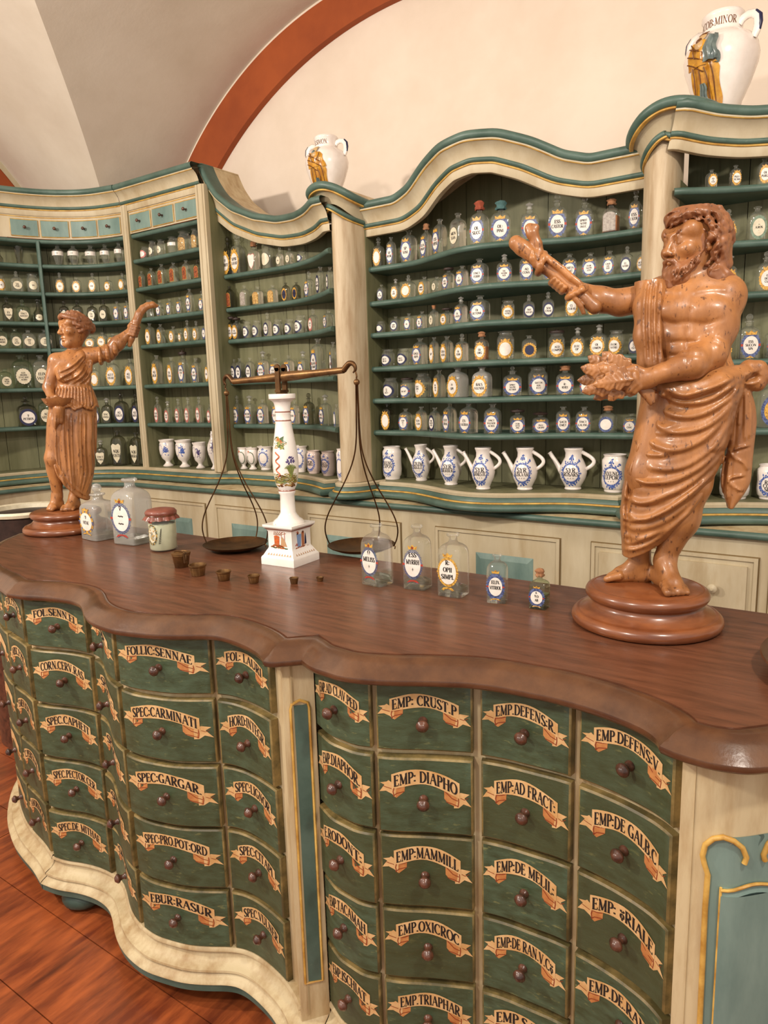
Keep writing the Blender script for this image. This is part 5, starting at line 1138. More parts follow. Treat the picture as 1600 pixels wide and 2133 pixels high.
# ------------------------------------------------------------------ things on the worktop
ZC = 1.0004
def corner_bottle(lf, rf, vt, label, style, stop, text, gl, ring=None, fill=None, dr=.92, shp='s'):
    A, B = onz(*lf, ZC), onz(*rf, ZC); w = float(np.linalg.norm(B-A))/.97; d = w*dr; yaw = math.atan2(B[1]-A[1], B[0]-A[0])
    m_ = (A+B)/2; n = np.array([-math.sin(yaw), math.cos(yaw)]); c = m_[:2]+n*d/2
    u_mid = proj((*c, 1.1))[0]; H_ = (CAM_POS+ray(u_mid, vt)*(np.hypot(*c)/np.hypot(*ray(u_mid, vt)[:2])))[2]-ZC
    root = thing('glass_bottle', label, 'bottle', (*c, ZC), 'labelled bottles standing on the worktop'); root.rotation_euler = (0, 0, yaw)
    hb = {'n': 1.0, 'b': .82, 'k': .86}[stop]*H_
    prof = [(0, .93, 7), (.008, .985, 8), (.03, 1, 8), (.62, 1, 8), (.69, .99, 7), (.745, .95, 5.5), (.785, .86, 4.5), (.815, .72, 3.4), (.835, .56, 2.8), (.85, .42, 2.3), (.875, .33, 2), (.945, .31, 2), (.952, .44, 2), (.972, .50, 2), (.992, .48, 2), (1, .40, 2)]
    rows = []
    for z, s_, p in prof:
        t = min(max((p-2)/3.0, 0), 1); dd = (w*(1-t)+d*t); rows.append([(x, y, hb*z) for x, y in ring_pts(w*s_, dd*s_, p, 40)])
    mb = MB(); mb.grid(rows, cu=True); mb.fan(rows[0][::-1]); mb.build('body', gl, root, smooth=50, local=True)
    mb = MB(); rows = [[(x, y, z) for x, y in ring_pts(w*.93*s_, d*.93*s_, 7, 32)] for z, s_ in ((.006, .9), (.012, 1.0), (.020, .96), (.026, .6))]
    mb.grid(rows, cu=True); mb.fan(rows[-1]); mb.build('thick_base', glass('bottle_base_glass', (.74, .78, .70), .10, (150, 156, 138)), root, smooth=50, local=True)
    if fill is not None:
        mb = MB(); rows = [[(x, y, z) for x, y in ring_pts(w*.92, d*.92, 7, 32)] for z in (.027, hb*fill[1])]; mb.grid(rows, cu=True); mb.fan(rows[0][::-1]); mb.fan(rows[1]); mb.build('contents', fill[0], root, smooth=40, local=True)
    stopper(root, stop if stop != 'k' else 'k', w*.9, hb, H_, gl)
    # enamelled label
    Wm, r = MB(), random.Random(len(text)); f = [lambda x, z, o=o: (x, -d/2-o, z) for o in (.0006, .0011, .0016, .0021)]
    ringm, crown, accent = ring; zc, rx, rz = hb*.41, w*.35, hb*.195
    if style == 'sun': zc = hb*.36
    def ell(k, a, b, mi, n=40, jag=0): Wm.fan([f[k](a*(1+(jag if i % 2 else -jag))*math.cos(2*PI*i/n), zc+b*(1+(jag if i % 2 else -jag))*math.sin(2*PI*i/n)) for i in range(n)], mi)
    if style == 'wreath':
        for k in range(54):
            a = 2*PI*k/54; x, z = rx*1.16*math.cos(a), zc+rz*1.16*math.sin(a); leaf(Wm, f[0], x, z, a+PI/2+(.8 if k % 2 else -.8), rx*.30, rx*.10, 0)
        ell(1, rx*1.07, rz*1.07, 0)
    elif style == 'sun': ell(0, rx*1.38, rz*1.46, 0, 60, .07); ell(1, rx*1.05, rz*1.05, 0)
    else:
        for k in range(34): a = 2*PI*k/34; x, z = rx*1.13*math.cos(a), zc+rz*1.13*math.sin(a); Wm.fan([f[0](x+rx*.13*math.cos(b), z+rx*.13*math.sin(b)) for b in np.linspace(0, 2*PI, 9)[:-1]], 1 if k % 3 else 0)
        ell(1, rx*1.05, rz*1.05, 1)
    ell(2, rx, rz, 2)
    zt = zc+rz*(1.22 if style != 'sun' else 1.42); cw = rx*.5
    Wm.fan([f[2](-cw, zt), f[2](cw, zt), f[2](cw*1.2, zt+rz*.30), f[2](cw*.55, zt+rz*.18), f[2](0, zt+rz*.38), f[2](-cw*.55, zt+rz*.18), f[2](-cw*1.2, zt+rz*.30)], 1)
    if style == 'wreath': Wm.fan([f[2](cw*.35*math.cos(a), zt+rz*.12+cw*.35*math.sin(a)) for a in np.linspace(0, 2*PI, 12)[:-1]], 4)
    for s_ in (-1, 1):
        Wm.fan([f[2](s_*rx*1.0, zc-rz*.07), f[2](s_*rx*1.3, zc-rz*.10), f[2](s_*rx*1.3, zc+rz*.10), f[2](s_*rx*1.0, zc+rz*.07)], 4)
        zb = zc-rz*1.24; Wm.fan([f[2](0, zb), f[2](s_*rx*.5, zb-rz*.05), f[2](s_*rx*.8, zb-rz*.26), f[2](s_*rx*.35, zb-rz*.2), f[2](0, zb-rz*.12)], 4 if style == 'wreath' else 1)
        Wm.fan([f[2](s_*rx*.1, zb), f[2](-s_*rx*.55, zb-rz*.30), f[2](-s_*rx*.62, zb-rz*.26)], 0)
    ls = text.split('/'); lh = rz*(.36 if len(ls) > 1 else .6)
    for i, ln in enumerate(ls):
        if not ln: continue
        z_ = zc+rz*(.12+.30*(min(len(ls), 3)-1))-i*lh*1.62-lh*.3; big = 2.0 if ln == '@' and len(ls) > 3 else 1.0; tw = min(rx*.84, text_width(ln)*lh*big*.5); letters(Wm, ln, lambda x, v: f[3](x, z_+v-(big-1)*lh*.5), -tw, tw, lh*big, 3, 1.5 if ln[0] != '~' else 2.2)
    Wm.build('label', [ringm, crown, m_white, m_ink, accent], root, smooth=0, fix=False, local=True)
    return root
rB = (m_blue, m_lgold, m_red); rG = (m_lgold, m_lgold, m_lgold)
corner_bottle((752, 1217), (791, 1225), 1091, 'clear square bottle reading MELISS, nearest the scale of the open bottles', 'wreath', 'n', '$/MELISS/+', m_glass, rB)
corner_bottle((839, 1227), (884, 1232), 1093, 'clear square bottle reading ESS MYRRH between two similar bottles', 'wreath', 'n', 'ESS/MYRRH/+', m_glass, rB)
corner_bottle((910, 1241), (958, 1248), 1110, 'clear square bottle with a gold beaded label reading R OPII SIMPL', 'bead', 'n', 'R:/OPII/SIMPL', m_glass, rG)
corner_bottle((1013, 1256), (1052, 1259), 1154, 'smaller clear bottle with a blue sunburst label reading ELIX VITRIOL', 'sun', 'n', 'ELIX/VITRIOL', m_glass, rB)
corner_bottle((1101, 1267), (1135, 1272), 1185, 'smallest square bottle, greenish, tied with a brown cap', 'sun', 'k', '8./@.O/AB', m_glass_g, rB, (m_olive, .42))
corner_bottle((168, 1122), (200, 1129), 1006, 'cloudy square bottle with a round glass stopper beside the female statue', 'bead', 'b', '@/VITAE', m_frost, (m_blue, m_lgold, m_blue))
corner_bottle((235, 1133), (280, 1138), 995, 'largest cloudy square bottle with a blue laurel label', 'wreath', 'n', '@/~~/~~', m_frost, rB)
# covered jar
p = onz(342, 1150, ZC); depth = (p-CAM_POS) @ CF; R = 57*depth/F_PX/2; c = p[:2]+np.array([-.03, .05])*0+np.array(p[:2])/np.hypot(*p[:2])*R*.95; H_ = (CAM_POS+ray(340, 1066)*(np.hypot(*c)/np.hypot(*ray(340, 1066)[:2])))[2]-ZC
jar = thing('covered_jar', 'glass jar of pale green powder under a tied red-brown parchment cover', 'jar', (*c, ZC))
MB().lathe([(R*.90, 0), (R*.97, .003), (R, .008), (R, H_*.86), (R*.96, H_*.92), (R*.96, H_)], n=32, cap=False).build('body', m_glass, jar, smooth=50, local=True)
MB().lathe([(R*.88, .004), (R*.96, .009), (R*.965, H_*.70), (R*.5, H_*.74), (.001, H_*.73)], n=32).build('contents', M('pale_green_powder', (236, 238, 206), (222, 226, 190), .9, 40), jar, smooth=50, local=True)
mb = MB(); rows = []
for rr, z, am in ((.001, .012, 0), (.7, .012, 0), (1.0, .009, 0), (1.14, .002, .01), (1.12, -.004, .02), (1.06, -.008, .02), (1.14, -.013, .05), (1.24, -.022, .10)):
    rows.append([(R*rr*(1+am*math.sin(13*a))*math.cos(a), R*rr*(1+am*math.sin(13*a))*math.sin(a), H_+z) for a in np.linspace(0, 2*PI, 53)[:-1]])
mb.grid(rows, cu=True); cov = mb.build('parchment_cover', M('red_brown_parchment', (140, 80, 64), (112, 60, 48), .45, 30, coat=.2), jar, smooth=60, local=True)
MB().tube([(R*1.10*math.cos(a), R*1.10*math.sin(a), H_-.0075) for a in np.linspace(0, 2*PI, 30)], .0014, 6).build('string', m_fbrown, jar, local=True)
mb = MB(); f = lathe_fn([(R, 0), (R, H_)]); f0, f1 = f(.0008), f(.0013)
mb.fan([f0(R*.34*math.cos(a), H_*.45+H_*.2*math.sin(a)) for a in np.linspace(0, 2*PI, 24)[:-1]], 1)
for k in range(40): a = 2*PI*k/40; leaf(mb, f1, R*.42*math.cos(a), H_*.46+H_*.25*math.sin(a), a+1.57+(.7 if k % 2 else -.7), R*.2, R*.07, 0 if k % 3 else 2)
for k in range(9): leaf(mb, f1, R*.60+R*.02*k, H_*(.24+.045*k), .3+.12*k, R*.26, R*.07, 0)
for k in range(12): leaf(mb, f1, -R*.1+R*.4*(k/12-.5), H_*(.80+.03*math.sin(k*2)), k, R*.22, R*.1, 3)
for k in range(14): leaf(mb, f1, R*.2*math.cos(k*2.4), H_*.45+H_*.13*math.sin(k*1.7), k, R*.14, R*.07, 2)
letters(mb, 'O', lambda x, v: f1(x, H_*.45+v), -R*.05, R*.05, H_*.08, 0)
mb.build('label', [M('dark_olive_painting', (60, 56, 40)), m_ivory, m_lgold, m_red], jar, smooth=0, fix=False, local=True)
jar.rotation_euler = (0, 0, math.radians(5))

# brass cup weights
m_brass = M('aged_brass', (140, 104, 62), (98, 70, 42), .4, 30, metal=.7, bump=.05)
m_brass_d = M('dark_brass', (110, 78, 46), (74, 52, 32), .42, 20, metal=.8, bump=.05)
gW = 'brass cup weights in a row'
def cup(u, vb, wpx, label, hk=.62):
    p = onz(u, vb, ZC); R = wpx*((p-CAM_POS) @ CF)/F_PX/2; c = p[:2]+p[:2]/np.hypot(*p[:2])*R*.7; h = R*2*hk
    o = MB().lathe([(R*.70, 0), (R*.74, .0008), (R*.90, h*.78), (R*.96, h*.82), (R, h*.88), (R, h), (R*.88, h), (R*.80, h*.8), (R*.66, h*.15), (.0005, h*.12)], (*c, ZC), 28).build('weight_cup', m_brass, smooth=40)
    return tag(o, label, 'weight', gW)
cup(413, 1201, 37.5, 'open brass weight cup next to the lidded nest of weights', .62)
cup(467, 1211, 32, 'second largest open brass weight cup, below the scale pan')
cup(529.5, 1216, 26.5, 'middle brass weight cup in front of the scale base corner')
cup(613, 1217, 20, 'small brass weight cup in front of the scale base')
cup(667, 1211.5, 16.5, 'smallest brass weight cup, at the end of the row toward the bottles', .5)
p = onz(379, 1183, ZC); R = 38*((p-CAM_POS) @ CF)/F_PX/2; c = p[:2]+p[:2]/np.hypot(*p[:2])*R*.7; h = R*1.7
nest = thing('weight_nest', 'lidded brass nest of weights with a folded handle beside the covered jar', 'weight', (*c, ZC), gW)
MB().lathe([(R*.72, 0), (R*.76, .001), (R*.95, h*.74), (R*1.02, h*.78), (R*1.02, h*.86)], (*c, ZC), 30).build('body', m_brass, nest, smooth=40)
MB().lathe([(R*1.04, 0), (R*1.06, h*.03), (R*1.04, h*.10), (R*.7, h*.12), (R*.68, h*.09), (R*.4, h*.11), (.001, h*.11)], (c[0], c[1], ZC+h*.865), 30).build('lid', m_brass, nest, smooth=40)
mb = MB(); mb.tube([(c[0]+R*1.05*math.cos(a)*1.0, c[1]+R*.25*math.sin(a)-R*.3, ZC+h*(.86+.16*math.sin(a))) for a in np.linspace(-.2, PI+.2, 16)], .0025, 8); mb.box(c[0]+R*.95, c[0]+R*1.18, c[1]-R*.5, c[1]-R*.1, ZC+h*.35, ZC+h*.98)
mb.tube([(c[0]+R*1.16, c[1]-R*.3, ZC+h*.9), (c[0]+R*1.25, c[1]-R*.35, ZC+h*.75), (c[0]+R*1.2, c[1]-R*.35, ZC+h*.55)], .003, 8); mb.build('handle', m_brass_d, nest, smooth=40)

# ------------------------------------------------------------------ the balance on its faience column
SX, SY = -1.397, 1.525; K = 1.0
scale = thing('balance_scale', 'brass balance with two hanging pans on a painted white faience column', 'scale', (SX, SY, ZC))
m_porc = M('white_faience', (246, 242, 236), (238, 232, 224), .18, 20, coat=.5)
m_bline = M('brown_band', (150, 104, 90), None, .3)
def zv(v): return (CAM_POS+ray(598, v)*(math.hypot(SX, SY)/np.hypot(*ray(598, v)[:2])))[2]
PXM = F_PX/((np.array([SX, SY, 1.2])-CAM_POS) @ CF)
b = .0605; ry = math.radians(3)
def sq(hw, z): return [(SX+hw*(cx_*math.cos(ry)-cy_*math.sin(ry)), SY+hw*(cx_*math.sin(ry)+cy_*math.cos(ry)), z) for cx_, cy_ in ((-1, -1), (1, -1), (1, 1), (-1, 1))]
z_top = 1.118
lv = [(b, ZC), (b, ZC+.020), (b*.97, ZC+.024), (b*.92, ZC+.027), (b*.80, ZC+.040), (b*.74, ZC+.046), (b*.72, ZC+.050), (b*.72, z_top-.022), (b*.76, z_top-.016), (b*.86, z_top-.010), (b*.90, z_top-.006), (b*.90, z_top), (b*.5, z_top)]
mb = MB(); mb.grid([sq(h_, z) for h_, z in lv], cu=True, mif=lambda i, j: 1 if i == 8 else 0); mb.fan(sq(b, ZC)); ped = mb.build('pedestal', [m_porc, m_bline], scale, smooth=25)
def side(k):
    dx, dy = ((-math.sin(ry)*-1, 0), ) if False else (0, 0)
    n = np.array([(math.sin(ry), -math.cos(ry)), (math.cos(ry), math.sin(ry))][k]); t = np.array([(math.cos(ry), math.sin(ry)), (-math.sin(ry), math.cos(ry))][k])
    return lambda x, z, o=.0008, hw=b*.72: (SX+n[0]*(hw+o)+t[0]*x, SY+n[1]*(hw+o)+t[1]*x, z)
mb = MB(); f = side(0); zc = ZC+.078; r0 = random.Random(9)
for k in range(26): leaf(mb, f, -.030+.058*r0.random(), zc-.030+.010*r0.random(), .3*math.sin(k), .014, .005, (1, 0, 3)[k % 3])
mb.fan([f(-.020, zc-.022), f(-.003, zc-.024), f(-.001, zc+.006), f(-.011, zc+.009), f(-.021, zc+.007)], 0); mb.fan([f(.003, zc-.020), f(.026, zc-.023), f(.019, zc-.006), f(.010, zc+.006), f(.005, zc-.002)], 3)
for q in (-.015, .002): mb.fan([f(-.0205, zc+q, .0012), f(-.002, zc+q-.001, .0012), f(-.002, zc+q-.003, .0012), f(-.0205, zc+q-.002, .0012)], 5)
for k in range(6): mb.tube([f(-.022+.004*k, zc+.010, .001), f(-.012+.007*k, zc+.042-.005*k, .001)], .0008, 4, 3 if k % 2 else 5)
mb.tube([f(.0, zc+.040, .001), f(.018, zc+.030, .001), f(.018, zc-.004, .001)], .0009, 4, 2); mb.tube([f(.006, zc+.036, .001), f(.006, zc+.0, .001)], .0008, 4, 2)
f = side(1)
mb.fan([f(-.018, zc-.026), f(-.004, zc-.028), f(.000, zc+.010), f(-.021, zc+.011)], 4); mb.fan([f(.001, zc-.026), f(.013, zc-.024), f(.013, zc+.014), f(.001, zc+.014)], 5); mb.fan([f(.014, zc-.024), f(.023, zc-.022), f(.022, zc-.002), f(.019, zc+.012), f(.016, zc+.0)], 6)
for k in range(22): leaf(mb, f, -.008+.016*math.cos(k*2.1), zc+.022+.010*math.sin(k*1.3), k, .011, .007, (0, 1, 0, 2)[k % 4])
for k in range(14): leaf(mb, f, -.026+.054*r0.random(), zc-.031+.004*r0.random(), .2, .012, .004, 5 if k % 2 else 0)
for k in range(4): leaf(mb, f, -.026+.003*k, zc-.020+.003*(k % 2), k, .008, .005, 2)
for k in range(2):
    f = side(k)
    for j in range(9):
        x = -.040+.010*j; 
        P = [(x, .029, b*.915), (x+.004, .036, b*.84), (x+.007, .029, b*.915), (x+.0035, .031, b*.90)]
        mb.fan([f(q[0], ZC+q[1], .0006, q[2]) for q in P], 3)
mb.build('painted_motifs', [m_fora, m_fgreen, m_pink, M('tan_painting', (190, 150, 110)), M('sky_blue_painting', (130, 160, 204)), M('chestnut_painting', (176, 112, 76)), m_navy], ped, smooth=0, fix=False)
cz = lambda v: zv(v)-ZC
rr = lambda px: px/2/PXM
colp = [(rr(66), z_top-ZC), (rr(66), z_top-ZC+.004), (rr(58), z_top-ZC+.010), (rr(46), z_top-ZC+.016), (rr(44), z_top-ZC+.019), (rr(36), z_top-ZC+.026), (rr(32), z_top-ZC+.032), (rr(30), cz(1030)), (rr(35), cz(1026)), (rr(36), cz(1022)), (rr(33), cz(1019)), (rr(44), cz(1008)), (rr(52), cz(985)), (rr(54), cz(962)), (rr(51), cz(940)), (rr(44), cz(918)), (rr(37), cz(895)), (rr(33), cz(880)), (rr(34), cz(877)), (rr(31), cz(874)), (rr(31), cz(862)), (rr(33), cz(859)), (rr(31), cz(856)), (rr(32), cz(846)), (rr(36), cz(838)), (rr(44), cz(834)), (rr(54), cz(831)), (rr(55), cz(830)), (rr(55), cz(821)), (rr(54), cz(820)), (.001, cz(820))]
bands = {9, 18, 21, 26}
mb = MB(); mb.lathe(colp, (SX, SY, ZC), 40, mif=lambda i, j: 1 if i in bands else 0); col = mb.build('column', [m_porc, m_bline], scale, smooth=40)
wr = lathe_fn([(r_, z_) for r_, z_ in colp[10:18]]); rot = math.radians(35)
f_ = wr(.0008); cs, sn = math.cos(rot), math.sin(rot)
def f(x, z): q = f_(x, z); return (SX+q[0]*cs-q[1]*sn, SY+q[0]*sn+q[1]*cs, ZC+q[2])
mb = MB(); r = random.Random(5); U = lambda px: (px-598)/PXM
for k in range(90): leaf(mb, f, U(575+50*r.random()), cz(985+18*r.random()**.8), r.uniform(-.3, .3), .020, .007, (0, 1, 2, 2, 3)[k % 5])
for k in range(24): leaf(mb, f, U(578+44*r.random()), cz(1004+8*r.random()), r.uniform(-.3, .3), .011, .005, (0, 3)[k % 2])
for k in range(13): a = .5+k*.17; mb.tube([f(U(612), cz(992)), f(U(612+math.cos(a)*9), cz(978-math.sin(a)*9)), f(U(612+math.cos(a)*16), cz(982-math.sin(a)*17))], .0013, 4, 1 if k % 2 else 2)
for k in range(14): leaf(mb, f, U(604+16*r.random()), cz(950+14*r.random()), r.uniform(0, 6), .010, .006, 4)
sn_ = [f(U(584+4.5*math.sin(k*.75)), cz(990-k*2.2)) for k in range(24)]; mb.tube(sn_, .0020, 5, 5)
for k in range(12): leaf(mb, f, U(590+9*math.cos(k*.9)), cz(920+9*math.sin(k*1.3)), k*.9, .020, .012, (1, 2, 1, 0)[k % 4])
for k in range(3): leaf(mb, f, U(586+3*k), cz(912+3*k), 1+k, .012, .010, 6)
mb.build('painted_scene', [m_mottle, m_fgreen, M('meadow_painting', (150, 150, 70)), m_fbrown, m_fviolet, M('snake_painting', (196, 104, 64)), m_fora], col, smooth=0, fix=False)
# brass stand, beam and pans
SYc = SY
def at_y(u, v, y): return ony(u, v, y)
zb0 = zv(820); mb = MB(); mb.lathe([(.017, 0), (.017, .003), (.010, .006), (.010, .010)], (SX, SY, zb0), 20)
zt_ = zv(766)
for s_ in (-1, 1): mb.box(SX-.008, SX+.008, SY+s_*.014-.003, SY+s_*.014+.003, zb0+.006, zt_)
mb.box(SX-.010, SX+.010, SY-.018, SY+.018, zb0+.004, zb0+.011)
for s_ in (-1, 1): mb.lathe_dir([(.001, 0), (.010, 0), (.011, .003), (.010, .006), (.001, .006)], (SX, SY+s_*.014-.003, zt_), (0, 1, 0), 16)
mb.build('fork', m_brass_d, scale, smooth=30)
Lp, Rp = at_y(486, 795, SY), at_y(716, 771, SY); Mp = at_y(598, 784, SY)
mb = MB(); T = np.linspace(0, 1, 25); pts = [Lp+(Mp-Lp)*t*2 if t < .5 else Mp+(Rp-Mp)*(t-.5)*2 for t in T]; rad = [.0085+.0055*math.exp(-((t-.5)/.22)**2) for t in T]
mb.tube(pts, rad, 12); beam = mb.build('beam', m_brass, scale, smooth=50)
for P, s_ in ((Lp, -1), (Rp, 1)):
    d = np.array([s_, 0, 0]); Q = [P+d*.000, P+d*.010+np.array([0, 0, .010]), P+d*.020+np.array([0, 0, .018]), P+d*.033+np.array([0, 0, .016]), P+d*.040+np.array([0, 0, .004]), P+d*.036+np.array([0, 0, -.006])]
    MB().tube(chaikin(Q, 2), np.interp(np.linspace(0, 1, len(chaikin(Q, 2))), [0, .4, 1], [.0085, .0075, .003]), 10).build('hook_end', m_brass_d, beam, smooth=60)
def pan(side_, bead_px, rim_l, rim_r, v_rim, hook):
    Bp = at_y(*bead_px, SY); cpx = (rim_l+rim_r)/2
    zr = {'L': 1.017, 'R': 1.020}[side_]
    c = onz(cpx, v_rim, zr); R = (rim_r-rim_l)*((c-CAM_POS) @ CF)/F_PX/2
    root = MB()
    root.lathe([(.001, 0), (R*.4, .001), (R*.75, .006), (R*.95, .015), (R, .019), (R*1.01, .020), (R*.99, .0205), (R*.93, .016), (R*.72, .0085), (R*.4, .004), (.001, .003)], (c[0], c[1], zr-.0165), 48)
    pn = root.build('pan', m_brass_d, scale, smooth=40)
    MB().lathe([(.001, -.008)]+[(.0085*math.cos(a), .0085*math.sin(a)) for a in np.linspace(-1.3, 1.3, 9)]+[(.001, .008)], tuple(Bp), 16).build('bead', m_brass, pn, smooth=60)
    MB().tube(chaikin([Bp+np.array([0, 0, .006]), Bp+np.array([0, 0, .014]), (Bp+hook)/2+np.array([.004 if side_ == 'R' else -.004, 0, .0]), hook+np.array([.004, 0, -.002]), hook+np.array([0, 0, .004]), hook+np.array([-.005, 0, -.002])], 2), .0022, 8).build('hook', m_brass_d, pn, smooth=60)
    for k, an in enumerate((200, 20, 95)):
        e = np.array([c[0]+R*1.0*math.cos(math.radians(an)), c[1]+R*1.0*math.sin(math.radians(an)), zr+.002]); h_ = Bp[2]-e[2]; o = np.array([math.cos(math.radians(an)), math.sin(math.radians(an)), 0])
        ax = np.array([c[0]+(Bp[0]-c[0]), c[1]+(Bp[1]-c[1])*1.0, 0]); P = []
        for t, q in ((0, .02), (.12, .03), (.32, .05), (.44, .16), (.58, .45), (.70, .78), (.80, 1.02), (.88, 1.12), (.95, 1.09), (1, 1.0)):
            cc = Bp*(1-t)+np.array([c[0], c[1], zr])*t; P.append(np.array([cc[0], cc[1], Bp[2]-.006-(h_-.006)*t])+o*R*q)
        MB().tube(chaikin(P, 2), .0021, 8).build('suspension_wire', m_brass_d, pn, smooth=60)
        MB().tube([e+o*-.004+np.array([0, 0, .0]), e+o*.004+np.array([0, 0, -.002]), e+o*.002+np.array([0, 0, -.010])], .002, 6).build('wire_clip', m_brass, pn)
hl = Lp+np.array([-.036, 0, -.006]); hr = Rp+np.array([.036, 0, -.006])
pan('L', (472, 819), 424, 557, 1133, hl); pan('R', (743, 796), 683, 823, 1136, hr)

# ------------------------------------------------------------------ edge of the picture: tray and mortar
tc = (.068, 1.36)
tr = MB().lathe([(.17, 0), (.185, .004), (.200, .022), (.206, .030), (.204, .033), (.197, .030), (.180, .010), (.001, .008)], (*tc, ZC), 64).build('round_tray', M('dark_brown_tray_wood', (92, 58, 38), (62, 40, 28), .35, 12, coat=.3), smooth=40)
tag(tr, 'dark round tray with a raised rim beside the bearded statue at the worktop end', 'tray')
mo = thing('mortar', 'dark mortar with a pale rim standing past the far end of the worktop', 'mortar', (-3.02, 1.62, .62))
MB().lathe([(.16, 0), (.17, .02), (.12, .08), (.13, .14), (.15, .32), (.163, .38), (.15, .39)], (-3.02, 1.62, .62), 40).build('body', m_lid, mo, smooth=40)
MB().lathe([(.150, .385), (.168, .390), (.172, .402), (.165, .412), (.148, .408), (.13, .34), (.001, .25)], (-3.02, 1.62, .62), 40, cap=False).build('rim', m_ivory, mo, smooth=40)
st = MB().lathe([(.2, 0), (.2, .62)], (-3.02, 1.62, 0), 32).build('wooden_pedestal', m_knob, smooth=40); tag(st, 'round wooden pedestal carrying the dark mortar past the worktop end', 'pedestal')
# ------------------------------------------------------------------ carved wooden statues, modelled as soft unions of limbs and folds
def wood(name, a, b, d):
    m = M(name, a, b, .40, 9, (1.6, 1.6, .7), .10, 50, coat=.2, contrast=(.32, .68), dark=d, dscale=70, damt=.8, dband=(.59, .66))
    return m
m_wood = wood('honey_carved_wood', (180, 122, 70), (124, 78, 44), (74, 40, 24))
m_wood_hair = wood('brown_carved_wood', (150, 98, 62), (112, 68, 42), (64, 38, 24))
m_wood_base = M('turned_brown_wood', (140, 82, 46), (104, 56, 32), .3, 9, (1, 1, 6), .04, 30, coat=.4)
def smin(a, b, k):
    h = np.maximum(k-np.abs(a-b), 0)/k; return np.minimum(a, b)-h*h*k*.25
class Vol:
    """signed distance block in the statue's own frame: R to the picture's right, D toward the camera, U up"""
    def __init__(s, lo, hi, vox): s.lo = np.array(lo, np.float32); s.vox = vox; s.n = np.ceil((np.array(hi)-s.lo)/vox).astype(int)+1; s.f = np.full(s.n, .05, np.float32)
    def block(s, lo, hi):
        a = np.clip(np.floor((np.array(lo)-s.lo)/s.vox).astype(int), 0, s.n-1); b = np.clip(np.ceil((np.array(hi)-s.lo)/s.vox).astype(int)+1, 1, s.n)
        sl = tuple(slice(int(i), int(j)) for i, j in zip(a, b)); ax = [s.lo[i]+s.vox*np.arange(a[i], b[i], dtype=np.float32) for i in range(3)]
        return sl, ax[0][:, None, None], ax[1][None, :, None], ax[2][None, None, :]
    def put(s, sl, d, k, sub=False):
        if d.size == 0: return
        if sub: s.f[sl] = -smin(-s.f[sl], d, k)
        else: s.f[sl] = smin(s.f[sl], d, k)
    def cone(s, A, B, ra, rb, k=.012, fd=1.0, sub=False):
        A, B = np.array(A, np.float32), np.array(B, np.float32); m = max(ra, rb)*max(1, fd)+k+.012
        sl, X, Y, Z = s.block(np.minimum(A, B)-m, np.maximum(A, B)+m); v = B-A; L = float(v @ v)+1e-12
        x, y, z = X-A[0], (Y-A[1]), Z-A[2]; t = np.clip((x*v[0]+y*v[1]+z*v[2])/L, 0, 1)
        d = np.sqrt((x-t*v[0])**2+((y-t*v[1])/fd)**2+(z-t*v[2])**2)-(ra+(rb-ra)*t); s.put(sl, d, k, sub)
    def chain(s, pts, rad, k=.01, fd=1.0, sub=False):
        for i in range(len(pts)-1): s.cone(pts[i], pts[i+1], rad[i], rad[i+1], k, fd, sub)
    def ell(s, C, r, k=.012, ax=None, sub=False):
        C = np.array(C, np.float32); r = np.array(r, np.float32); m = r.max()+k+.012
        sl, X, Y, Z = s.block(C-m, C+m); x, y, z = X-C[0], Y-C[1], Z-C[2]
        if ax is not None: x, y, z = [x*a[0]+y*a[1]+z*a[2] for a in ax]
        q = np.sqrt((x/r[0])**2+(y/r[1])**2+(z/r[2])**2)
        g = np.sqrt((x/r[0]**2)**2+(y/r[1]**2)**2+(z/r[2]**2)**2)+1e-6
        s.put(sl, q*(q-1)/g, k, sub)
    def loft(s, lev, k=.01, cut=None):
        """lev: rows of (U, left R, right R, half depth, D centre); cut(R, U) > 0 removes"""
        lev = sorted(lev); U_ = [l[0] for l in lev]; lo = (min(l[1] for l in lev)-.02, min(l[4]-l[3] for l in lev)-.02, U_[0]-.01); hi = (max(l[2] for l in lev)+.02, max(l[4]+l[3] for l in lev)+.02, U_[-1]+.01)
        sl, X, Y, Z = s.block(lo, hi); z = Z[0, 0]
        L, R_, H, C = [np.interp(z, U_, [l[i] for l in lev]).astype(np.float32) for i in (1, 2, 3, 4)]
        w = 9; ker = np.ones(w)/w
        if len(z) > 20: L, R_, H, C = [np.convolve(np.pad(q, w//2, mode='edge'), ker, 'valid').astype(np.float32) for q in (L, R_, H, C)]
        c, a = (L+R_)/2, (R_-L)/2
        d = (np.sqrt(((X-c)/a)**2+((Y-C)/H)**2)-1)*np.minimum(a, H); d = np.maximum(d, np.maximum(Z-U_[-1], U_[0]-Z))
        if cut is not None: d = np.maximum(d, cut(X[:, 0], Z[0])[:, None, :])
        s.put(sl, d.astype(np.float32), k)
    def displace(s, H, dlo=None, soft=.02):
        """H(R, U): height pushed out of the surface; only in front of depth dlo when given"""
        X = s.lo[0]+s.vox*np.arange(s.n[0]); Z = s.lo[2]+s.vox*np.arange(s.n[2]); h = H(X[:, None], Z[None, :]).astype(np.float32)[:, None, :]
        if dlo is not None:
            Y = s.lo[1]+s.vox*np.arange(s.n[1]); h = h*np.clip((Y-dlo)/soft, 0, 1).astype(np.float32)[None, :, None]
        s.f -= h
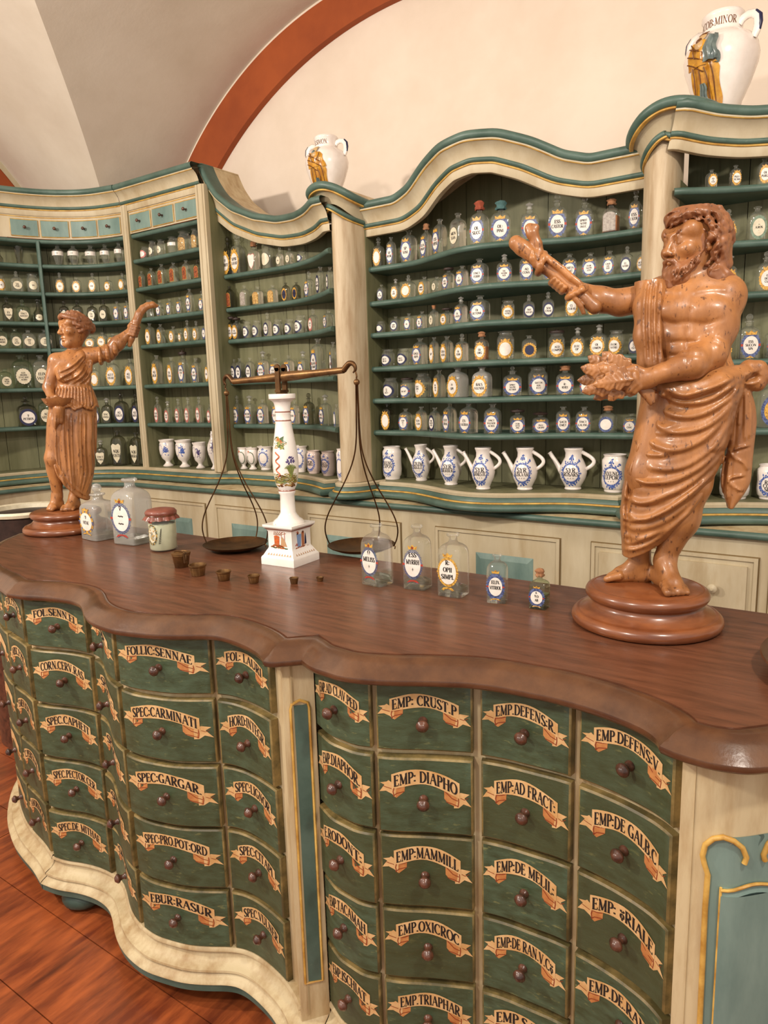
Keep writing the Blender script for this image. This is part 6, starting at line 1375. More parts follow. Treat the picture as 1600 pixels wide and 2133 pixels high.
    def mesh(s):
        f = s.f; sg = f < 0; nx, ny, nz = f.shape
        c = np.zeros((nx-1, ny-1, nz-1), np.int8)
        for i in (0, 1):
            for j in (0, 1):
                for k in (0, 1): c += sg[i:nx-1+i, j:ny-1+j, k:nz-1+k]
        I = np.argwhere((c > 0) & (c < 8)); idx = np.full(c.shape, -1, np.int32); idx[tuple(I.T)] = np.arange(len(I))
        acc = np.zeros((len(I), 3)); cnt = np.zeros(len(I)); cor = [(i, j, k) for i in (0, 1) for j in (0, 1) for k in (0, 1)]
        vals = {q: f[I[:, 0]+q[0], I[:, 1]+q[1], I[:, 2]+q[2]] for q in cor}
        for a in cor:
            for ax_ in range(3):
                if a[ax_]: continue
                b = tuple(a[m]+(m == ax_) for m in range(3)); va, vb = vals[a], vals[b]; msk = (va < 0) != (vb < 0)
                t = np.where(msk, va/np.where(msk, va-vb, 1), 0); p = np.array(a)[None]+t[:, None]*np.eye(3)[ax_][None]; acc[msk] += p[msk]; cnt[msk] += 1
        V_ = (I+acc/cnt[:, None])*s.vox+s.lo
        Q = []
        for ax_ in range(3):
            o = [m for m in range(3) if m != ax_]; sl0 = [slice(None)]*3; sl1 = [slice(None)]*3; sl0[ax_] = slice(0, -1); sl1[ax_] = slice(1, None)
            E = np.argwhere(sg[tuple(sl0)] != sg[tuple(sl1)]); ok = (E[:, o[0]] > 0) & (E[:, o[1]] > 0) & (E[:, o[0]] < s.n[o[0]]-1) & (E[:, o[1]] < s.n[o[1]]-1); E = E[ok]
            d0 = np.zeros(3, int); d0[o[0]] = 1; d1 = np.zeros(3, int); d1[o[1]] = 1
            q = np.stack([idx[tuple((E-d0-d1).T)], idx[tuple((E-d1).T)], idx[tuple(E.T)], idx[tuple((E-d0).T)]], 1); q = q[(q >= 0).all(1)]; Q.append(q)
        return V_, np.vstack(Q)
class Statue:
    def __init__(s, name, label, cx_, cy_, vox):
        s.c = np.array([cx_, cy_]); s.v = s.c/np.hypot(*s.c); s.r = np.array([s.v[1], -s.v[0]]); s.vox = vox
        s.dist = np.hypot(*s.c); s.k = s.dist/math.cos(.2)/F_PX*1.0
        s.root = thing(name, label, 'statue', (cx_, cy_, ZC))
    def P(s, u, v, d=0.0):
        """pixel (u, v) at d pixels' worth of depth toward the camera"""
        d = d*s.k; rr_ = ray(u, v); t = (s.dist-d)/(rr_[:2] @ s.v); p = CAM_POS+rr_*t
        return np.array([(p[:2]-s.c) @ s.r, d, p[2]-ZC])
    def F(s, u, U, d): q = s.P(u, 1215, d); return np.array([q[0], q[1], U])
    def world(s, V_): xy = s.c[None]+V_[:, :1]*s.r[None]-V_[:, 1:2]*s.v[None]; return np.c_[xy, V_[:, 2]+ZC]
    def build(s, vol, name, mat, parent=None):
        V_, Q = vol.mesh(); W_ = s.world(V_); par = parent or s.root
        me = bpy.data.meshes.new(name); off = np.array(origin_of(par)); me.from_pydata((W_-off).tolist(), [], Q.tolist()); me.materials.append(mat)
        bm = bmesh.new(); bm.from_mesh(me); bmesh.ops.recalc_face_normals(bm, faces=bm.faces); bmesh.ops.smooth_vert(bm, verts=bm.verts, factor=.5, use_axis_x=True, use_axis_y=True, use_axis_z=True); bm.to_mesh(me); bm.free()
        me.polygons.foreach_set('use_smooth', [True]*len(me.polygons)); me.update(); return link(name, me, par)
    def vol(s, u0, u1, v0, v1, d0, d1, vox=None):
        a, b = s.P(u0, v1, 0), s.P(u1, v0, 0); return Vol((min(a[0], s.P(u0, v0)[0]), d0*s.k, a[2]), (max(b[0], s.P(u1, v1)[0]), d1*s.k, b[2]), vox or s.vox)
    def pts(s, L, d=0.0): return [s.P(*p[:2], p[2] if len(p) > 2 else d) for p in L]
    def ridges(s, lines, d=40):
        """lines: (pixel polyline, height mm, width mm); returns a height map over (R, U)"""
        segs_ = []
        for ln in lines:
            Q = chaikin([s.P(u, v, d)[[0, 2]] for u, v in ln[0]], 2); segs_.append((Q, ln[1]*.001, ln[2]*.001))
        def H(X, Z):
            out = np.zeros(np.broadcast(X, Z).shape)
            for Q, amp, w in segs_:
                x0, x1 = Q[:, 0].min()-3*w, Q[:, 0].max()+3*w; z0, z1 = Q[:, 1].min()-3*w, Q[:, 1].max()+3*w
                ix = np.where((X[:, 0] >= x0) & (X[:, 0] <= x1))[0]; iz = np.where((Z[0] >= z0) & (Z[0] <= z1))[0]
                if len(ix) == 0 or len(iz) == 0: continue
                gx, gz = X[ix], Z[:, iz]; best = np.full((len(ix), len(iz)), 9e9); tt = np.zeros_like(best); n = len(Q)-1
                for i in range(n):
                    a, b = Q[i], Q[i+1]; v = b-a; L = v @ v+1e-12; t = np.clip(((gx-a[0])*v[0]+(gz-a[1])*v[1])/L, 0, 1)
                    dd = (gx-a[0]-t*v[0])**2+(gz-a[1]-t*v[1])**2; m = dd < best; best = np.where(m, dd, best); tt = np.where(m, (i+t)/n, tt)
                taper = np.clip(np.minimum(tt, 1-tt)*6, .25, 1)
                out[np.ix_(ix, iz)] += amp*taper*np.exp(-best/(w*w))
            return out
        return H
    def turned_base(s, k=1.0):
        prof = [(.142*k, 0), (.148*k, .003), (.1505*k, .010), (.149*k, .018), (.143*k, .024), (.138*k, .0262), (.136*k, .0258), (.132*k, .028), (.122*k, .033), (.114*k, .041), (.110*k, .048), (.111*k, .051), (.114*k, .0525), (.1185*k, .055), (.1225*k, .061), (.1225*k, .067), (.119*k, .0735), (.113*k, .0765), (.109*k, .0778), (.1075*k, .0770), (.106*k, .0778), (.001, .0782)]
        return MB().lathe(prof, (*s.c, ZC), 72).build('turned_base', m_wood_base, s.root, smooth=50)

def head(vol, S, H, fwd, s, beard=False):
    """skull, face and ears; H: centre, fwd: facing direction (R, D), s: metres per head unit"""
    f = np.array([fwd[0], fwd[1], 0.0]); f /= np.linalg.norm(f); si = np.array([f[1], -f[0], 0.0]); up = np.array([0, 0, 1.0])
    def h(x, y, z): return H+(si*x+f*y+up*z)*s
    ax = (si, f, up); E = lambda c, r, k=10, sub=False: vol.ell(h(*c), np.array(r)*s, k*s, ax, sub)
    Cn = lambda a, b, ra, rb, k=6, sub=False: vol.cone(h(*a), h(*b), ra*s, rb*s, k*s, 1.0, sub)
    E((0, -4, 8), (41, 50, 52)); E((0, 8, -14), (33, 43, 50)); E((0, 14, -40), (25, 33, 26)); Cn((-8, 38, -54), (8, 38, -54), 11, 11, 10)
    for q in (-1, 1): E((q*23, 34, -10), (14, 14, 13)); E((q*25, 30, 22), (16, 16, 16))
    Cn((-20, 43, 16), (-6, 47, 14), 6, 6, 7); Cn((20, 43, 16), (6, 47, 14), 6, 6, 7)
    for q in (-1, 1):
        E((q*16, 52, 5), (11, 10, 7.5), 6, True); E((q*16, 41.5, 5), (8.5, 8, 7), 2)
        Cn((q*8, 46, 8), (q*16, 49, 11), 1.8, 2.2, 2); Cn((q*16, 49, 11), (q*25, 43, 7), 2.2, 1.8, 2); Cn((q*9, 46, 2), (q*17, 48, -.5), 1.5, 1.6, 2); Cn((q*17, 48, -.5), (q*25, 43, 3), 1.6, 1.4, 2)
    Cn((0, 46, 14), (0, 58, -12), 5, 6.5, 5); E((0, 60, -15), (6.5, 7, 6), 4); 
    for q in (-1, 1): E((q*6.5, 54, -17), (4.5, 6, 4.5), 3); E((q*4, 58, -21.5), (2, 3, 2), 1.5, True)
    Cn((-11, 46, -33), (0, 52, -31.5), 2.4, 3.6, 3); Cn((11, 46, -33), (0, 52, -31.5), 2.4, 3.6, 3); Cn((-9, 46, -40), (9, 46, -40), 3.4, 3.4, 3); Cn((-4, 49, -40), (4, 49, -40), 3.6, 3.6, 3)
    Cn((-11, 50, -36), (11, 50, -36), 1.5, 1.5, 1.5, True); E((0, 50, -47), (8, 6, 4), 4, True)
    for q in (-1, 1):
        E((q*41, -4, -2), (5, 10, 15), 4); E((q*45, -2, 0), (4, 5.5, 9), 2, True); Cn((q*43, 6, -4), (q*42, 5, -14), 3, 3, 3)
    return h
def toes(vol, S, heel, ball, tip, r_ball, U0, side):
    """five toes fanned from the ball of the foot"""
    d = tip-ball; d[2] = 0; L = np.linalg.norm(d); d /= L; n = np.array([-d[1], d[0], 0])*side
    vol.ell(ball+d*L*.25+np.array([0, 0, -r_ball*.25]), (r_ball*.95, r_ball*.95, r_ball*.55), .006)
    for i in range(5):
        o = (i-2)*r_ball*.42; ln = L*(.86-.07*i); r_ = r_ball*(.36 if i == 0 else .30-.015*i)
        a = ball+n*o+d*L*.1; b = ball+n*o*1.05+d*ln; vol.chain([np.r_[a[:2], U0+r_*1.9], np.r_[(a*.4+b*.6)[:2], U0+r_*1.4], np.r_[b[:2], U0+r_*.95]], [r_*1.25, r_*1.05, r_*.98], .0025)

def bearded_statue():
    S = Statue('bearded_male_statue', 'carved wooden bearded man in draped cloth holding a snake-wound staff, on the worktop', -.368, 1.485, .0023)
    P, k = S.P, S.k; mm = k
    S.turned_base()
    U0 = .078
    # ---- body
    b = S.vol(1125, 1570, 430, 1245, -110, 150)
    C = lambda A, B, ra, rb, kk=14, fd=1.0, sub=False: b.cone(P(*A), P(*B), ra*k, rb*k, kk*k, fd, sub)
    E = lambda A, r, kk=14, sub=False: b.ell(P(*A), np.array(r)*k, kk*k, None, sub)      # radii: R, D, U
    E((1440, 672, 0), (76, 58, 86), 20); E((1434, 752, 4), (66, 50, 62), 24); C((1385, 618, -6), (1508, 616, -2), 36, 38, 24)
    E((1398, 650, 34), (40, 28, 27), 12); E((1474, 650, 34), (42, 30, 28), 12); C((1462, 548, -10), (1452, 606, -4), 30, 36, 16)
    C((1465, 556, 8), (1432, 608, 30), 8, 7, 12)
    for i, v in enumerate((700, 728, 756)):
        for q in (-1, 1): E((1428+q*19-i*1, v, 46-i), (19, 12, 14), 8)
    E((1500, 690, 24), (22, 26, 24), 16); E((1385, 700, 26), (20, 24, 26), 16)
    E((1437, 800, 0), (84, 60, 58), 22)
    # his left arm across the body
    E((1511, 622, 6), (28, 34, 31), 12); C((1511, 622, 6), (1494, 680, 26), 29, 29, 12); C((1497, 680, 26), (1481, 733, 50), 31, 25, 14); E((1497, 664, 40), (22, 18, 30), 12)
    C((1481, 735, 50), (1440, 758, 78), 26, 26, 12); C((1440, 758, 78), (1362, 783, 98), 26, 16, 12); E((1492, 740, 46), (14, 16, 14), 10)
    E((1338, 791, 100), (26, 13, 18), 10); E((1322, 792, 104), (13, 11, 17), 8)
    for pts, r in ((((1320, 780, 112), (1299, 792, 118), (1280, 806, 108)), 7.6), (((1321, 789, 114), (1302, 803, 119), (1290, 813, 107)), 7.6), (((1324, 798, 112), (1309, 812, 115), (1301, 819, 103)), 7.2), (((1330, 806, 108), (1319, 816, 109), (1313, 821, 98)), 6.4),
                   (((1345, 778, 102), (1322, 768, 106), (1303, 772, 104)), 7.6)):
        b.chain([P(*p) for p in pts], np.array([r*1.08, r, r*.86])*k, .003)
    # his right arm reaching out
    E((1380, 618, -4), (30, 32, 30), 16); C((1376, 620, -2), (1292, 631, 8), 29, 22, 14); E((1325, 622, 2), (34, 20, 20), 12); C((1292, 631, 8), (1252, 624, 14), 23, 22, 12); C((1252, 624, 14), (1204, 603, 14), 22, 14.5, 12)
    E((1190, 598, 8), (18, 14, 15), 10)
    sd = np.array([-159, -130.])/205.4; pr = np.array([-.633, .774])
    for i in range(4):
        c0 = np.array([1184, 594])+sd*(2+9.5*i); q = lambda o, d: P(*(c0+pr*o), d)
        b.chain([q(-6, 8), q(10, 14), q(19, 28), q(15, 44), q(7, 50)], np.array([6.3, 6.2, 6, 5.4, 4.6])*k, .0018)
    b.chain([P(1194, 586, 14), P(1184, 573, 26), P(1170, 562, 36)], np.array([7.5, 6.8, 5.6])*k, .003)
    # legs and feet
    C((1398, 826, 6), (1348, 985, 22), 52, 38, 14); C((1348, 985, 22), (1338, 1050, 0), 38, 34, 14); C((1338, 1050, 0), (1334, 1165, -26), 34, 17, 12)
    C((1468, 826, -6), (1438, 1005, 8), 52, 37, 14); E((1436, 1012, 16), (30, 30, 32), 12); C((1438, 1005, 8), (1416, 1080, 0), 36, 34, 14); C((1416, 1080, 0), (1384, 1168, -4), 34, 18, 12); E((1424, 1070, -14), (28, 30, 46), 14)
    F = S.F
    hl, bl, tp = F(1338, U0+.017, -34), F(1291, U0+.013, -22), F(1258, U0+.01, -18)
    b.chain([P(1334, 1160, -28), hl], [.018, .020], .012); b.chain([hl, bl], [.021, .0165], .014); b.chain([P(1328, 1172, -26), F(1298, U0+.016, -22)], [.018, .014], .012); toes(b, S, hl, bl, tp, .021, U0, 1)
    hl, bl, tp = F(1381, U0+.018, -14), F(1404, U0+.014, 38), F(1416, U0+.01, 72)
    b.chain([P(1384, 1165, -4), hl], [.018, .021], .012); b.chain([hl, bl], [.021, .0185], .014); b.chain([P(1388, 1172, 4), F(1402, U0+.018, 34)], [.019, .015], .012); toes(b, S, hl, bl, tp, .023, U0, -1)
    # ankle straps
    for a, r_ in (((1333, 1168, -28), .0185), ((1384, 1170, -4), .0195)):
        c = P(*a); b.chain([c+np.array([r_*math.cos(t), r_*math.sin(t), .002*math.sin(t)]) for t in np.linspace(0, 2*PI, 13)], [.0025]*13, .002)
    h = head(b, S, P(1445, 512, 0), (-.77, .64), k*1.0)
    # brow furrows, navel, collar bones, breast bone
    b.displace(S.ridges([([(1437, 640), (1430, 690), (1427, 765)], -3.2, 4.5), ([(1372, 664), (1400, 678), (1432, 672), (1470, 680), (1508, 664)], -2.2, 5), ([(1395, 715), (1428, 712), (1462, 716)], -2, 4), ([(1393, 742), (1428, 741), (1462, 744)], -2, 4),
                         ([(1418, 612), (1390, 606), (1372, 610)], 2.2, 5), ([(1440, 612), (1480, 604), (1515, 606)], 2.2, 5), ([(1470, 690), (1482, 730), (1478, 765)], -2, 6), ([(1392, 700), (1384, 740), (1390, 770)], -2, 6), ([(1490, 700), (1508, 712)], -1.6, 3.5), ([(1484, 712), (1504, 726)], -1.6, 3.5)], 30), .012, .012)
    body = S.build(b, 'body', m_wood)
    # ---- hair and beard
    rnd = random.Random(3); hv = S.vol(1370, 1545, 425, 615, -85, 85, .0021)
    H0 = P(1445, 512, 0); f = np.array([-.77, .64, 0]); f /= np.linalg.norm(f); si = np.array([f[1], -f[0], 0]); up = np.array([0, 0, 1.])
    def hp(x, y, z): return H0+(si*x+f*y+up*z)*k
    def on(az, el, s_=1.0): # az from the face front, el up
        a, e = math.radians(az), math.radians(el); return hp(45*s_*math.sin(a)*math.cos(e), (-4+54*s_*math.cos(a)*math.cos(e)), 8+57*s_*math.sin(e))
    for az in range(-180, 180, 15):
        a0 = abs(az)
        for el in range(-35, 90, 13):
            if a0 < 62 and el < 38: continue
            if a0 < 85 and el < -8: continue
            if a0 < 100 and -8 <= el < 8 and a0 < 74: continue
            j = rnd.uniform(-6, 6); w = rnd.choice((-1, 1))*6
            q_ = rnd.uniform(-.03, .05); pts = [on(az+j, el+9, 1.02), on(az+j+w, el+2, 1.10+q_), on(az+j-w*.4, el-6, 1.11+q_), on(az+j+w*.3, el-13, 1.03)]
            hv.chain(pts, np.array([6, 8, 7.5, 4.5])*k, .0025)
    hv.ell(hp(0, -8, 10), np.array([44, 50, 54])*k, .004, (si, f, up))
    hv.ell(hp(0, 56, -6), np.array([38, 26, 50])*k, .004, (si, f, up), True)          # clear the face
    for az in range(-66, 67, 11): hv.chain([on(az, 44, 1.03), on(az+4, 37, 1.13), on(az+8, 30, 1.08)], np.array([8, 9, 5])*k, .004)
    for i in range(16):                                                              # long locks down the neck
        t = i/15; a = 95+120*t; x0 = on(a, -15, 1.05); q = np.array([si[0]*.6-.05, si[1]*.1-.15, 0])*0
        e = P(1492+24*rnd.random(), 562+14*rnd.random(), -26+50*rnd.random()*.7); m1 = x0*.55+e*.45+np.array([.004*rnd.uniform(-1, 1), 0, -.008])
        hv.chain([x0, m1, e], np.array([9, 9, 4])*k, .004)
    for pts in (((1490, 545, 10), (1500, 560, 14), (1514, 570, 16), (1526, 574, 12)), ((1486, 552, 16), (1494, 568, 22), (1506, 578, 22), (1516, 582, 16)), ((1480, 556, 20), (1484, 572, 26), (1494, 584, 26))): hv.chain([P(*p) for p in pts], np.array([9, 9, 7, 4])[:len(pts)]*k, .004)
    for i in range(34):                                                              # beard strands
        t = -1+2*i/33; x = 33*t; y0 = 40-26*t*t; top_z = -26-0*abs(t)+30*max(0, abs(t)-.55); x1 = x*.55+rnd.uniform(-3, 3)
        zb = -80+24*abs(t)+rnd.uniform(-6, 4); sw = rnd.choice((-1, 1))*3.5
        hv.chain([hp(x, y0+3, top_z-8), hp(x+sw, y0+9, (top_z*.55+zb*.45)), hp(x1-sw, y0+11-6*abs(t), zb*.8+top_z*.2), hp(x1, y0+6, zb)], np.array([5.5, 6.5, 5.5, 2.5])*k, .0028)
    hv.ell(hp(0, 30, -58), np.array([24, 20, 22])*k, .006, (si, f, up))
    for q in (-1, 1): hv.chain([hp(q*1.5, 55, -26), hp(q*10, 52, -29), hp(q*17, 46, -38), hp(q*19, 42, -50)], np.array([3.4, 4.4, 4.4, 3])*k, .003)
    hv.cone(hp(-9, 56, -36.5), hp(9, 56, -36.5), 3.2*k, 3.2*k, .002, 1, True)
    for q in (-1, 1): hv.chain([hp(q*9, 49, 15), hp(q*17, 49.5, 18), hp(q*26, 42, 14)], np.array([2.4, 3, 2])*k, .002)
    LL = []
    for i in range(26):                                                              # beard strands
        t = i/25; x0, y0 = 1402+58*t, 566-30*max(0, t-.35)/.65-4*math.sin(t*3); x1, y1 = 1398+30*t+rnd.uniform(-3, 3), 592-20*abs(t-.25)+rnd.uniform(-4, 2); w = rnd.choice((-3, 3))
        LL.append(([(x0, y0-8), (x0*.6+x1*.4+w, y0*.6+y1*.4), (x0*.3+x1*.7-w, y0*.3+y1*.7), (x1, y1)], 2.6, 1.5)); LL.append(([(x0+2, y0-8), (x0*.6+x1*.4+w+2, y0*.6+y1*.4), (x1+2, y1)], -1.8, 1.3))
    for i in range(120):                                                             # curls
        x, y = rnd.uniform(1392, 1496), rnd.uniform(446, 560)
        if (x < 1462 and y > 482): continue
        a = math.atan2(y-500, x-1440)+PI/2+rnd.uniform(-.5, .5); d = 13
        LL.append(([(x-d*math.cos(a), y-d*math.sin(a)), (x+4*math.sin(a), y-4*math.cos(a)), (x+d*math.cos(a), y+d*math.sin(a))], rnd.choice((3.4, -3.4)), 2.1))
    hv.displace(S.ridges(LL, 30), -.02, .01)
    S.build(hv, 'hair_and_beard', m_wood_hair)
    # ---- draped cloth
    dv = S.vol(1280, 1600, 572, 1172, -110, 110)
    lv = []
    for v, l, r, hd, dc in ((766, 1374, 1530, 60, 2), (785, 1364, 1546, 66, 2), (810, 1361, 1548, 68, 4), (850, 1356, 1532, 68, 6), (890, 1342, 1521, 66, 8), (930, 1326, 1512, 64, 10), (965, 1311, 1499, 62, 12), (1010, 1301, 1479, 58, 10), (1060, 1294, 1452, 52, 4), (1100, 1293, 1424, 46, -4), (1130, 1294, 1390, 42, -12), (1160, 1295, 1350, 38, -18)):
        a, c = P(l, v), P(r, v); lv.append((a[2]*.5+c[2]*.5, a[0], c[0], hd*k, dc*k))
    ha, hb_ = P(1476, 1038, 10), P(1300, 1164, 0); hm = P(1376, 1132, 10)
    def cut(X, Z):
        xs_ = [hb_[0]-.05, hb_[0], P(1340, 1150)[0], hm[0], P(1424, 1092)[0], ha[0], ha[0]+.05]; zs_ = [hb_[2]-.002, hb_[2], P(1340, 1150)[2], hm[2], P(1424, 1092)[2], ha[2], ha[2]+.08]
        return (np.interp(X, xs_, zs_)-Z).astype(np.float32)*.8
    dv.loft(lv, .012, cut)
    z = lambda x, y: (1180+x/3.81, 680+y/3.81); z2_ = lambda x, y: (1170+x/3.72, 860+y/3.72)
    L = []
    for pl, a, w in (([(1340, 390), (1200, 470), (1050, 520), (900, 560), (760, 480)], 7, 7), ([(1360, 430), (1200, 560), (1000, 620), (820, 590), (730, 520)], 6, 6), ([(1370, 480), (1250, 610), (1050, 710), (850, 715), (720, 640)], 6, 7),
                     ([(1350, 520), (1250, 690), (1100, 800), (900, 840), (750, 810), (690, 750)], 6.5, 7), ([(1340, 600), (1200, 800), (1050, 920), (850, 985), (690, 940), (630, 890)], 6.5, 8), ([(1330, 720), (1200, 930), (1000, 1080), (820, 1130), (650, 1110)], 5, 7),
                     ([(1290, 860), (1150, 1050), (950, 1180), (760, 1235), (600, 1240), (500, 1160)], 7, 8), ([(1230, 1020), (1080, 1170), (900, 1290), (740, 1350), (570, 1400), (450, 1340)], 6, 7), ([(1180, 1150), (1000, 1330), (800, 1450), (600, 1540), (440, 1480)], 6, 7), ([(1370, 450), (1330, 640), (1290, 840), (1240, 1000)], 6, 8), ([(1350, 560), (1260, 800), (1150, 1000)], 5, 7)):
        L.append(([z(*p) for p in pl], a, w))
        L.append(([(z(p[0], p[1]+30)) for p in pl], -a*.55, w*.7))
    for pl, a, w in (([(460, 800), (540, 855), (750, 790), (1000, 610), (1120, 500)], 5.5, 6), ([(470, 860), (560, 920), (800, 850), (980, 700)], 4, 6), ([(470, 960), (620, 990), (830, 900), (1010, 760)], 3.5, 6), ([(470, 1085), (560, 1075), (700, 1020), (880, 880), (1030, 720), (1110, 610)], 5, 5)): L.append(([z2_(*p) for p in pl], a, w))
    for pl, a, w in (([(1366, 800), (1358, 850), (1345, 888), (1352, 900), (1400, 905)], 5, 6), ([(1354, 862), (1334, 912), (1326, 940), (1345, 948), (1400, 944)], 5, 6), ([(1338, 905), (1318, 955), (1312, 985), (1330, 1004), (1380, 1000)], 5.5, 6), ([(1320, 955), (1305, 1000), (1300, 1040), (1325, 1052), (1380, 1040)], 5, 6),
                     ([(1304, 1010), (1296, 1060), (1298, 1084), (1330, 1086)], 4, 5), ([(1380, 815), (1368, 860), (1372, 890), (1410, 885)], 4, 6), ([(1298, 1060), (1297, 1110), (1302, 1140), (1330, 1130), (1370, 1108)], 4, 5)): L.append((pl, a, w)); L.append(([(x+9, y+5) for x, y in pl], -a*.6, w*.8))
    # cloth over the shoulder and the roll at the hip
    dv.chain([P(1362, 596, -52), P(1358, 584, -14), P(1354, 590, 24), P(1349, 640, 46), P(1348, 700, 52), P(1354, 756, 52), P(1366, 790, 56)], np.array([24, 22, 24, 23, 22, 20, 16])*k, .012)
    dv.chain([P(1380, 592, -10), P(1374, 606, 30), P(1368, 690, 44)], np.array([14, 12, 10])*k, .008)
    dv.chain([P(1356, 780, 46), P(1390, 806, 66), P(1440, 812, 72), P(1495, 796, 62), P(1545, 778, 22)], np.array([14, 15, 16, 16, 16])*k, .01)
    for x in (1341, 1352, 1363, 1373): L.append(([(x+6, 584), (x, 640), (x+1, 700), (x+7, 768)], 5 if x in (1341, 1363) else 4, 3.6))
    for x in (1347, 1358, 1369): L.append(([(x+6, 590), (x, 650), (x+3, 764)], -4, 3))
    # hanging end and knot
    lv = []
    for v, l, r in ((790, 1536, 1556), (815, 1534, 1566), (850, 1528, 1575), (880, 1522, 1577), (930, 1515, 1571), (960, 1510, 1568), (985, 1505, 1566), (1005, 1503, 1564), (1030, 1508, 1550), (1050, 1513, 1534), (1058, 1515, 1526)):
        a, c = P(l, v, -8), P(r, v, -8); lv.append((a[2]*.5+c[2]*.5, a[0], c[0], (20 if v > 800 else 14)*k, -8*k))
    dv.loft(lv, .006)
    zz = lambda x, y: (1480+x/7.617, 780+y/7.617)
    for pl, a, w in (([(540, 150), (500, 500), (480, 850)], 4, 3.5), ([(580, 200), (600, 600), (590, 1100)], 4, 3.5), ([(640, 260), (690, 620), (660, 1050)], 4, 4), ([(470, 300), (400, 700), (370, 1150)], 4, 4), ([(330, 1250), (430, 1370), (560, 1440), (660, 1560)], 5, 3), ([(320, 1250), (480, 1190), (640, 1150)], 4, 3), ([(300, 1710), (400, 1660), (560, 1640)], 4, 3), ([(300, 1720), (400, 1830), (520, 1900)], 5, 3), ([(260, 1300), (200, 1650), (230, 2000)], 4, 4), ([(330, 1400), (300, 1700), (290, 2050)], 4, 4)): L.append(([zz(*p) for p in pl], a, w)); L.append(([(zz(p[0]+34, p[1]+34)) for p in pl], -a*.5, w*.8))
    dv.chain([P(1548, 778, 5), P(1560, 768, 6), P(1580, 768, 2), P(1589, 783, 0), P(1578, 799, 2), P(1558, 796, 8)], np.array([15, 15, 14, 14, 13, 11])*k, .006); dv.ell(P(1568, 783, -4), np.array([22, 16, 20])*k, .006)
    for pl, a, w in (([(560, 20), (640, -40), (760, -60), (850, 20)], 3, 3), ([(560, 100), (700, 60), (800, 0), (780, -60)], -4, 3), ([(560, 150), (700, 160), (830, 90)], 3, 3)): L.append(([zz(*p) for p in pl], a, w))
    dv.displace(S.ridges(L, 45), -.03, .03)
    S.build(dv, 'draped_cloth', m_wood)
    # ---- staff wound by a snake, in the raised hand
    sv = S.vol(1055, 1262, 455, 670, -20, 100, .0021)
    ax_ = lambda t, o=0, d=0: P(1239+(1080-1239)*t+.633*0-o*.633, 640+(510-640)*t+o*.774, 36+d)
    sv.chain([ax_(0), ax_(.25), ax_(.5), ax_(.8), ax_(.95), ax_(1.03)], np.array([13, 13, 12, 12.5, 14.5, 14])*k, .004)
    sv.chain([P(1130, 558, 32), P(1124, 532, 32), P(1119, 508, 32), P(1109, 486, 32), P(1103, 476, 32)], np.array([11, 9.5, 9, 11, 9])*k, .005); sv.cone(P(1104, 475, 32), P(1116, 474, 32), 8*k, 7*k, .004)
    for t0, sl_ in ((.235, .035), (.70, -.035)):
        an = np.linspace(0, 2*PI, 22); sv.chain([ax_(t0+sl_*math.cos(t), 19.5*math.cos(t), 19.5*math.sin(t)) for t in an], np.full(22, 6.6)*k, .0012)
    sv.chain([ax_(.70, -17, 12), ax_(.62, -17, 14), ax_(.50, -18, 10), ax_(.38, -17, 12), ax_(.27, -18, 10)], np.array([6.2, 6.6, 6.8, 6.4, 6])*k, .0015)
    sv.chain([ax_(.20, 12, 16), ax_(.12, 16, 14), ax_(.05, 24, 10), ax_(.02, 30, 6)], np.array([6, 5, 4, 2.5])*k, .0015)
    sv.chain([ax_(.74, 10, 17), ax_(.80, 2, 20), ax_(.85, -8, 20)], np.array([6.4, 7.4, 4.5])*k, .0015)
    sv.displace(S.ridges([([(1232, 630), (1180, 588), (1090, 516)], -1.2, 2.2), ([(1224, 636), (1150, 578)], -1.0, 2), ([(1124, 540), (1112, 490)], -1.2, 2)], 10))
    S.build(sv, 'staff_with_snake', m_wood)
    # ---- bunch of leaves in his left hand
    lvv = S.vol(1190, 1378, 725, 855, 50, 160, .0019); base_ = np.array([1318, 790]); rnd = random.Random(11)
    for ang_, ln, dz, wd in ((122, 62, 88, 16), (138, 86, 100, 18), (153, 106, 88, 19), (167, 112, 104, 19), (181, 116, 90, 18), (194, 110, 108, 18), (207, 92, 94, 17), (221, 68, 108, 15), (160, 76, 122, 15), (188, 84, 126, 15)):
        a = math.radians(ang_); d = np.array([math.cos(a), -math.sin(a)]); A_, B_ = P(*base_, dz), P(*(base_+d*ln), dz); v = (B_-A_)[[0, 2]]; L_ = np.linalg.norm(v); v /= L_
        lo = np.minimum(A_, B_)-wd*k-.012; hi = np.maximum(A_, B_)+wd*k+.012; lo[1] = (dz-22)*k; hi[1] = (dz+22)*k
        sl, X, Y, Z = lvv.block(lo, hi); t = ((X-A_[0])*v[0]+(Z-A_[2])*v[1])/L_; n_ = np.abs((X-A_[0])*-v[1]+(Z-A_[2])*v[0]); tc = np.clip(t, .001, .999)
        w_ = wd*k*np.sin(PI*tc**.75)**.7*(1+.17*np.sin(tc*23)); surf = dz*k+.010*np.sin(tc*2.6)-.16*n_+.0007*np.sin((tc*ln-n_/k*.8)*.6)
        dd = np.maximum(np.maximum(n_-w_, np.abs(Y-surf)-.0022), np.maximum(-t, t-1)*L_)*.8
        lvv.put(sl, dd.astype(np.float32), .0012)
        lvv.chain([P(*(base_+d*ln*q), dz+8*math.sin(q*2.6)+1) for q in np.linspace(0, .97, 6)], np.array([3.2, 2.8, 2.6, 2.3, 2, 1.4])*k, .0015)
    for j in range(9): o = (j-4)*4.0; lvv.chain([P(1325, 798+o*.3, 98), P(1342, 815+o*.5, 94), P(1356+4*(j % 2), 826+o*.9, 90)], np.array([4, 4.6, 4.2])*k, .002)
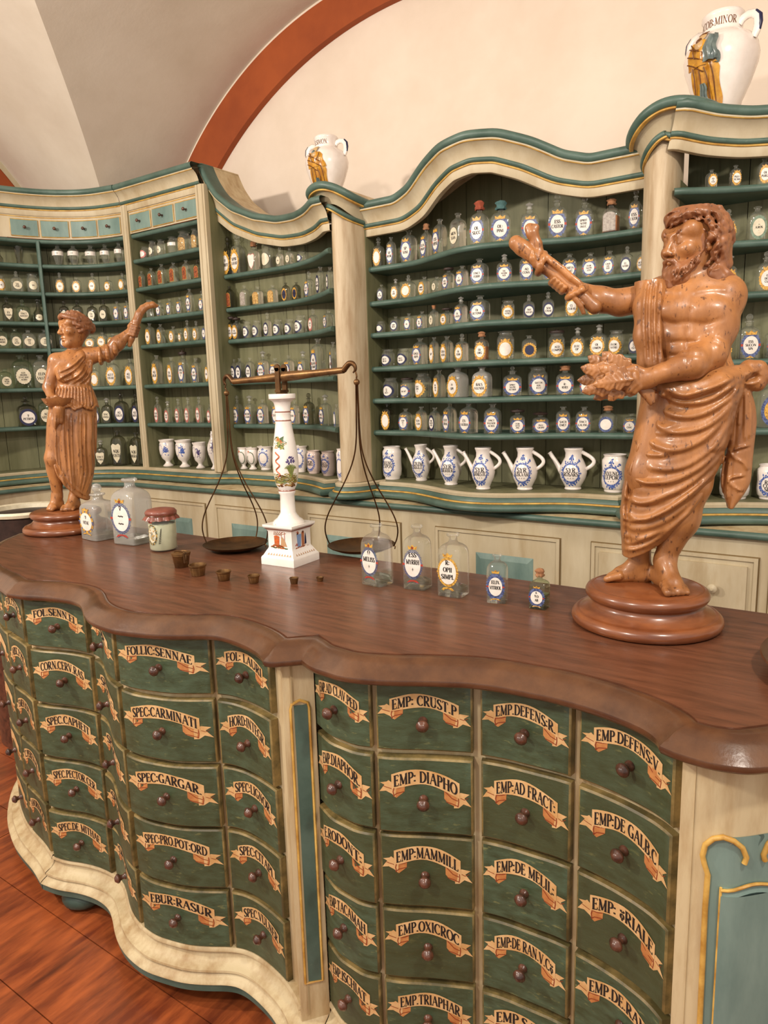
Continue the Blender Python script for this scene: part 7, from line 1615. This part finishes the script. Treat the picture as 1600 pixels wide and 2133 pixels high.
    S.build(lvv, 'leaf_bunch', m_wood)
    return S

def female_statue():
    S = Statue('female_statue', 'carved wooden woman in pleated gown raising a snake and holding a bowl', -2.518, 1.508, .0022)
    P, k = S.P, S.k; S.turned_base(1.035)
    U0 = .078
    b = S.vol(80, 300, 655, 1075, -60, 75)
    C = lambda A, B, ra, rb, kk=7, fd=1.0, sub=False: b.cone(P(*A), P(*B), ra*k, rb*k, kk*k, fd, sub)
    E = lambda A, r, kk=7, sub=False: b.ell(P(*A), np.array(r)*k, kk*k, None, sub)
    E((149, 768, 0), (33, 24, 30), 8); C((121, 752, -2), (178, 744, 0), 13, 14, 10); C((160, 704, -4), (152, 740, -2), 9.5, 12, 7)
    E((131, 774, 17), (13, 11, 12), 6); E((160, 774, 17), (14, 12, 13), 6); E((152, 806, 0), (30, 22, 30), 8); E((152, 850, 0), (38, 28, 34), 8)
    E((184, 741, 2), (15, 15, 15), 8); C((184, 741, 2), (226, 736, 10), 15.5, 13, 6); C((226, 736, 10), (245, 715, 14), 13, 12.5, 6); C((245, 715, 14), (265, 696, 15), 12.5, 8, 6)
    E((274, 688, 12), (8, 9, 9), 5)
    sd = np.array([9, -28.])/29.4
    for i in range(4):
        c0 = np.array([274, 698])+sd*(1+6.2*i); q = lambda o, d: P(c0[0]+o*.95, c0[1]+o*.3, d); b.chain([q(-7, 10), q(-5, 22), q(4, 25), q(10, 18), q(9, 8)], np.array([3.5, 3.5, 3.5, 3.3, 3.0])*k, .0012)
    b.chain([P(270, 680, 8), P(276, 672, 14), P(285, 670, 18)], np.array([4.5, 4.2, 3.5])*k, .003)
    E((117, 752, 2), (13, 13, 13), 7); C((117, 752, 2), (101, 806, 4), 12, 9.5, 6); C((101, 808, 4), (106, 826, 22), 9.5, 7, 5); E((111, 829, 28), (8, 8, 6), 4)
    for i in range(4): b.chain([P(111, 828, 30), P(117+2*i, 826+1.2*i, 34-3*i), P(123+2*i, 831+i, 34-4*i)], np.array([3.4, 3.2, 2.6])*k, .002)
    b.chain([P(107, 826, 28), P(100, 830, 33), P(98, 838, 33)], np.array([3.6, 3.3, 2.8])*k, .002)
    C((128, 880, 4), (112, 955, 8), 24, 15, 8); C((112, 955, 8), (120, 1032, -6), 15.5, 9, 7); E((113, 975, 0), (13, 14, 20), 6); C((168, 890, -4), (156, 1030, 2), 22, 9, 7)
    F = lambda u, U, d: np.array([P(u, 1045, d)[0], d*k, U])
    hl, bl, tp = F(121, U0+.017, -10), F(108, U0+.013, 2), F(99, U0+.01, 8)
    b.chain([P(119, 1030, -8), hl], [.018, .018], .01); b.chain([hl, bl], [.019, .016], .012); b.chain([P(117, 1034, -4), F(110, U0+.016, 0)], [.017, .013], .01); toes(b, S, hl, bl, tp, .019, U0, 1)
    hl, bl, tp = F(155, U0+.017, 2), F(143, U0+.013, 20), F(137, U0+.01, 32)
    b.chain([P(156, 1030, 2), hl], [.018, .018], .01); b.chain([hl, bl], [.019, .017], .012); b.chain([P(153, 1036, 8), F(145, U0+.017, 18)], [.018, .014], .01); toes(b, S, hl, bl, tp, .021, U0, -1)
    head(b, S, P(156, 686, 0), (-.90, .44), k*.50)
    S.build(b, 'body', m_wood)
    # hair: waves drawn back to a knot
    hv = S.vol(110, 210, 645, 735, -45, 45, .0021); s = k*.50; H0 = P(156, 686, 0); f = np.array([-.9, .44, 0]); f /= np.linalg.norm(f); si = np.array([f[1], -f[0], 0]); up = np.array([0, 0, 1.])
    def hp(x, y, z): return H0+(si*x+f*y+up*z)*s
    def on(az, el, r=1.0): a, e = math.radians(az), math.radians(el); return hp(44*r*math.sin(a)*math.cos(e), -4+54*r*math.cos(a)*math.cos(e), 8+55*r*math.sin(e))
    hv.ell(hp(0, -9, 12), np.array([43.5, 49, 52])*s, .004, (si, f, up)); hv.ell(hp(0, 58, -8), np.array([36, 30, 50])*s, .004, (si, f, up), True)
    rnd = random.Random(5)
    for q in (-1, 1):
        for el0 in range(-14, 78, 8):
            st_ = 46+max(0, 30-el0)*.75
            pts = [on(q*(st_+(172-st_)*t), el0*(1-t)+2*t+5*math.sin(t*9+el0), 1.05+.035*math.sin(t*10+el0*.3)) for t in np.linspace(0, 1, 9)]
            hv.chain(pts, np.array([6, 7, 7, 6.5, 6.5, 6, 6, 5.5, 5])*s, .0025)
    for az in range(-70, 71, 10): hv.chain([on(az-5, 44-abs(az)*.2, 1.06), on(az, 40-abs(az)*.25, 1.13), on(az+6, 42-abs(az)*.2, 1.07)], np.array([7, 8, 6])*s, .003)
    for k_ in range(12): a = k_*.9; hv.chain([hp(11*math.cos(a), -58-3*k_*.5, 6+12*math.sin(a)), hp(12*math.cos(a+1), -66, 6+13*math.sin(a+1)), hp(8*math.cos(a+2), -72, 6+8*math.sin(a+2))], np.array([6, 7, 5])*s, .003)
    hv.ell(hp(0, -58, 4), np.array([17, 14, 18])*s, .004, (si, f, up))
    S.build(hv, 'hair', m_wood_hair)
    # gown
    dv = S.vol(84, 222, 728, 1060, -60, 75)
    lv = []
    for v, l, r, hd in ((758, 117, 186, 20), (772, 114, 191, 25), (790, 115, 191, 24), (801, 118, 189, 22), (812, 113, 194, 25), (830, 107, 201, 29), (846, 104, 206, 32), (850, 104, 205, 32)): a, c = P(l, v), P(r, v); lv.append((a[2], a[0], c[0], hd*k, 2*k))
    dv.loft(lv, .004); lv = []
    for v, l, r, hd in ((846, 102, 201, 27), (880, 97, 203, 30), (918, 95, 203, 31), (950, 96, 202, 30), (980, 100, 199, 28), (1005, 108, 194, 25), (1025, 122, 190, 21), (1044, 138, 188, 17)): a, c = P(l, v), P(r, v); lv.append((a[2], a[0], c[0], hd*k, 0))
    hx = [P(u, v)[[0, 2]] for u, v in ((80, 900), (95, 930), (106, 958), (120, 988), (138, 1012), (160, 1032), (186, 1044), (200, 1044))]
    dv.loft(lv, .004, lambda X, Z: (np.interp(X, [p[0] for p in hx], [p[1] for p in hx])-Z).astype(np.float32)*.7)
    dv.chain([P(176, 733, -16), P(176, 732, 0), P(168, 742, 14), P(150, 762, 24), P(128, 786, 22)], np.array([8, 8, 9, 9, 8])*k, .008); dv.chain([P(184, 738, -8), P(188, 752, 12), P(186, 775, 18), P(182, 795, 16)], np.array([5, 5, 5, 5])*k, .008)
    dv.chain([P(131, 776, 18), P(133, 780, 19)], np.array([13, 13])*k, .006); dv.chain([P(160, 775, 18), P(162, 779, 19)], np.array([14, 14])*k, .006)
    dv.chain([P(u, 803, 22-((u-152)/38)**2*20) for u in range(116, 193, 6)], np.array([2.4]*13)*k, .002)
    dv.chain([P(u, 848+4*math.sin(u*.21)+2*math.sin(u*.5), 33*math.sqrt(max(0, 1-((u-154)/51)**2))+1) for u in np.linspace(104, 204, 26)], np.full(26, 2.3)*k, .003); dv.chain([P(122, 852, 30), P(120, 876, 28), P(116, 886, 24)], np.array([10, 8, 5])*k, .006)
    L = []
    for i in range(11):
        x0 = 104+9.2*i; x1 = 106+7.2*i
        x0 += 2.5*math.sin(i*2.3); v0 = 858+8*(i % 3); L.append(([(x0, v0), (x0-1+2*math.sin(i*1.7), 900), (x0+1-2*math.sin(i), 940), (x0+4+max(0, 5-i)*2, 985), (178-(10-i)*4.5, 1030)], 3.6+1.6*math.sin(i*1.9), 4.2+math.sin(i*2.9))); L.append(([(x0+4.6, 862), (x0+4, 930), (x0+9, 990)], -4.0, 3.6))
    for i in range(12): x0 = 119+6.3*i; L.append(([(x0, 806), (x0-2+(i-5)*.7, 826), (x0-3+(i-5)*1.6, 846)], 4.5, 3.2)); L.append(([(x0+3, 806), (x0+2+(i-5)*.9, 846)], -3.2, 2.6))
    for pl in ([(174, 740), (150, 764), (122, 776)], [(176, 746), (158, 770), (122, 790)], [(178, 754), (166, 782), (130, 797)], [(184, 748), (178, 780), (150, 799)], [(190, 770), (180, 790), (165, 799)], [(118, 768), (124, 784), (140, 797)]): L.append((pl, 4, 3)); L.append(([(x+3, y+4) for x, y in pl], -3, 2.6))
    L.append(([(95, 930), (106, 958), (120, 988), (138, 1012), (160, 1032), (184, 1042)], 5, 4)); L.append(([(100, 920), (116, 958), (132, 988), (156, 1016), (180, 1034)], 4, 3.5))
    dv.displace(S.ridges(L, 18), -.02, .025)
    S.build(dv, 'pleated_gown', m_wood)
    # snake held up and wound round the arm
    sv = S.vol(190, 336, 622, 770, -40, 60, .0024)
    sv.chain([P(270, 719, 15), P(273, 706, 16), P(279, 690, 17), P(284, 670, 16), P(290, 654, 15), P(298, 643, 14), P(308, 637, 14), P(318, 635, 14), P(326, 637, 13)], np.array([4, 6.2, 7, 7.6, 7.6, 7, 6.4, 6, 3.6])*k, .004)
    ts = np.linspace(0, 2.4*2*PI, 40); ex = lambda t: np.array([204+38*t, 741-20*t*t*.9])
    pts = []
    for t in ts:
        q = t/ts[-1]; c = ex(q); pts.append(P(c[0]+4*math.cos(t)*.3, c[1]-17*math.cos(t), 10+17*math.sin(t)))
    sv.chain(pts, np.interp(ts, [0, 6, 15], [2.5, 4, 4.6])*k, .002)
    S.build(sv, 'snake', m_wood)
    # bowl
    c = P(121, 836, 20); W_ = S.world(c[None])[0]; R = 27*k
    bw = MB().lathe([(R*.45, -R*.42), (R*.62, -R*.36), (R*.86, -R*.1), (R*1.0, R*.16), (R*1.02, R*.22), (R*.95, R*.22), (R*.78, -R*.02), (R*.4, -R*.25), (.001, -R*.28)], tuple(W_), 40).build('bowl', m_wood, S.root, smooth=50)
    return S
bearded_statue(); female_statue()
